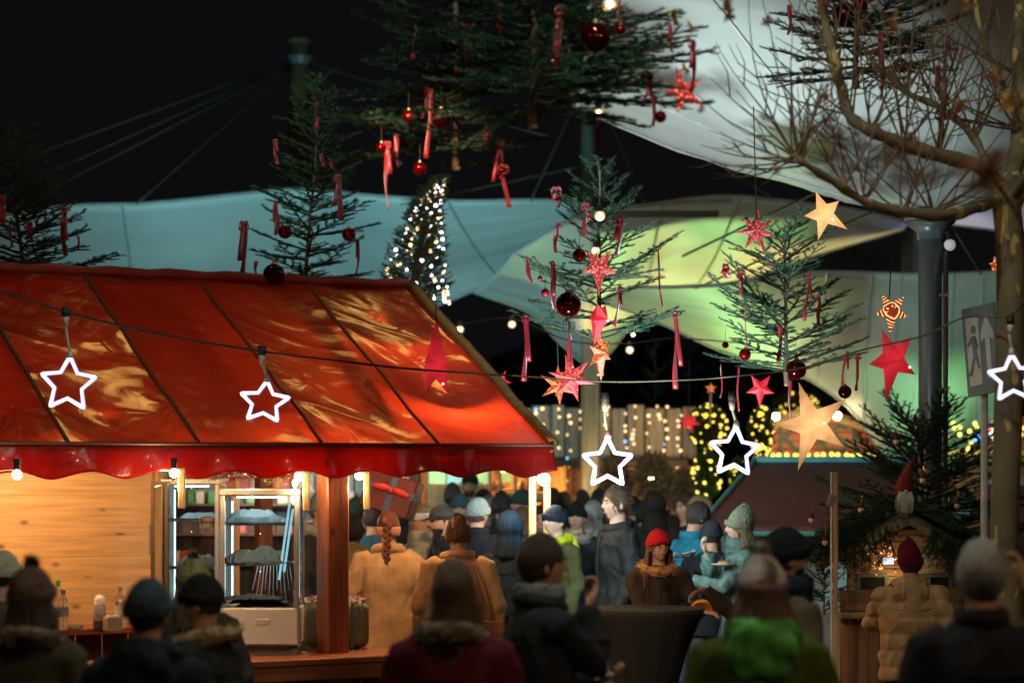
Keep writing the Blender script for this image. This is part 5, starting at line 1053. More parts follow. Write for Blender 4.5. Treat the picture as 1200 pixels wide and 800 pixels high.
# (px, top, bottom, depth, width, bow, label, dx)
RB = [(75, 245, 300, 16.5, .04, 1, 'straight red ribbon hanging lowest on the boughs of the dark edge fir', 0), (4, 232, 262, 16.4, .05, 1, 'red bow cut by the frame edge on the dark edge fir', 0), (35, 262, 284, 16.5, .04, 1, 'short red ribbon near the trunk of the dark edge fir', 0), (12, 262, 290, 16.4, .02, 0, 'thin red ribbon end close to the frame edge', 0), (91, 276, 294, 16.6, .02, 0, 'tiny slanting red ribbon at the tip of the edge fir bough', 3),
 (371, 122, 148, 17.4, .028, 1, 'small red ribbon at the very top of the slender fir', 0), (323, 165, 193, 17.2, .028, 1, 'red ribbon high on the slender fir beside the olive mast', 0), (323, 238, 276, 17.2, .045, 0, 'wide red ribbon next to the bauble on the slender fir', 0), (286, 262, 326, 17.2, .05, 1, 'long wide red ribbon at the outer bough tip of the slender fir', 0), (397, 207, 258, 17.2, .04, 1, 'red ribbon with bow midway on the slender fir, above the canopy edge', 4), (376, 180, 196, 17.4, .03, 0, 'slanting red ribbon scrap near the slender fir trunk', 3), (386, 186, 199, 17.4, .025, 0, 'second slanting red scrap near the slender fir trunk', 6), (419, 282, 322, 17.2, .028, 1, 'red ribbon low on the slender fir near the lit conical fir', 0), (300, 306, 325, 17.3, .03, 0, 'short red ribbon just above the red roof under the slender fir', 0),
 (584, 8, 50, 12.1, .03, 1, 'red ribbon leading down to a dark bauble high in the big fir', 0), (548, 32, 72, 12.0, .04, 1, 'dim red ribbon deep in the big fir boughs', 2), (505, 104, 186, 12.0, .024, 0, 'long straight red ribbon dangling from the big fir underside', -3), (500, 104, 140, 12.1, .022, 1, 'shorter red ribbon beside the long straight one on the big fir', -2), (454, 168, 246, 11.9, .026, 1, 'longest red ribbon at the outer tip of the big fir, hanging before the teal canopy', -1), (464, 158, 196, 12.0, .024, 0, 'red ribbon just inside the outermost one on the big fir', 2), (586, 168, 243, 12.1, .024, 1, 'red ribbon with bow and bauble below the big fir, ending at the canopy edge', 8), (486, 30, 44, 12, .012, 0, 'thin red thread at the upper side of the big fir', 2), (570, 130, 165, 12.1, .018, 0, 'narrow red ribbon down to a small bauble under the big fir', 0),
 (657, 10, 72, 11.3, .034, 1, 'red ribbon with large bow beside the cut trunk of the baubled fir', -4), (666, 48, 92, 11.4, .02, 0, 'straight red ribbon right of the bow in the baubled fir', 0), (701, 142, 176, 12.1, .026, 0, 'bright red ribbon end just below the glowing bulb at the green mast', 2), (762, 95, 149, 11.3, .02, 1, 'red ribbon left of the glowing red star in the baubled fir', 5), (812, 50, 108, 11.3, .026, 1, 'red ribbon hanging across the glowing red star', 0), (785, 28, 62, 11.2, .022, 0, 'red ribbon behind the ochre leaf', 2), (726, 0, 32, 11.3, .014, 0, 'thin red loop over the small bauble at the top edge', 0), (590, 196, 210, 12, .03, 1, 'tiny red bow under the big fir', 0),
 (617, 300, 332, 15.3, .03, 0, 'curling red ribbon on the outer left bough of the ribboned fir', 6), (648, 308, 364, 15.1, .034, 1, 'wide red ribbon hanging down to the large bauble of the ribboned fir', 2), (616, 370, 447, 15.4, .034, 1, 'long straight red ribbon at the lowest bough tip of the ribboned fir', 0), (667, 376, 432, 15.2, .034, 0, 'red ribbon ending just over the pinkish lantern star', 3), (686, 240, 278, 15.4, .034, 1, 'red ribbon with bow near the top of the ribboned fir', 0), (727, 256, 300, 15.2, .04, 1, 'twisted red ribbon right of the clear bulb', -3), (791, 366, 456, 15.3, .034, 1, 'long straight red ribbon at the right bough tip of the ribboned fir', 2), (771, 290, 362, 15.6, .012, 1, 'very thin long red ribbon before the yellow green canopy', 5), (726, 336, 384, 15.1, .022, 1, 'curly red ribbon right of the plain red lantern', -4), (655, 262, 296, 15.4, .022, 1, 'small red ribbon on the upper left side of the ribboned fir', -5), (652, 222, 244, 15.5, .045, 1, 'large red bow at the very top of the ribboned fir', 3),
 (868, 318, 348, 15.9, .026, 1, 'red ribbon on the upper left bough of the broad fir', 3), (948, 320, 376, 15.9, .024, 1, 'red ribbon with bow right of the broad fir trunk', -4), (960, 346, 384, 16, .026, 1, 'second red ribbon right of the broad fir trunk, slightly lower', 0), (914, 382, 424, 15.8, .028, 0, 'red ribbon in front of the broad fir trunk', 0), (993, 412, 452, 15.8, .02, 1, 'slanting red ribbon leading to the dark bauble on the broad fir', -8), (1005, 416, 458, 15.9, .026, 1, 'red ribbon at the right bough tip of the broad fir', 0), (845, 426, 466, 16.1, .01, 0, 'hair thin red ribbon below the broad fir, nearest the plank fence', 0), (866, 428, 482, 16.1, .012, 0, 'thin red ribbon below the broad fir over the small red star', -2), (926, 444, 492, 15.9, .024, 0, 'dark red ribbon hanging behind the big cream star', 0), (851, 312, 326, 15.9, .05, 1, 'red bow at the upper left tip of the broad fir', 0), (874, 356, 412, 15.9, .008, 0, 'red thread holding the bauble inside the broad fir', 0),
 (1032, 38, 116, 12.9, .034, 0, 'long red ribbon with notched end behind the plane branches', 1), (1103, 132, 185, 12.8, .04, 1, 'wide red ribbon with two tails at the plane branch fork', -3), (925, 6, 42, 12.9, .026, 0, 'red ribbon at the outer side of the high dark fir', 0), (967, 0, 26, 12.9, .026, 0, 'red ribbon cut by the top edge beside two baubles', 0), (1113, 42, 72, 13, .016, 0, 'thin red ribbon on the right side of the high dark fir', 0), (1098, 80, 112, 12.9, .034, 1, 'red bow just above the two tailed ribbon', 4), (1080, 85, 118, 12.9, .012, 1, 'thin red ribbon left of the two tailed ribbon', 10)]
for px, a_, b2_, d, wdt, bw, lb, dx in RB: ribbon(px, a_, b2_, d, lb, wdt, bool(bw), rib if px > 600 or px < 430 else rib2, dx)
BB = [(334, 272, 8, 17.1, 'red bauble left of the slender fir trunk before the teal canopy', 0), (409, 275, 8, 17.1, 'red bauble right of the slender fir trunk before the teal canopy', 0), (321, 322, 13, 17, 'large dark bauble dipping behind the red roof edge', 1), (371, 148, 3, 17.3, 'tiny bauble under the topmost ribbon of the slender fir', 2),
 (698, 44, 18, 11.0, 'largest dark red bauble, high in the baubled fir', 1), (586, 53, 8, 12.0, 'dark bauble on a ribbon high in the big fir', 1), (727, 35, 6, 11.2, 'small red bauble on a loop near the top edge', 0), (648, 75, 9, 11.2, 'shiny red bauble under the bow beside the cut trunk', 0), (517, 139, 12, 11.9, 'large dark bauble low in the big fir', 1), (479, 137, 8, 11.9, 'shiny red bauble left of the large dark one in the big fir', 0), (534, 85, 5, 11.9, 'small bauble deep in the middle of the big fir', 0), (484, 67, 4, 11.9, 'tiny matt bauble on the outer side of the big fir', 2), (492, 198, 8, 12, 'red bauble hanging lowest under the big fir', 0), (570, 160, 6, 12, 'pinkish bauble under the big fir between two ribbons', 2), (447, 173, 6, 11.9, 'red bauble at the outer tip of the big fir by the longest ribbon', 0), (774, 137, 7, 11.2, 'red bauble left below the glowing red star', 0), (758, 91, 8, 11.3, 'dark red bauble left above the glowing red star', 1), (588, 200, 6, 12, 'bauble in the bow below the big fir', 0),
 (679, 299, 8, 15.1, 'red bauble left of the patterned red star in the ribboned fir', 0), (666, 357, 15, 15.0, 'large dark red bauble in the ribboned fir', 1), (639, 343, 5, 15.1, 'small pinkish bauble left of the large one in the ribboned fir', 2), (633, 326, 3, 15.1, 'tiny bauble on the left bough of the ribboned fir', 2),
 (873, 415, 7, 15.8, 'red bauble inside the broad fir', 0), (850, 404, 4, 15.8, 'tiny dark bauble on the left side of the broad fir', 1), (933, 433, 12, 15.7, 'large dark bauble with red sparks under the broad fir', 1), (990, 459, 8, 15.7, 'dark bauble over the right point of the big cream star', 1), 
 (990, 18, 15, 12.8, 'large dark bauble high behind the plane branches', 1), (1055, 77, 9, 12.8, 'dark bauble right of the notched ribbon', 1), (1009, 6, 8, 12.8, 'bauble cut by the top edge behind the plane branches', 0)]
for px, py, r, d, lb, k in BB: bauble(px, py, r, d, lb, k)
# little santa ornaments on the ground firs
for px, py, d, tx in ((951, 607, 17.1, 'at the outer left bough tip'), (967, 633, 16.8, 'on the small young fir'), (1009, 595, 17.2, 'above the hut roof slope'), (1020, 609, 17.2, 'low by the roof slope'), (1008, 628, 17.1, 'tucked just over the roof battens'), (1050, 515, 17.4, 'highest left of the steel pole'), (1081, 560, 17.3, 'before the steel pole'), (1122, 590, 17.3, 'right of the steel pole')):
    c = P(px, py, d); t = thing('ornament', 'small red capped bearded ornament '+tx+' of the hut firs', 'ornament', c, 0, 'red capped ornaments on the hut firs')
    part('face', MB().ball(c-V((0, 0, .012)), (.022, .02, .024), 10, 8), M('ornament_white', (.7, .62, .56), .8), t, smooth=True); part('cap', MB().tube([c, c+V((0, 0, .03)), c+V((.006, 0, .055))], [.022, .014, .003], 10), M('gnome_red', (.34, .02, .03)), t, smooth=True); part('thread', MB().tube([c+V((.006, 0, .05)), c+V((.006, 0, .09))], .0015, 4), capm, t)
# ------------------------------------------------------------------ things on the stall counters
def front_at(px, y=.22):  # world point on the front counter top at a picture column
    k = (px-HX)/F; p0 = Lc(0, y, 0); u = Lc(1, y, 0)-p0; x = (k*p0.y-p0.x)/(u.x-k*u.y); q = Lc(x, y, 0); return q
steelf = M('case_steel', (.45, .42, .38), .35, .6, var=.1); whitep = M('case_white', (.62, .62, .62), .35, var=.05); cglass = M('case_glass', (.95, 1, 1), .02, trans=1.0, var=0)
ledc = M('case_led', (.8, .95, 1), emit=60, ecol=(.66, .92, 1), var=0); shelfg = M('shelf_wire', (.6, .65, .66), .3, .7); bread = M('bread_crust', (.42, .26, .13), .7, var=.4, bump=.5, bs=30); paperc = M('case_paper', (.75, .78, .78), .55, var=.1); kraft = M('kraft_paper', (.46, .33, .21), .7, var=.3)
def heap(c, sx, sy, sz, sd, m, name, par):
    def fn(u, v): return c+V(((u-.5)*sx, (v-.5)*sy, sz*(math.sin(PI*u)**.5*math.sin(PI*v)**.5)*(.7+.5*noise.noise(V((u*3+sd, v*3, sd))))+.012*noise.noise(V((u*14, v*9, sd)))))
    part(name, MB().grid(fn, 22, 10), m, par, smooth=False, normals=False, solid=.003)
def case(px, d, ztop, wpx, zb, label, door=False):
    c = P(px, 0, d); c.z = zb; w_ = S(wpx, d); dep = .42; h = ztop-zb; t = thing('display_case', label, 'display case', c)
    base = .30 if not door else .12; tw = .028; x0, x1 = c.x-w_/2, c.x+w_/2; y0, y1 = d-dep/2, d+dep/2
    part('housing', MB().box((c.x, d, zb+base/2+.03), (w_, dep, base-.06), bev=.012), whitep, t); part('plinth', MB().box((c.x, d, zb+.02), (w_*.94, dep*.9, .04)), M('plinth_grey', (.2, .2, .2), .5), t)
    part('vent_slot', MB().box((c.x, y0-.002, zb+.05), (w_*.8, .006, .022)), M('opening_dark', (.012, .012, .012)), t)
    for x in (x0, x1):
        for y in (y0, y1): part('frame_post', MB().box((x+(tw/2 if x == x0 else -tw/2), y+(tw/2 if y == y0 else -tw/2), zb+base+(h-base)/2-.02), (tw, tw, h-base-.036), bev=.004), steelf, t)
    part('top_panel', MB().box((c.x, d, ztop-.02), (w_+.012, dep+.012, .04), bev=.006), steelf, t)
    for nm, cc, ss in (('front', (c.x, y0+.008, zb+base+(h-base)/2-.02), (w_-.06, .004, h-base-.05)), ('side', (x0+.008, d, zb+base+(h-base)/2-.02), (.004, dep-.06, h-base-.05)), ('side', (x1-.008, d, zb+base+(h-base)/2-.02), (.004, dep-.06, h-base-.05))): part('glass_pane', MB().box(cc, ss), cglass, t)
    part('light_strip', MB().box((c.x, y0+.07, ztop-.052), (w_*.6, .03, .012)), ledc, t)
    for x in (x0+.035, x1-.035): part('light_strip', MB().box((x, y1-.05, zb+base+(h-base)/2-.02), (.01, .01, h-base-.12)), M('case_led_soft', (.8, .95, 1), emit=2.5, ecol=(.5, .85, 1), var=0), t)
    for zf in (.93, .62, .30):
        l = bpy.data.lights.new('case_light', 'POINT'); l.energy = 2.6; l.color = (.62, .90, 1); l.shadow_soft_size = .003; o = bpy.data.objects.new('case_lamp', l); col.objects.link(o); o.parent = t; o.location = (0, y0+.06-d, base+(h-base)*zf)
    for k, f in enumerate((.36, .70)):
        z = zb+base+(h-base)*f; part('shelf', MB().box((c.x, d, z), (w_-.06, dep-.06, .008)), shelfg, t); part('shelf_lip', MB().box((c.x, y0+.035, z+.004), (w_-.06, .006, .022)), shelfg, t)
    return t, c, w_, base, h, y0
t, c, w_, base, h, y0 = case(308, 15.37, 1.895, 91, .853, 'big glass display case on the counter beside the red post, lit by a white strip')
z1 = .853+base+(h-base)*.70; z2 = .853+base+(h-base)*.36; z0 = .853+base
for k, (dx, sx, sz, sd, m, nm) in enumerate(((-.05, .36, .10, 1, paperc, 'paper_sheet'), (.02, .34, .06, 5, paperc, 'paper_sheet'))): heap(V((c.x+dx, 15.32+.05*k, z1+.008)), sx, .26, sz, sd, m, nm, t)
heap(V((c.x-.06, 15.33, z2+.01)), .36, .28, .13, 9, kraft, 'kraft_wrapping', t); heap(V((c.x+.02, 15.26, z2+.008)), .34, .18, .035, 3, bread, 'flat_bread', t)
for k in range(3): heap(V((c.x+.03-.04*k, 15.3, z0+.005+.022*k)), .36, .26, .03, 20+k, (bread, kraft, M('bread_dark', (.22, .12, .07), .7))[k], 'flat_bread', t)
for k in range(11):
    x = c.x-.02+.02*k; part('skewer', MB().tube([(x, 15.27, z2-.01), (x-.03+.006*k, 15.23, z2-.16-.03*(k % 3))], .0035, 5), (shelfg, kraft)[k % 2], t)
for x_, ln_ in ((.155, .50), (.18, .40)): part('light_tube', MB().box((c.x+x_, y0+.03, z1-.10), (.014, .006, ln_), Matrix.Rotation(R(8), 3, 'Y')), M('strip_cyan_glow', (.65, .8, .82), .4, emit=.7, ecol=(.4, .8, .95), var=0), t)  # strips given a cyan glow to imitate tube reflections in the case
part('brand_plate', MB().box((c.x+.02, y0-.003, z0-.09), (.09, .004, .035), bev=.002), M('plate_grey', (.5, .5, .5), .3), t)
t, c, w_, base, h, y0 = case(228, 16.3, 1.955, 66, .9, 'glass display case with its door open, in front of the board wall', True)
z1 = .9+base+(h-base)*.70
heap(V((c.x+.04, 16.27, z1+.008)), .26, .22, .06, 2, paperc, 'paper_sheet', t); heap(V((c.x+.03, 16.25, .9+base+(h-base)*.36+.008)), .26, .22, .12, 12, kraft, 'kraft_wrapping', t)
dq = P(187, 0, 16.05); dh = h-base-.02
for dx_ in (-.046, .046): part('door_frame', MB().box((dq.x+dx_, 16.05, .9+base+dh/2), (.022, .03, dh)), M('door_bronze', (.16, .10, .06), .4, .4), t)
for zz in (.9+base+.012, .9+base+dh-.012): part('door_frame', MB().box((dq.x, 16.05, zz), (.07, .028, .024)), M('door_bronze', (.16, .10, .06)), t)
part('door_glass', MB().box((dq.x, 16.05, .9+base+dh/2), (.072, .005, dh-.05)), cglass, t); part('door_handle', MB().tube([(dq.x-.06, 16.03, 1.45), (dq.x-.06, 16.03, 1.65)], .008, 8), steelf, t)
part('side_cheek', MB().box((c.x+w_/2+.05, 16.35, .9+h/2-.06), (.075, .4, h-.12), bev=.005), wood('cheek_wood', (.40, .22, .10), 'z', .5), t)
bg_ = thing('burger', 'small filled bun with green lettuce leaning in the first glass case', 'burger', P(243, 618, 16.12)); q = P(243, 612, 16.12)
part('bun', MB().ball(q+V((0, 0, .022)), (.052, .04, .022), 12, 8), bread, bg_, smooth=True); part('bun', MB().ball(q-V((0, 0, .022)), (.05, .04, .014), 12, 8), bread, bg_, smooth=True)
part('lettuce', MB().rings([(q.x, q.y, q.z-.012+.004*math.sin(k), .056, .045) for k in range(3)], 14), M('lettuce', (.25, .42, .05), .5), bg_); part('filling', MB().rings([(q.x, q.y, q.z-.004, .05, .04), (q.x, q.y, q.z+.008, .05, .04)], 14), M('patty', (.16, .06, .03), .6), bg_)
pet = M('pet_clear', (.9, .95, .95), .08, trans=.92, var=0); 
def bottle(px, zb, d, h, r, label, m, capc, lab=None, group=None):
    c = P(px, 0, d); c.z = zb; t = thing('bottle', label, 'bottle', c, 0, group)
    part('body', MB().tube([c+V((0, 0, h*k)) for k in (0, .03, .3, .34, .6, .72, .86, .9)], [r*.85, r, r, r*.93, r, r*.85, r*.36, r*.34], 16), m, t, smooth=True); part('cap', MB().tube([c+V((0, 0, h*.9)), c+V((0, 0, h))], r*.42, 12), M('cap_'+label.split()[0], capc, .4), t)
    if lab: part('label', MB().tube([c+V((0, 0, h*.32)), c+V((0, 0, h*.55))], r*1.02, 16, cap=False), M('bottle_label_'+label.split()[0], lab, .5), t, smooth=True)
zb = .903
bottle(68, zb, 17.0, .33, .042, 'green capped clear plastic bottle on the back counter', pet, (.02, .3, .06)); bottle(74, zb, 16.85, .27, .04, 'blue labelled clear plastic bottle in front of the green capped one', pet, (.05, .06, .12), (.10, .13, .28)); bottle(50, zb, 17.1, .31, .04, 'dark capped bottle furthest along the back counter towards the frame edge', M('bottle_brown', (.10, .05, .02), .1, trans=.6, var=0), (.03, .03, .03)); bottle(141, zb, 16.9, .29, .036, 'grey capped clear bottle behind the napkin box', pet, (.2, .2, .22), (.6, .6, .6))
c = P(117, 0, 16.9); c.z = zb; t = thing('vacuum_flask', 'white vacuum flask with dark base and rounded white lid', 'flask', c); part('body', MB().tube([c+V((0, 0, .05)), c+V((0, 0, .17)), c+V((0, 0, .19))], [.045, .045, .04], 16), M('flask_grey', (.45, .42, .42), .35, var=.4, vs=30), t, smooth=True); part('base', MB().tube([c, c+V((0, 0, .055))], .046, 16), M('flask_base', (.03, .035, .06), .4), t); part('lid', MB().ball(c+V((0, 0, .19)), (.042, .042, .045), 16, 10), M('flask_lid', (.72, .72, .74), .4), t, smooth=True)
c = P(88, 0, 16.75); c.z = zb; t = thing('ashtray', 'small round metal dish on the back counter between bottle and flask', 'dish', c); part('bowl', MB().tube([c, c+V((0, 0, .012)), c+V((0, 0, .026))], [.04, .055, .06], 18), steelf, t, smooth=True); part('rim', MB().tube([c+V((0, 0, .024)), c+V((0, 0, .032))], [.062, .062], 18, cap=False), steelf, t)
c = P(132, 0, 16.6); c.z = zb; t = thing('napkin_box', 'square steel napkin box on the back counter edge', 'napkin box', c); part('box', MB().box(c+V((0, 0, .05)), (.11, .1, .1), RA, bev=.008), M('napkin_steel', (.42, .36, .33), .35, .5), t); part('napkin', MB().box(c+V((0, 0, .104)), (.08, .05, .012), RA), paperc, t)
q = front_at(392, .5); c = V((q.x, q.y+.12, .853)); t = thing('insulated_box', 'rounded olive green insulated box behind the red post, frayed paper on top', 'box', c)
part('body', MB().box(c+V((0, 0, .155)), (.42, .26, .30), Matrix.Rotation(R(8), 3, 'Z')), M('box_olive', (.14, .15, .10), .4, var=.2), t, smooth=True, bevel=.055).modifiers[0].segments = 5; part('band', MB().box(c+V((.10, 0, .155)), (.02, .27, .31), Matrix.Rotation(R(8), 3, 'Z'), bev=.01), M('box_teal', (.10, .18, .17), .4), t); part('band', MB().box(c+V((-.10, 0, .155)), (.02, .27, .31), Matrix.Rotation(R(8), 3, 'Z'), bev=.01), M('box_teal', (.10, .18, .17)), t)
mb = MB(); rr_ = random.Random(4)
for i in range(130):
    p = c+V((rr_.uniform(-.2, .2), rr_.uniform(-.12, .12), .305)); d = V((rr_.uniform(-.04, .04), rr_.uniform(-.04, .04), rr_.uniform(.01, .035))); s_ = V((rr_.uniform(-1, 1), rr_.uniform(-1, 1), 0)).normalized()*.012; mb.add([p-s_, p+s_, p+s_+d, p-s_+d], [(0, 1, 2, 3)])
part('paper_shreds', mb, M('shred_pink', (.62, .42, .38), .8), t, normals=False)
# red present with blue ribbon hanging in the gable
q = P(459, 579, 17.6); G = Matrix.Rotation(R(18), 3, 'Y') @ Matrix.Rotation(R(-12), 3, 'Z'); t = thing('giant_present', 'big dark red present with crossing blue ribbon hanging under the red roof end', 'gift box', q)
part('box', MB().box(q, (.38, .22, .28), G, bev=.01), M('present_red', (.075, .004, .008), .5), t); blue = M('present_blue', (.03, .06, .16), .45); 
part('ribbon_band', MB().box(q+G @ V((.02, 0, 0)), (.045, .226, .286), G), blue, t); part('ribbon_band', MB().box(q+G @ V((0, 0, .03)), (.386, .226, .05), G), blue, t)
for s in (-1, 1): part('bow_loop', MB().ball(q+G @ V((s*.075+.02, -.125, .035)), (.075, .02, .028), 12, 8, G @ Matrix.Rotation(R(s*6), 3, 'Y')), M('bow_red', (.40, .02, .02), .4), t, smooth=True)
part('bow_knot', MB().ball(q+G @ V((.02, -.135, .03)), (.025, .02, .024), 10, 8), M('bow_red', (.62, .05, .04)), t, smooth=True); part('hanger', MB().tube([q+V((0, 0, .14)), q+V((0, 0, .5))], .004, 5), cordm, t)
# ------------------------------------------------------------------ people
def remesh(mb, vox, it=2, disp=None):
    me = mb.mesh('tmp'); o = bpy.data.objects.new('tmp', me); col.objects.link(o); md = o.modifiers.new('r', 'REMESH'); md.mode = 'VOXEL'; md.voxel_size = vox; md.use_smooth_shade = True
    if it: sm = o.modifiers.new('s', 'SMOOTH'); sm.iterations = it; sm.factor = .5
    dg = bpy.context.evaluated_depsgraph_get(); r = bpy.data.meshes.new_from_object(o.evaluated_get(dg), depsgraph=dg); bpy.data.objects.remove(o); bpy.data.meshes.remove(me)
    if disp:
        n = len(r.vertices); co = np.empty(n*3); r.vertices.foreach_get('co', co); no = np.empty(n*3); r.vertices.foreach_get('normal', no); co = co.reshape(-1, 3); no = no.reshape(-1, 3)
        d = np.array([disp(V(c)) for c in co]); r.vertices.foreach_set('co', (co+no*d[:, None]).ravel()); r.update()
    r.polygons.foreach_set('use_smooth', [True]*len(r.polygons)); return r
def g2(x, s): return math.exp(-(x/s)**2)
def head_pt(th, ph, k=1.0, feat=True):
    """point of a head of normal size, face towards -y; th from the crown, ph round from -y"""
    x = math.sin(th)*math.sin(ph); y = -math.sin(th)*math.cos(ph); z = math.cos(th)
    px, py, pz = .074*x, .095*y, .118*z
    if z < 0:
        px *= 1-.30*(-z)**1.4; py *= (1-.42*(-z)) if y > 0 else (1-.10*(-z))
    if z > .1 and y > 0: py *= 1.04
    if feat and y < 0:
        f = 0
        f += .021*g2(px, .011)*g2(pz+.016, .016)+.010*g2(px, .008)*g2(pz-.004, .020)
        f += .005*g2(pz-.034, .012)*g2(px, .05)
        f -= .011*(g2(px-.030, .015)+g2(px+.030, .015))*g2(pz-.012, .012)
        f += .007*g2(px, .022)*g2(pz+.055, .010)-.004*g2(px, .02)*g2(pz+.062, .004)+.009*g2(px, .024)*g2(pz+.094, .016)
        f += .005*(g2(px-.042, .018)+g2(px+.042, .018))*g2(pz+.02, .02)
        py -= f
    return V((px*k, py*k, pz*k))
def arm_ik(s, w, side, drop=(0, .35, -1)):
    l1, l2 = .285, .255; d = (w-s).length; d = min(d, l1+l2-.004); u = (w-s).normalized(); w = s+u*d
    a = (l1*l1-l2*l2+d*d)/(2*d); h = math.sqrt(max(0, l1*l1-a*a)); pole = V((side*.55, drop[1], drop[2])); pole = (pole-u*pole.dot(u)).normalized(); return s+u*a+pole*h, w
def hand(mb, w, d, palm, side, curl=.5, spread=.012):
    """palm, four unequal fingers and a thumb; d = direction of the fingers, palm = where the palm faces"""
    d = V(d).normalized(); palm = V(palm); palm = (palm-d*palm.dot(d)).normalized(); lat = d.cross(palm).normalized()*side
    m3 = Matrix((lat, d, palm)).transposed(); mb.ball(w+d*.048, (.041, .054, .017), 12, 8, m3); mb.ball(w+d*.012, (.028, .03, .02), 10, 6, m3)
    for i, (o_, l) in enumerate(((-.029, .060), (-.010, .074), (.010, .078), (.028, .068))):
        b0 = w+d*.088+lat*o_; a = 0; p = [b0-d*.02, b0]; dd = d.copy()
        for k in range(3):
            a = curl*(.55+.18*k)+(.06*i); q = Matrix.Rotation(a, 3, lat.cross(V((0, 0, 0))) if 0 else lat); dd = (dd*math.cos(a)+palm*math.sin(a)).normalized() if k == 0 else (dd*math.cos(a*.8)+((palm-dd*palm.dot(dd)).normalized() if (palm-dd*palm.dot(dd)).length > .05 else -d)*math.sin(a*.8)).normalized(); p.append(p[-1]+dd*l*(.42, .32, .26)[k]+lat*(o_*.12))
        mb.tube(p, [.010, .0098, .009, .0082, .0065], 7)
    t0 = w+d*.03+lat*.03; mb.tube([t0-lat*.015, t0+lat*.012+d*.018+palm*.008, t0+lat*.024+d*.045+palm*.018, t0+lat*.024+d*.068+palm*.024], [.0135, .0125, .011, .008], 7)
SKIN = [M('skin_%d' % i, c, .5, var=.1, vs=14, spec=.35) for i, c in enumerate([(.52, .30, .21), (.46, .25, .17), (.58, .36, .27), (.36, .19, .12)])]
for s_ in SKIN:
    b = s_.node_tree.nodes['Principled BSDF']; b.inputs['Subsurface Weight'].default_value = .12; b.inputs['Subsurface Radius'].default_value = (.012, .004, .002)
EYE = M('eye_white', (.55, .52, .5), .2, var=0); IRIS = M('iris_dark', (.03, .02, .015), .15, var=0); LIP = M('lip', (.38, .12, .10), .45, var=0); SHOE = M('shoe_dark', (.03, .028, .026), .6); JEAN = M('trouser_dark', (.025, .028, .04), .8, bump=.3, bs=90); GLS = M('spectacle_frame', (.015, .015, .015), .3)
def cloth(name, c, b=.5, bs=90, rough=.85, **k): return M('cloth_'+name, c, rough, bump=b, bs=bs, var=.25, spec=.18, **k)
def hairm(name, c): return M('hair_'+name, c, .45, var=.45, vs=30, bump=.6, bs=60, stretch=(5, 5, .7), spec=.5)
def shell(fn_lim, scale, off, drop=None, nu=40, nv=14, ridge=0, seed=0, front=None):
    """a cap over the head down to fn_lim(ph); drop(ph) hangs it further"""
    mb = MB()
    def fn(u, v):
        ph = -PI+2*PI*u; lim = fn_lim(ph)
        if drop is None or v <= .6:
            vv = v if drop is None else v/.6
            p = head_pt(max(.001, lim*vv), ph, 1, False); p = V((p.x*scale[0], p.y*scale[1], p.z*scale[2]))
        else:
            p = head_pt(lim, ph, 1, False); p = V((p.x*scale[0], p.y*scale[1], p.z*scale[2])); f = (v-.6)/.4; dz, out = drop(ph); r = math.hypot(p.x, p.y)+1e-6; p = p+V((p.x/r*out*f, p.y/r*out*f, -dz*f))
        if ridge: p *= 1+ridge*noise.noise(V((ph*6, v*1.6, seed)))+ridge*.6*noise.noise(V((ph*17, v*2.5, seed+3)))
        return p+V(off)
    return mb.grid(fn, nu, nv)
PEOPLE = []
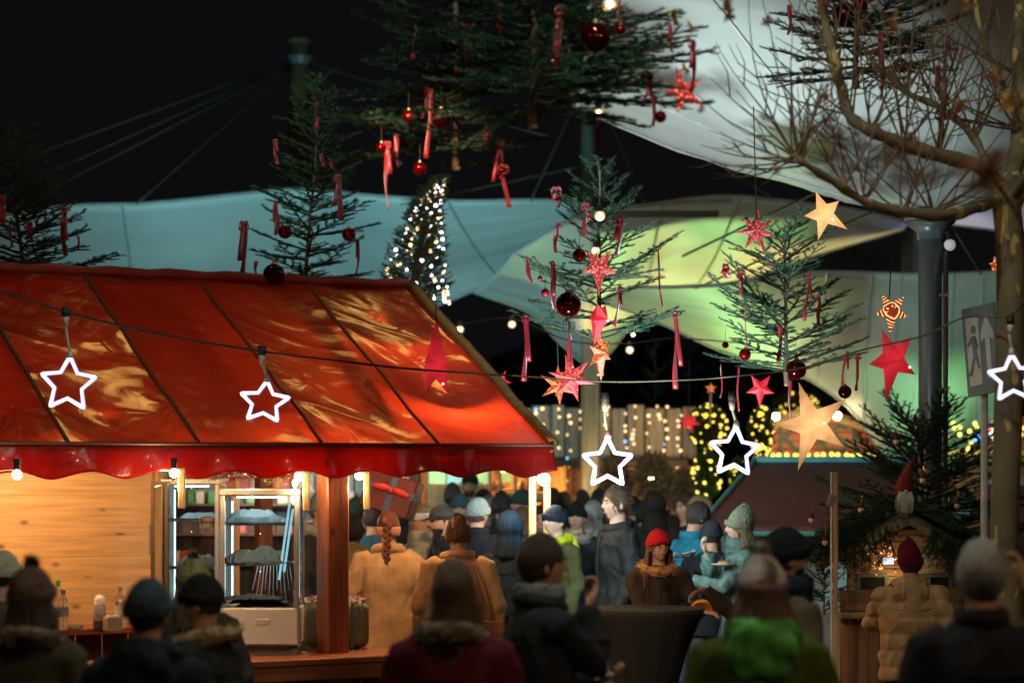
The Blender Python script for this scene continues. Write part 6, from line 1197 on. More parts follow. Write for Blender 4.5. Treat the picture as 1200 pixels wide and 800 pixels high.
def person(px, ytop, d, yaw, label, coat=(.03, .03, .035), fab='wool', hem=.80, hair='short', hc=(.05, .03, .02), hat=None, hatc=(.02, .02, .02), cuffc=None, pom=False, collar=None, colc=(.1, .08, .06), face=False, hyaw=0, pitch=0, arms=None, skin=0, bulk=1.0, lean=0, base=None, detail=0, glasses=False, beard=False, hood=None, hands=True, extras=None, trou=None, scarfc=None, seam=False, puff=0, hairlen=.30, sx=1.0):
    top = P(px, ytop, d); lift = .03 if hat else .012
    zb = base or 0; s = (top.z-zb)/(1.755+lift); t = thing('person', label, 'person', (top.x, d, zb), R(yaw)); t.scale = (s*sx, s*sx, s); rg_ = random.Random(int(px*13+ytop*7)); sd = rg_.uniform(0, 50)
    def pr(name, mb, m, sm=True, **k):
        me = mb if isinstance(mb, bpy.types.Mesh) else mb.mesh(name, None, sm)
        if not isinstance(mb, bpy.types.Mesh): fixnormals(me)
        if not me.materials: me.materials.append(m)
        o = bpy.data.objects.new(name, me); col.objects.link(o); o.parent = t if 'par' not in k else k['par']; MW[o.name] = MW[t.name]
        if k.get('solid'): md = o.modifiers.new('thick', 'SOLIDIFY'); md.thickness = k['solid']; md.offset = 0
        if k.get('label'): o['label'] = k['label']
        return o
    ly = math.tan(R(lean)); LN = lambda z: -max(0, z-.9)*ly          # lean forward (towards -y)
    HR = Matrix.Rotation(R(hyaw), 3, 'Z') @ Matrix.Rotation(R(pitch), 3, 'X'); HC = V((0, LN(1.635)-.012, 1.637))
    def H(p): return HC+HR @ V(p)
    Sh = {1: V((.175, LN(1.41), 1.41)), -1: V((-.175, LN(1.41), 1.41))}
    arms = arms or {}; W_ = {}; E_ = {}; HD = {}
    for sd_ in (1, -1):
        a = arms.get(sd_, None); w = (t.matrix_basis.inverted() @ a[0][1] if a[0][0] == 'w' else V(a[0])) if a else V((sd_*(.235+.03*rg_.random()), LN(1.2)*.5-.05-.04*rg_.random(), .90)); E_[sd_], W_[sd_] = arm_ik(Sh[sd_], w, sd_)
        HD[sd_] = (a[1], a[2], a[3]) if a and len(a) > 1 else ((0, -.15, -1), (-sd_, 0, 0), .5)
    # body: one surface
    mb = MB(); vox = (.011, .0075, .0055)[detail] if face or detail else .014
    mb.rings([(0, LN(z)*1, z, rx, ry) for z, rx, ry in ((.84, .12, .09), (.92, .155, .11), (1.06, .135, .095), (1.26, .155, .11), (1.38, .165, .095), (1.44, .13, .075), (1.475, .07, .062), (1.52, .054, .058), (1.60, .05, .055))], 20)
    hv = []
    mbh = MB().grid(lambda u, v: H(head_pt(.02+(PI-.04)*v, -PI+2*PI*u)), 48, 36); mb.v, mb.f = mb.v, mb.f; mb.add(mbh.v, mbh.f); mb.add([mbh.v[k] for k in range(48)], [tuple(range(48))]); mb.add([mbh.v[36*49+k] for k in range(48)], [tuple(range(48))])
    for sd_ in (1, -1):
        mb.ball(H((sd_*.075, .008, -.005)), (.011, .018, .032), 8, 8, HR); mb.tube([Sh[sd_]-V((sd_*.05, 0, 0)), Sh[sd_], E_[sd_], W_[sd_]], [.05, .052, .040, .026], 10)
        hip = V((sd_*.088, 0, .9)); mb.tube([hip+V((0, 0, .04)), hip, V((sd_*.098, -.012, .49)), V((sd_*.105, .015, .09))], [.085, .085, .055, .038], 10); mb.ball(V((sd_*.108, -.05, .04)), (.045, .12, .038), 10, 8)
        if hands: hand(mb, W_[sd_], HD[sd_][0], HD[sd_][1], sd_, HD[sd_][2])
        else: mb.ball(W_[sd_], .03, 8, 6)
    pr('body', remesh(mb, vox, 1), SKIN[skin])
    # trousers and shoes
    tm = trou or JEAN; mb = MB(); mb.rings([(0, 0, .80, .15, .11), (0, 0, .94, .165, .12), (0, 0, 1.0, .15, .11)], 16)
    for sd_ in (1, -1): mb.tube([(sd_*.085, 0, .90), (sd_*.092, -.005, .70), (sd_*.1, -.014, .49), (sd_*.104, .01, .25), (sd_*.106, .015, .09)], [.098, .088, .072, .064, .060], 12)
    pr('trousers', remesh(mb, .022, 1, lambda p: .008*noise.noise(p*11+V((sd, 0, 0)))), tm)
    for sd_ in (1, -1):
        mb = MB(); mb.ball(V((sd_*.108, -.055, .05)), (.052, .135, .048), 12, 8); mb.box((sd_*.108, -.055, .014), (.1, .27, .026), bev=.01); pr('shoe', mb, SHOE)
    # coat
    cm = cloth(fab+'_%d_%d_%d' % tuple(int(x*255) for x in coat), coat, .5 if fab == 'teddy' else .4, 150 if fab == 'teddy' else 120, .55 if fab == 'shell' else .9, sheen=.3 if fab == 'teddy' else 0)
    if 'camouflage' in label: cm = M('cloth_camouflage', coat, .7, bump=.4, bs=60, var=.85, vs=13)
    k = bulk; mb = MB(); hb = V((0, 0, hem)); rg2 = []
    if hem < .80: rg2 += [(0, 0, hem, .205*k, .165*k), (0, 0, .80, .19*k, .15*k)]
    else: rg2 += [(0, 0, hem, .185*k, .145*k)]
    rg2 += [(0, LN(z), z, rx*k, ry*k) for z, rx, ry in ((.95, .185, .14), (1.08, .172, .13), (1.25, .186, .142), (1.36, .195, .13), (1.42, .178, .108), (1.465, .115, .09), (1.50, .075, .075))]
    mb.rings(rg2, 22)
    for sd_ in (1, -1):
        wv = (W_[sd_]-E_[sd_]).normalized(); mb.ball(Sh[sd_]-V((0, 0, .012)), (.064*k, .062*k, .062*k), 10, 8); mb.tube([Sh[sd_]-V((sd_*.04, 0, -.0)), Sh[sd_]+V((0, 0, -.005)), Sh[sd_].lerp(E_[sd_], .5), E_[sd_], E_[sd_].lerp(W_[sd_], .55), W_[sd_]-wv*.005], [.075*k, .078*k, .07*k, .062*k, .057*k, .050*k], 12)
    fine = .0125 if detail or d < 16.5 and d > 12 else .018
    def disp(p):
        q = p*7+V((sd, 0, 0)); f = .012*noise.noise(q)+.010*noise.noise(V((p.x*17+sd, p.y*17, p.z*5)))+(.005 if fab == 'teddy' else .011)*(1-abs(noise.noise(V((p.x*9+p.z*4+sd, p.y*9, p.z*6)))))**5-.003
        if puff: f += puff*.016*(abs(math.sin(PI*p.z/.115+.25*math.sin(3*p.x)))**.5-.6)
        if fab == 'teddy': f += .0016*noise.noise(p*46)
        if seam and p.y > 0 and abs(p.x) < .03: f -= .007*g2(p.x, .008)
        # cross folds in the crook of the arms
        for sd2 in (1, -1):
            dd = (p-E_[sd2]).length
            if dd < .16: f += .007*(1-dd/.16)*math.sin(60*(p-E_[sd2]).dot((W_[sd2]-Sh[sd2]).normalized())+sd)
        return f
    pr('coat', remesh(mb, fine, 4, disp), cm)
    sur = [(hem, .185*k, .145*k)]+[(z, rx*k, ry*k) for z, rx, ry in ((.95, .185, .14), (1.08, .172, .13), (1.25, .186, .142), (1.36, .195, .13), (1.44, .13, .10))]
    def on(x, z, back=1, o_=.006):
        for i in range(len(sur)-1):
            if sur[i][0] <= z <= sur[i+1][0] or i == len(sur)-2:
                f_ = (z-sur[i][0])/(sur[i+1][0]-sur[i][0]); rx = sur[i][1]+(sur[i+1][1]-sur[i][1])*f_; ry = sur[i][2]+(sur[i+1][2]-sur[i][2])*f_; return V((x, LN(z)+back*(ry*math.sqrt(max(.05, 1-(x/rx)**2))+o_), z))
    dark = M('trim_dark', (.012, .012, .013), .5)
    zs = [hem+.02+(1.40-hem)*i/12 for i in range(13)]
    pr('zip', MB().tube([on(.004*math.sin(z*9), z, -1) for z in zs], .006, 6), dark if fab != 'teddy' else cm)
    for sd_ in (1, -1):
        pr('pocket', MB().tube([on(sd_*.06, 1.08, -1), on(sd_*.11, 1.00, -1)], .008, 6), cm)
    if fab != 'teddy': pr('seam', MB().tube([on(-.15+.3*i/10, 1.33-.012*math.cos(PI*(i/10-.5)), 1, .004) for i in range(11)], .005, 5), cm)
    # collar, hood, scarf
    nk = V((0, LN(1.49), 1.49))
    def torus(r0, r1, h, zc, m, name, jag=.004, ry=None, fur=0, tilt=0.0):
        mb = MB(); ry = ry or r0
        def fn(u, v):
            a = 2*PI*u; b_ = 2*PI*v; x = (r0+r1*math.cos(b_))*math.cos(a); y = (ry+r1*math.cos(b_))*math.sin(a); z = h*math.sin(b_)+tilt*math.sin(a); q = nk+V((x, y, zc+z)); return q+V((x, y, 0)).normalized()*jag*noise.noise(q*22+V((sd, 0, 0)))*2+V((0, 0, jag*noise.noise(q*17)))
        mb.grid(fn, 36, 10); o = pr(name, mb, m)
        if fur:
            f = MB()
            for i in range(fur):
                p = fn(rg_.random(), rg_.random()); n_ = (p-nk-V((0, 0, zc))); n_ = (n_.normalized()+V((rg_.uniform(-.6, .6), rg_.uniform(-.6, .6), rg_.uniform(-.6, .6)))).normalized()*rg_.uniform(.018, .036); w2 = n_.orthogonal().normalized()*.0035; f.add([p-w2, p+w2, p+n_], [(0, 1, 2)])
            pr('fur', f, m, False, par=o)
        return o
    if collar == 'stand': torus(.078, .016, .042, .012, cm, 'collar')
    elif collar == 'lapel': torus(.098, .026, .035, -.005, cm, 'collar', .008, .088, tilt=.02)
    elif collar == 'scarf': torus(.088, .034, .058, .022, cloth('knit_%d_%d_%d' % tuple(int(x*255) for x in colc), colc, .9, 60), 'scarf', .010, .092); torus(.092, .03, .04, -.03, cloth('knit_%d_%d_%d' % tuple(int(x*255) for x in colc), colc), 'scarf', .010, .096)
    elif collar == 'fur': torus(.112, .030, .040, -.012, M('fur_%d_%d_%d' % tuple(int(x*255) for x in colc), colc, .8, var=.5, vs=25, sheen=.4), 'fur_collar', .012, .125, fur=700, tilt=.025)
    elif collar == 'hood':
        cm2 = cm if colc is None else cloth('hood_%d_%d_%d' % tuple(int(x*255) for x in colc), colc); torus(.098, .034, .045, .0, cm2, 'hood', .012, .105, tilt=.02); mb = MB(); mb.ball(nk+V((0, .112, -.06)), (.14, .048, .115), 16, 12); pr('hood', remesh(mb, .012, 1, lambda p: .014*noise.noise(p*16)+.010*noise.noise(V((p.x*34, p.y*20, p.z*9)))), cm2)
    if scarfc: torus(.082, .028, .05, .03, cloth('scarf_%d_%d_%d' % tuple(int(x*255) for x in scarfc), scarfc, .9, 60), 'scarf', .010)
    # hair
    hm = hairm('%d_%d_%d' % tuple(int(x*255) for x in hc), hc)
    def warp(mb): mb.v = [tuple(H(p)) for p in mb.v]; return mb
    hs_ = .95 if hat else 1.0
    if hair == 'short': pr('hair', warp(shell(lambda ph: PI*(.34+.30*min(1, (abs(ph)/1.5))**1.5+(.03 if abs(ph) > 2.2 else 0)-.10*g2(abs(ph)-1.25, .25)), (1.09*hs_, 1.08*hs_, 1.09*hs_), (0, .004, .006), nu=80, nv=24, ridge=.06 if not hat else .02, seed=sd)), hm, solid=.006)
    elif hair in ('long', 'bob'):
        hl = hairlen
        pr('hair', warp(shell(lambda ph: PI*(.33+.24*min(1, abs(ph)/1.2)), (1.12*hs_, 1.10*hs_, 1.10*hs_), (0, .006, .006), lambda ph: ((hl*(1 if abs(ph) > 1.3 else .0)+.02)*(1+.12*noise.noise(V((ph*3, 1, sd)))), .035 if abs(ph) > 1.2 else 0), nu=72, nv=26, ridge=.045 if not hat else .02, seed=sd)), hm, solid=.008)
        lk = MB()
        for i in range(70):
            ph = rg_.choice((-1, 1))*rg_.uniform(1.4, 3.14); p = head_pt(PI*.57, ph, 1, False); p = V((p.x*1.2, p.y*1.16, p.z)); L_ = hl*rg_.uniform(.7, 1.1); p1 = head_pt(PI*rg_.uniform(.12, .4), ph, 1.1, False); lk.tube([H(p1), H(head_pt(PI*.48, ph, 1.15, False)), H(p), H(p+V((p.x*.25, p.y*.2, -L_*.4+0))), H(p+V((p.x*.42+rg_.uniform(-.02, .02), p.y*.32, -L_*.75))), H(p+V((p.x*.4+rg_.uniform(-.03, .03), p.y*.35, -L_)))], [.003, .006, .007, .009, .007, .002], 5)
        pr('hair_lock', lk, hm)
    elif hair == 'spiky':
        pr('hair', warp(shell(lambda ph: PI*(.34+.30*min(1, (abs(ph)/1.5))**1.5), (1.08, 1.08, 1.08), (0, .004, .006), nu=64, nv=20, ridge=.04, seed=sd)), hm, solid=.006); lk = MB()
        for i in range(320):
            ph = rg_.uniform(-PI, PI); th = PI*rg_.uniform(.02, .62 if abs(ph) > 1 else .34); p = head_pt(th, ph, 1.07, False)+V((0, .004, .006)); n_ = p.normalized(); q = p+(n_*.35+V((0, .35, -.75 if th > .8 else .1))+V((rg_.uniform(-.3, .3),)*3))*.03; lk.tube([H(p), H(p.lerp(q, .6)+n_*.004), H(q)], [.0045, .004, .001], 4, cap=False)
        pr('hair_tuft', lk, hm)
    elif hair == 'braid':
        pr('hair', warp(shell(lambda ph: PI*(.34+.30*min(1, (abs(ph)/1.5))**1.5), (1.08, 1.09, 1.08), (0, .004, .006), nu=64, nv=20, ridge=.03, seed=sd)), hm, solid=.006); bm2 = MB(); p0 = V((.0, .105, .02))
        for i in range(19): f = i/18; bm2.ball(H(V((.0+.012*(-1)**i*(1-f*.5)+.0, .112+.03*math.sin(f*2), .04-.42*f))), (.024*(1-.55*f), .02*(1-.5*f), .026*(1-.3*f)), 8, 6, Matrix.Rotation(.5*(-1)**i, 3, 'Y'))
        pr('braid', bm2, hm)
        hb2 = MB().grid(lambda u, v: H(V((head_pt(PI*(.43+.17*v), -PI+2*PI*u, 1, False).x*1.17, head_pt(PI*(.43+.17*v), -PI+2*PI*u, 1, False).y*1.15, head_pt(PI*(.43+.17*v), -PI+2*PI*u, 1, False).z*1.05-.012))), 48, 6); pr('headband', hb2, cloth('band_pink', (.55, .27, .19), .6, 70), solid=.008)
    # hats
    hcm = cloth('knit_%d_%d_%d' % tuple(int(x*255) for x in hatc), hatc, .9, 55) if hat not in ('cap',) else cloth('cap_%d_%d_%d' % tuple(int(x*255) for x in hatc), hatc)
    if hat in ('beanie', 'floppy', 'patterned'):
        fl = .0 if hat != 'floppy' else 1
        def bf(u, v):
            ph = -PI+2*PI*u; lim = PI*(.44+.09*min(1, abs(ph)/2.2)); p = head_pt(max(.001, lim*v), ph, 1, False); q = V((p.x*1.15, p.y*1.13, p.z*1.06+.006)); q *= 1+.008*math.sin(ph*30)+.035*noise.noise(V((q.x*14, q.y*14, q.z*9+sd)))
            if fl and p.z > .03: q += V((.0+.03*(p.z/.118), .035*(p.z/.118), .05*((p.z-.03)/.088)**.7*(1-.3*math.cos(ph-1.2))))
            return H(q)
        o = pr('beanie', MB().grid(bf, 72, 22), hcm if hat != 'patterned' else M('knit_patterned', hatc, .9), solid=.006)
        def cf(u, v):
            ph = -PI+2*PI*u; lim = PI*(.44+.09*min(1, abs(ph)/2.2)); p = head_pt(lim, ph, 1, False); b_ = 2*PI*v; r = math.hypot(p.x, p.y); q = V((p.x*1.17, p.y*1.14, p.z*1.0+.022)); n_ = V((p.x, p.y, 0)).normalized(); return H(q+n_*(.008*math.cos(b_)+.0022*math.sin(ph*34))+V((0, 0, .026*math.sin(b_))))
        pr('cuff', MB().grid(cf, 72, 10), hcm if not cuffc else cloth('knit_%d_%d_%d' % tuple(int(x*255) for x in cuffc), cuffc, .9, 55), par=t)
        if pom:
            f = MB(); c_ = H(V((0, .0, .145)))
            for i in range(420): v_ = V((rg_.gauss(0, 1), rg_.gauss(0, 1), rg_.gauss(0, 1))).normalized(); w2 = v_.orthogonal().normalized()*.004; f.add([c_-w2, c_+w2, c_+v_*rg_.uniform(.03, .046)], [(0, 1, 2)])
            pr('pompom', f, hcm if pom is True else cloth('pom_%d_%d_%d' % tuple(int(x*255) for x in pom), pom), False, par=o)
    elif hat == 'cap':
        pr('cap', MB().grid(lambda u, v: H(V((head_pt(max(.001, PI*.43*v), -PI+2*PI*u, 1, False).x*1.17, head_pt(max(.001, PI*.43*v), -PI+2*PI*u, 1, False).y*1.12, head_pt(max(.001, PI*.43*v), -PI+2*PI*u, 1, False).z*1.0+.016))), 48, 14), hcm, solid=.006)
        def bk(u, v): a = (u-.5)*2.0; r = 1+.75*v*math.cos(a*.75); return H(V((.08*math.sin(a)*(1+.15*v), -.095*math.cos(a)*r-.002, .038-.02*v*math.cos(a))))
        pr('peak', MB().grid(bk, 20, 6), hcm, solid=.006)
    elif hat == 'brim':
        pr('hat_crown', MB().grid(lambda u, v: H(V((head_pt(max(.001, PI*.42*v), -PI+2*PI*u, 1, False).x*1.2, head_pt(max(.001, PI*.42*v), -PI+2*PI*u, 1, False).y*1.14, min(.125, head_pt(max(.001, PI*.42*v), -PI+2*PI*u, 1, False).z*1.25+.005)))), 40, 14), hcm, solid=.006)
        pr('hat_brim', MB().grid(lambda u, v: H(V(((.088+.04*v)*math.sin(2*PI*u), -(.105+.04*v)*math.cos(2*PI*u), .035+.006*math.cos(4*PI*u)))), 40, 3), hcm, solid=.005)
    elif hat == 'headband':
        pr('headband', MB().grid(lambda u, v: H(V((head_pt(PI*(.33+.14*v), -PI+2*PI*u, 1, False).x*1.17, head_pt(PI*(.33+.14*v), -PI+2*PI*u, 1, False).y*1.15, head_pt(PI*(.33+.14*v), -PI+2*PI*u, 1, False).z*1.05))), 48, 6), hcm, solid=.01)
    if hood:
        hm2 = cloth('hood_%d_%d_%d' % tuple(int(x*255) for x in hood), hood, .5)
        pr('hood', warp(shell(lambda ph: PI*(.30+.30*min(1, abs(ph)/.9)), (1.26, 1.24, 1.15), (0, .012, .004), lambda ph: (.16 if abs(ph) > .7 else .02, .035), nu=56, nv=20, ridge=.085, seed=sd)), hm2, solid=.012)
    if beard: pr('beard', warp(MB().grid(lambda u, v: head_pt(PI*(.62+.30*v), -1.35+2.7*u, 1.03, True), 30, 10)), hairm('beard', (.04, .028, .02)), solid=.004)
    # face
    if face:
        for sd_ in (1, -1):
            e = pr('eye', MB().ball(H((sd_*.030, -.0775, .012)), .0115, 12, 8), EYE); pr('iris', MB().ball(H((sd_*.030-.0, -.0865, .012)), (.0085, .0035, .0080), 10, 6), IRIS, par=e)
            lid = MB().grid(lambda u, v: H((sd_*.030+.015*(2*u-1), -.0905+.010*(2*u-1)**2+.002*v, .0165+.006*(1-(2*u-1)**2)+.004*v)), 8, 2); pr('eyelid', lid, SKIN[skin], par=e, solid=.002)
            pr('eyebrow', MB().tube([H((sd_*.014, -.0985, .029)), H((sd_*.030, -.0965, .036)), H((sd_*.047, -.084, .031))], [.0045, .0052, .002], 6), hm)
        pr('mouth', MB().tube([H((-.021, -.0905, -.0565)), H((-.008, -.1005, -.0555)), H((0, -.1010, -.0568)), H((.008, -.1005, -.0555)), H((.021, -.0905, -.0565))], [.0012, .0042, .0042, .0042, .0012], 8), LIP)
        if glasses:
            g = MB()
            for sd_ in (1, -1):
                c_ = V((sd_*.031, -.107, .010)); g.tube([H(c_+V((.024*math.cos(2*PI*i/18), .004*abs(math.cos(2*PI*i/18)), .019*math.sin(2*PI*i/18)))) for i in range(19)], .0022, 6, cap=False); g.tube([H(c_+V((sd_*.024, .004, .005))), H((sd_*.074, -.06, .014)), H((sd_*.078, .008, .012))], .002, 6)
            g.tube([H((-.008, -.111, .013)), H((.008, -.111, .013))], .002, 6); pr('glasses', g, GLS)
    PEOPLE.append(t); return t, pr, H, W_, s
TAN = (.42, .255, .13)
BLK, NAVY = (.018, .019, .022), (.016, .022, .036)
# --- nearest row, out of focus
person(35, 658, 9.0, 165, 'person from behind in brown bobble hat and olive fur collared coat near the frame edge', (.055, .05, .03), hat='beanie', hatc=(.10, .05, .04), pom=True, collar='fur', colc=(.16, .10, .06), hair='long', hc=(.07, .045, .03), detail=0)
person(172, 672, 8.5, 172, 'person from behind in slate blue knit hat and dark jacket before the board wall', (.014, .022, .028), hat='beanie', hatc=(.035, .055, .075), collar='hood', colc=None, hair='short')
person(240, 668, 10.0, -112, 'person turned away in black beanie and black jacket, fur on the hood', (.022, .02, .02), hat='beanie', hatc=(.012, .012, .012), collar='fur', colc=(.30, .19, .09), face=True, hair='short', pitch=8)
person(226, 650, 11.6, 178, 'person in pale olive knit hat half hidden by the black beanie', (.05, .04, .03), hat='beanie', hatc=(.30, .25, .11), pom=(.30, .24, .12), hair='long', hc=(.12, .08, .05))
person(530, 657, 9.0, 172, 'woman from behind with long brown hair, fur collar and maroon jacket', (.085, .008, .014), collar='fur', colc=(.16, .10, .055), hair='long', hc=(.085, .042, .018), hairlen=.26)
person(632, 626, 10.0, 112, 'dark haired man in profile with a grey scarf, hand raised to his mouth', (.022, .024, .028), hair='short', hc=(.035, .02, .013), scarfc=(.16, .18, .19), face=True, hyaw=0, arms={-1: ((-.05, -.20, 1.46), (.1, -.3, .6), (.2, 1, 0), .9), 1: ((.10, -.30, 1.15), (-.7, -.6, .2), (0, .3, 1), .7)}, detail=1, collar='lapel')
person(893, 644, 8.5, 176, 'person from behind in white and purple bobble hat and green jacket, bright green hood', (.055, .075, .012), hat='beanie', hatc=(.50, .44, .42), cuffc=(.16, .09, .19), pom=(.5, .46, .45), collar='hood', colc=(.08, .30, .07), hair='long', hc=(.10, .05, .03), hairlen=.16)
person(918, 613, 10.5, 112, 'man in profile wearing black beanie, spectacles and a thick dark navy scarf', (.10, .075, .05), hat='beanie', hatc=(.010, .010, .012), collar='scarf', colc=(.016, .026, .042), face=True, glasses=True, hair='short', beard=True)
person(1150, 633, 8.3, 172, 'grey haired man from behind in a black coat, one hand at his ear', (.014, .014, .02), hair='short', hc=(.24, .23, .23), collar='stand', arms={-1: ((-.15, -.05, 1.60), (.15, -.15, .9), (1, 0, 0), .6)})
person(2, 641, 12.0, 160, 'person in cream beanie cut off by the frame edge at the stall', (.09, .07, .05), hat='beanie', hatc=(.5, .42, .32), hair='short')
# --- middle of the square
t, pr, H, W_, s = person(1067, 636, 15.0, 172, 'person from behind in floppy burgundy beanie and tan puffer jacket photographing the hut', (.52, .30, .15), 'shell', .82, hat='floppy', hatc=(.15, .006, .016), collar='hood', colc=None, hair='short', puff=1, bulk=1.2, detail=1, arms={1: ((.16, -.36, 1.36), (-.1, -.2, 1), (-.8, .2, .2), .8), -1: ((-.25, -.12, 1.0), (-.2, -.5, -.9), (1, 0, 0), .5)})
phw = V(P(1041, 657, 14.62)); ph_ = thing('smartphone', 'phone with lit screen held up to photograph the nativity hut', 'phone', phw); part('phone_body', MB().box(phw, (.075, .010, .05), Matrix.Rotation(R(-8), 3, 'Z'), bev=.004), M('phone_black', (.02, .02, .02), .3), ph_); part('screen', MB().box(phw-V((0.001, .0062, 0)), (.066, .002, .042), Matrix.Rotation(R(-8), 3, 'Z')), lantern_mat('phone_screen', (.5, .55, .6), (.9, .92, 1), .9, 30, 'noise', .15), ph_)
t, pr, H, W_, s = person(768, 616, 16.6, 8, 'woman in red beanie, spectacles and long brown hair leaning at the black standing table', (.045, .033, .026), 'wool', .70, hat='beanie', hatc=(.50, .016, .022), collar='fur', colc=(.34, .17, .06), hair='long', hc=(.11, .052, .022), hairlen=.34, face=True, glasses=True, detail=2, lean=8, skin=0, hyaw=14, pitch=-2, arms={-1: ((.05, -.33, 1.15), (1, -.15, .0), (0, 0, -1), .3), 1: ((.27, -.34, 1.165), (.95, -.25, -.12), (0, .35, -1), .45)}, bulk=1.0)
hw = t.matrix_basis @ W_[1]
plq = P(823, 711, hw.y-.03); pt2 = thing('plate', 'flat round orange plate under the hand of the woman in the red beanie', 'plate', plq); part('disc', MB().tube([plq-V((0, .012, .0)), plq+V((0, .0, 0)), plq+V((0, .012, 0))], [.072, .078, .072], 24), M('plate_orange', (.75, .30, .03), .4, var=.1), pt2, smooth=False)
pt2.rotation_euler = (R(50), 0, R(0))
# standing table
tq = P(757, 712, 16.05); st = thing('standing_table', 'tall round standing table under a stretched black cloth', 'table', (tq.x, 16.05, 0)); zt = tq.z
part('table_top', MB().tube([(tq.x, 16.05, zt-.035), (tq.x, 16.05, zt-.03), (tq.x, 16.05, zt)], [.37, .385, .385], 40), M('cloth_black', (.012, .012, .012), .85), st)
def skirt(u, v):
    a = 2*PI*u; r = .39-.20*math.sin(min(1, v*1.5)*PI/2)+.10*max(0, v-.66)*3; r *= 1+.035*v*math.cos(4*a)+.015*math.sin(13*a)*math.sin(PI*v); return V((tq.x+r*math.cos(a), 16.05+r*math.sin(a), zt-.004-(zt-.04)*v))
part('cloth_cover', MB().grid(skirt, 72, 20), M('cloth_black', (.012, .012, .012)), st, smooth=True, solid=.004); part('leg', MB().tube([(tq.x, 16.05, 0), (tq.x, 16.05, zt-.04)], .04, 10), steelf, st)
person(455, 598, 17.0, 180, 'woman from behind in long camel teddy coat, pink headband and dark red braid', TAN, 'teddy', .55, hair='braid', hc=(.10, .022, .014), collar='lapel', seam=True, bulk=1.12, detail=1, arms={1: ((.25, -.14, .98), (0, -.7, -.6), (-1, 0, 0), .6), -1: ((-.26, -.12, 1.0), (0, -.7, -.6), (1, 0, 0), .6)})
t, pr, H, W_, s = person(537, 604, 16.0, 180, 'person from behind with short tousled brown hair, camel teddy coat and shoulder bag', (.45, .27, .14), 'teddy', .62, hair='spiky', hc=(.13, .058, .022), collar='lapel', seam=True, bulk=1.2, detail=1)
pr('bag_strap', MB().tube([(-.12, .15, 1.43), (-.17, .17, 1.3), (-.22, .17, 1.15), (-.24, .15, 1.0)], [.013, .015, .015, .013], 6, flat=.5), M('strap_tan', (.28, .14, .06), .5))
bq = t.matrix_basis @ V((-.25, .16, .98)); bgt = thing('handbag', 'small tan leather shoulder bag under the arm of the tousled haired person', 'bag', bq); part('bag_body', MB().box(bq, (.24, .09, .16), bev=.03), M('leather_tan', (.30, .15, .07), .45, bump=.3, bs=60), bgt); part('flap', MB().box(bq+V((0, -.048, .03)), (.22, .01, .09), bev=.004), M('leather_tan2', (.24, .11, .05), .45), bgt)
person(376, 574, 18.0, 62, 'man in grey hooded sweater and dark jacket half behind the red post', (.02, .025, .03), hat='beanie', hatc=(.12, .16, .15), collar='hood', colc=(.24, .26, .22), face=True, hair='short')
person(414, 606, 18.3, 168, 'person in beige hooded jacket between the red post and the camel coat', (.42, .30, .17), 'shell', .80, collar='hood', colc=(.36, .25, .14), hair='short', hc=(.03, .02, .015), puff=.7, bulk=1.1)
person(417, 580, 20.6, 175, 'person in dark green beanie just behind the pale batten', (.03, .05, .08), hat='beanie', hatc=(.03, .075, .055), hair='short')
person(437, 590, 20.0, 170, 'person in blue jacket below the hanging present', (.03, .10, .17), hair='short', hc=(.04, .02, .015))
t, pr, H, W_, s = person(497, 588, 18.4, -62, 'fair woman in cream headband and white puffer jacket eating, pale scarf', (.44, .52, .50), 'shell', .8, hat='headband', hatc=(.60, .60, .55), collar='scarf', colc=(.50, .54, .50), hair='short', hc=(.22, .15, .08), face=True, puff=.8, detail=1, skin=2, arms={-1: ((-.06, -.24, 1.45), (.1, -.2, .9), (.2, .9, 0), .9), 1: ((.12, -.30, 1.15), (-.5, -.8, .2), (-.3, 0, .9), .7)})
fq = (t.matrix_basis @ W_[-1])+V((0.01, -.02, .10)); single('chip', MB().box(fq, (.014, .014, .07), Matrix.Rotation(.5, 3, 'Y'), bev=.003), M('chip_yellow', (.75, .48, .10), .6), 'yellow potato chip in the raised hand of the woman with the headband', 'chip')
person(520, 589, 18.0, -66, 'bearded man in dark flat cap and navy jacket facing the woman with the headband', NAVY, 'shell', .8, hat='cap', hatc=(.055, .075, .085), collar='stand', hair='short', hc=(.05, .035, .025), face=True, beard=True, detail=1, skin=2)
by_ = P(445, 672, 17.7); bt_ = thing('bottle', 'squat yellow bottle with white label between the camel coats', 'bottle', by_); part('body', MB().tube([by_, by_+V((0, 0, .13)), by_+V((0, 0, .17)), by_+V((0, 0, .185))], [.036, .036, .022, .018], 14), M('bottle_yellow', (.75, .52, .03), .35, var=.1), bt_, smooth=True); part('cap', MB().tube([by_+V((0, 0, .185)), by_+V((0, 0, .215))], .022, 12), M('cap_yellow', (.8, .6, .05), .4), bt_); part('label', MB().tube([by_+V((0, 0, .03)), by_+V((0, 0, .09))], .0367, 14, cap=False), whitep, bt_, smooth=True)
tb2 = thing('table', 'small dark table holding the yellow bottle among the crowd', 'table', (by_.x, 17.75, 0)); part('table_top', MB().tube([(by_.x, 17.75, by_.z-.03), (by_.x, 17.75, by_.z-.001)], .3, 30), M('table_dark', (.05, .04, .035), .5), tb2); part('leg', MB().tube([(by_.x, 17.75, 0), (by_.x, 17.75, by_.z-.03)], .035, 10), steelf, tb2); part('foot', MB().tube([(by_.x, 17.75, 0), (by_.x, 17.75, .02)], .25, 20), steelf, tb2)
person(559, 580, 18.8, 150, 'person from behind in pale grey beanie and wide black coat', (.012, .015, .022), hat='beanie', hatc=(.27, .32, .32), hair='short', bulk=1.15, collar='stand', hc=(.10, .05, .03))
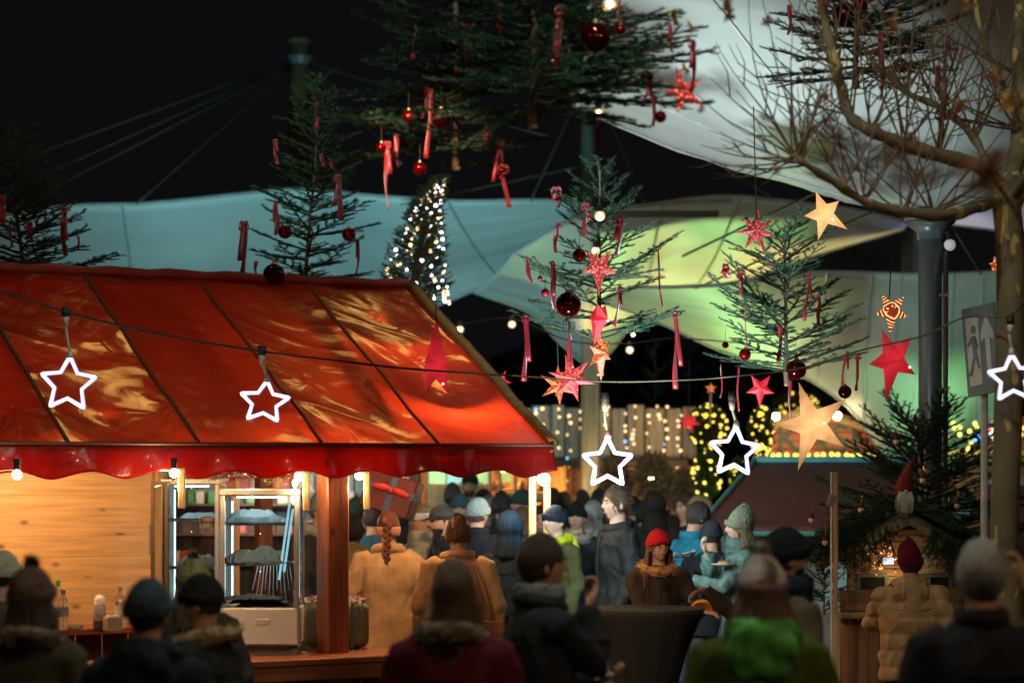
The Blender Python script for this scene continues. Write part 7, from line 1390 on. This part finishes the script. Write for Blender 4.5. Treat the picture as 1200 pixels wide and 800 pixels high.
person(540, 576, 20.8, -8, 'person in dark teal beanie looking out behind the flat cap', (.03, .03, .035), hat='beanie', hatc=(.035, .07, .085), face=True, hair='short', skin=1, scarfc=(.10, .12, .12))
person(551, 552, 23.2, -5, 'bearded stallholder in black brimmed hat standing inside the orange booth', (.022, .02, .02), hat='brim', hatc=(.012, .012, .012), face=True, beard=True, base=.25, hair='short', skin=3)
person(588, 577, 21.4, 158, 'dark haired person from behind in black coat before the orange booth shelves', BLK, hair='spiky', hc=(.02, .015, .012), collar='stand')
person(597, 600, 17.2, 172, 'person from behind with a navy hood drawn up', (.012, .026, .044), hood=(.008, .018, .03), collar='stand', hair=None)
person(573, 582, 21.9, 176, 'person from behind with a beige grey hood up', (.13, .14, .13), hood=(.17, .17, .145), hair=None)
person(614, 571, 21.4, -72, 'person in dark green beanie facing the menu panels', (.04, .045, .04), hat='beanie', hatc=(.022, .05, .045), face=True, hair='short', skin=1)
person(611, 594, 19.8, 168, 'person with reddish brown hair from behind, pale collar', (.07, .05, .04), hair='bob', hc=(.09, .04, .022), hairlen=.10, scarfc=(.30, .32, .32))
person(631, 593, 20.0, 8, 'dark haired woman facing the camera beside the navy beanie', (.025, .025, .028), hair='short', hc=(.022, .016, .014), face=True, skin=2, detail=1)
person(652, 589, 18.6, -52, 'person in navy beanie and olive jacket with lime hood looking sideways', (.06, .06, .022), hat='beanie', hatc=(.014, .022, .036), collar='hood', colc=(.42, .46, .02), face=True, skin=2, detail=1, hair='short')
person(676, 586, 20.4, -12, 'woman in black beanie and dark padded coat with pale fur trim', (.018, .022, .03), 'shell', .5, hat='beanie', hatc=(.010, .010, .012), collar='fur', colc=(.32, .28, .24), face=True, skin=2, puff=.6, detail=1, hair='short', bulk=1.08)
person(695, 588, 21.2, 170, 'person from behind with a pale grey hood up', (.22, .23, .22), hood=(.30, .31, .29), hair=None)
person(724, 570, 18.5, -70, 'tall fair haired man in black jacket with pale collar', (.016, .018, .018), 'shell', .74, collar='lapel', hair='spiky', hc=(.075, .042, .02), face=True, skin=2, detail=2, bulk=1.1)
person(702, 573, 22.6, 176, 'black haired person from behind close to the tall fair haired man', BLK, hair='short', hc=(.012, .012, .012), collar='stand')
person(648, 572, 23.4, 180, 'black haired person from behind at the pale lit posts', (.03, .03, .03), hair='short', hc=(.014, .012, .012))
person(660, 576, 24.2, 170, 'brown haired person from behind before the orange door', (.05, .03, .025), hair='short', hc=(.07, .035, .02), collar='stand')
person(789, 588, 18.6, 118, 'dark haired man bending forward in bright blue jacket, arm stretched out', (.012, .15, .23), 'shell', .82, collar='stand', hair='short', hc=(.03, .02, .015), face=True, skin=1, lean=16, pitch=18, arms={-1: ((.02, -.50, 1.32), (.1, -1, -.2), (0, 0, -1), .5)})
person(767, 577, 20.8, 175, 'person in dark hood behind the blue jacket', (.02, .02, .022), hood=(.022, .018, .016), hair=None)
person(805, 578, 20.8, -50, 'brown haired person between the blue jacket and the patterned beanie', (.04, .03, .03), hair='short', hc=(.05, .025, .015), face=True, skin=1)
person(822, 577, 20.2, -105, 'person in patterned tan beanie with a big blue grey scarf at the kiosk verge', (.016, .019, .026), hat='beanie', hatc=(.22, .15, .08), cuffc=(.10, .09, .08), collar='scarf', colc=(.17, .23, .27), hair='short')
person(793, 570, 24.2, 178, 'person with curly reddish hair far behind the blue jacket', (.05, .03, .025), hair='spiky', hc=(.12, .045, .02))
t, pr, H, W_, s = person(868, 596, 17.8, -78, 'woman in mint knit hat and camouflage jacket eating from a plate beside the kiosk', (.085, .17, .16), 'shell', .72, hat='floppy', hatc=(.20, .23, .17), collar='scarf', colc=(.10, .18, .18), hair='long', hc=(.16, .12, .07), hairlen=.16, face=True, skin=2, detail=2, bulk=1.08, arms={-1: ((-.02, -.26, 1.44), (0, -.45, .8), (.3, .8, .2), .9), 1: ((.04, -.40, 1.24), (-.2, -1, .1), (0, 0, 1), .4)})
q = P(848, 662, 17.6); pl2 = thing('plate', 'pale paper plate held in front of the camouflage jacket', 'plate', q); part('rim', MB().tube([q-V((0, 0, .006)), q+V((0, 0, .004)), q+V((0, 0, .012))], [.055, .085, .095], 20), M('paper_plate', (.5, .5, .46), .6), pl2, smooth=True); part('food', MB().ball(q+V((0, 0, .014)), (.05, .04, .02), 10, 6), bread, pl2, smooth=True)
q = P(797, 653, 17.9); tr = thing('food_tray', 'crumpled silver foil tray held in the crowd below the blue sleeve', 'tray', q)
part('foil', MB().grid(lambda u, v: q+V(((u-.5)*.22, (v-.5)*.14, .03*(4*(u-.5)**2+4*(v-.5)**2)+.012*noise.noise(V((u*7, v*7, 2))))), 16, 10), M('foil', (.6, .66, .66), .25, .8), tr, solid=.002); part('fork', MB().tube([q+V((-.05, -.05, .02)), q+V((-.1, -.14, -.03))], .005, 5), whitep, tr)
person(834, 606, 18.4, 170, 'person in black jacket standing below the kiosk roof edge, behind the silver tray', (.012, .013, .016), hat='beanie', hatc=(.03, .04, .05), hair='short', bulk=1.1)
person(907, 628, 14.4, -118, 'person in brown coat hidden behind the black beanie, sleeve stretched out with a pale cuff', (.10, .065, .04), hair='short', hc=(.03, .02, .015), arms={1: (('w', P(826, 690, 14.2)), (.0, -1, -.35), (0, .3, -1), .9)})

for px, y, d, yw, cl, ht, hcl, lb in ((472, 577, 22.6, 170, (.03, .028, .03), None, (.03, .02, .015), 'dark haired person from behind under the hanging present edge'), (566, 570, 23.6, 165, (.05, .03, .03), 'beanie', (.05, .03, .03), 'person in dark maroon beanie far back before the booth shelves'), (682, 574, 23.8, 172, (.02, .02, .025), None, (.05, .03, .02), 'brown haired person far back between the pale posts and the tall man'), (742, 579, 22.6, 178, (.025, .025, .028), 'beanie', (.02, .02, .022), 'person in black beanie far back just right of the tall fair haired man'), (755, 588, 21.6, 160, (.03, .03, .035), None, (.02, .015, .012), 'dark haired person partly hidden by the red beanie'), (714, 590, 21.4, 176, (.02, .022, .03), 'beanie', (.12, .11, .10), 'person in grey beanie partly hidden by the tall fair haired man'), (640, 585, 22.4, 168, (.03, .03, .03), 'beanie', (.03, .05, .06), 'person in teal beanie between the pale lit posts'), (530, 566, 23.4, 176, (.03, .03, .03), None, (.04, .025, .02), 'dark haired person far back below the menu panels'), (775, 571, 24.6, 175, (.03, .025, .02), None, (.03, .02, .015), 'dark haired person farthest back beside the curly hair')):
    person(px, y, d, yw, lb, cl, hat=ht, hatc=hcl, hc=hcl if not ht else (.05, .03, .02), hair='short', collar='stand', hands=False)
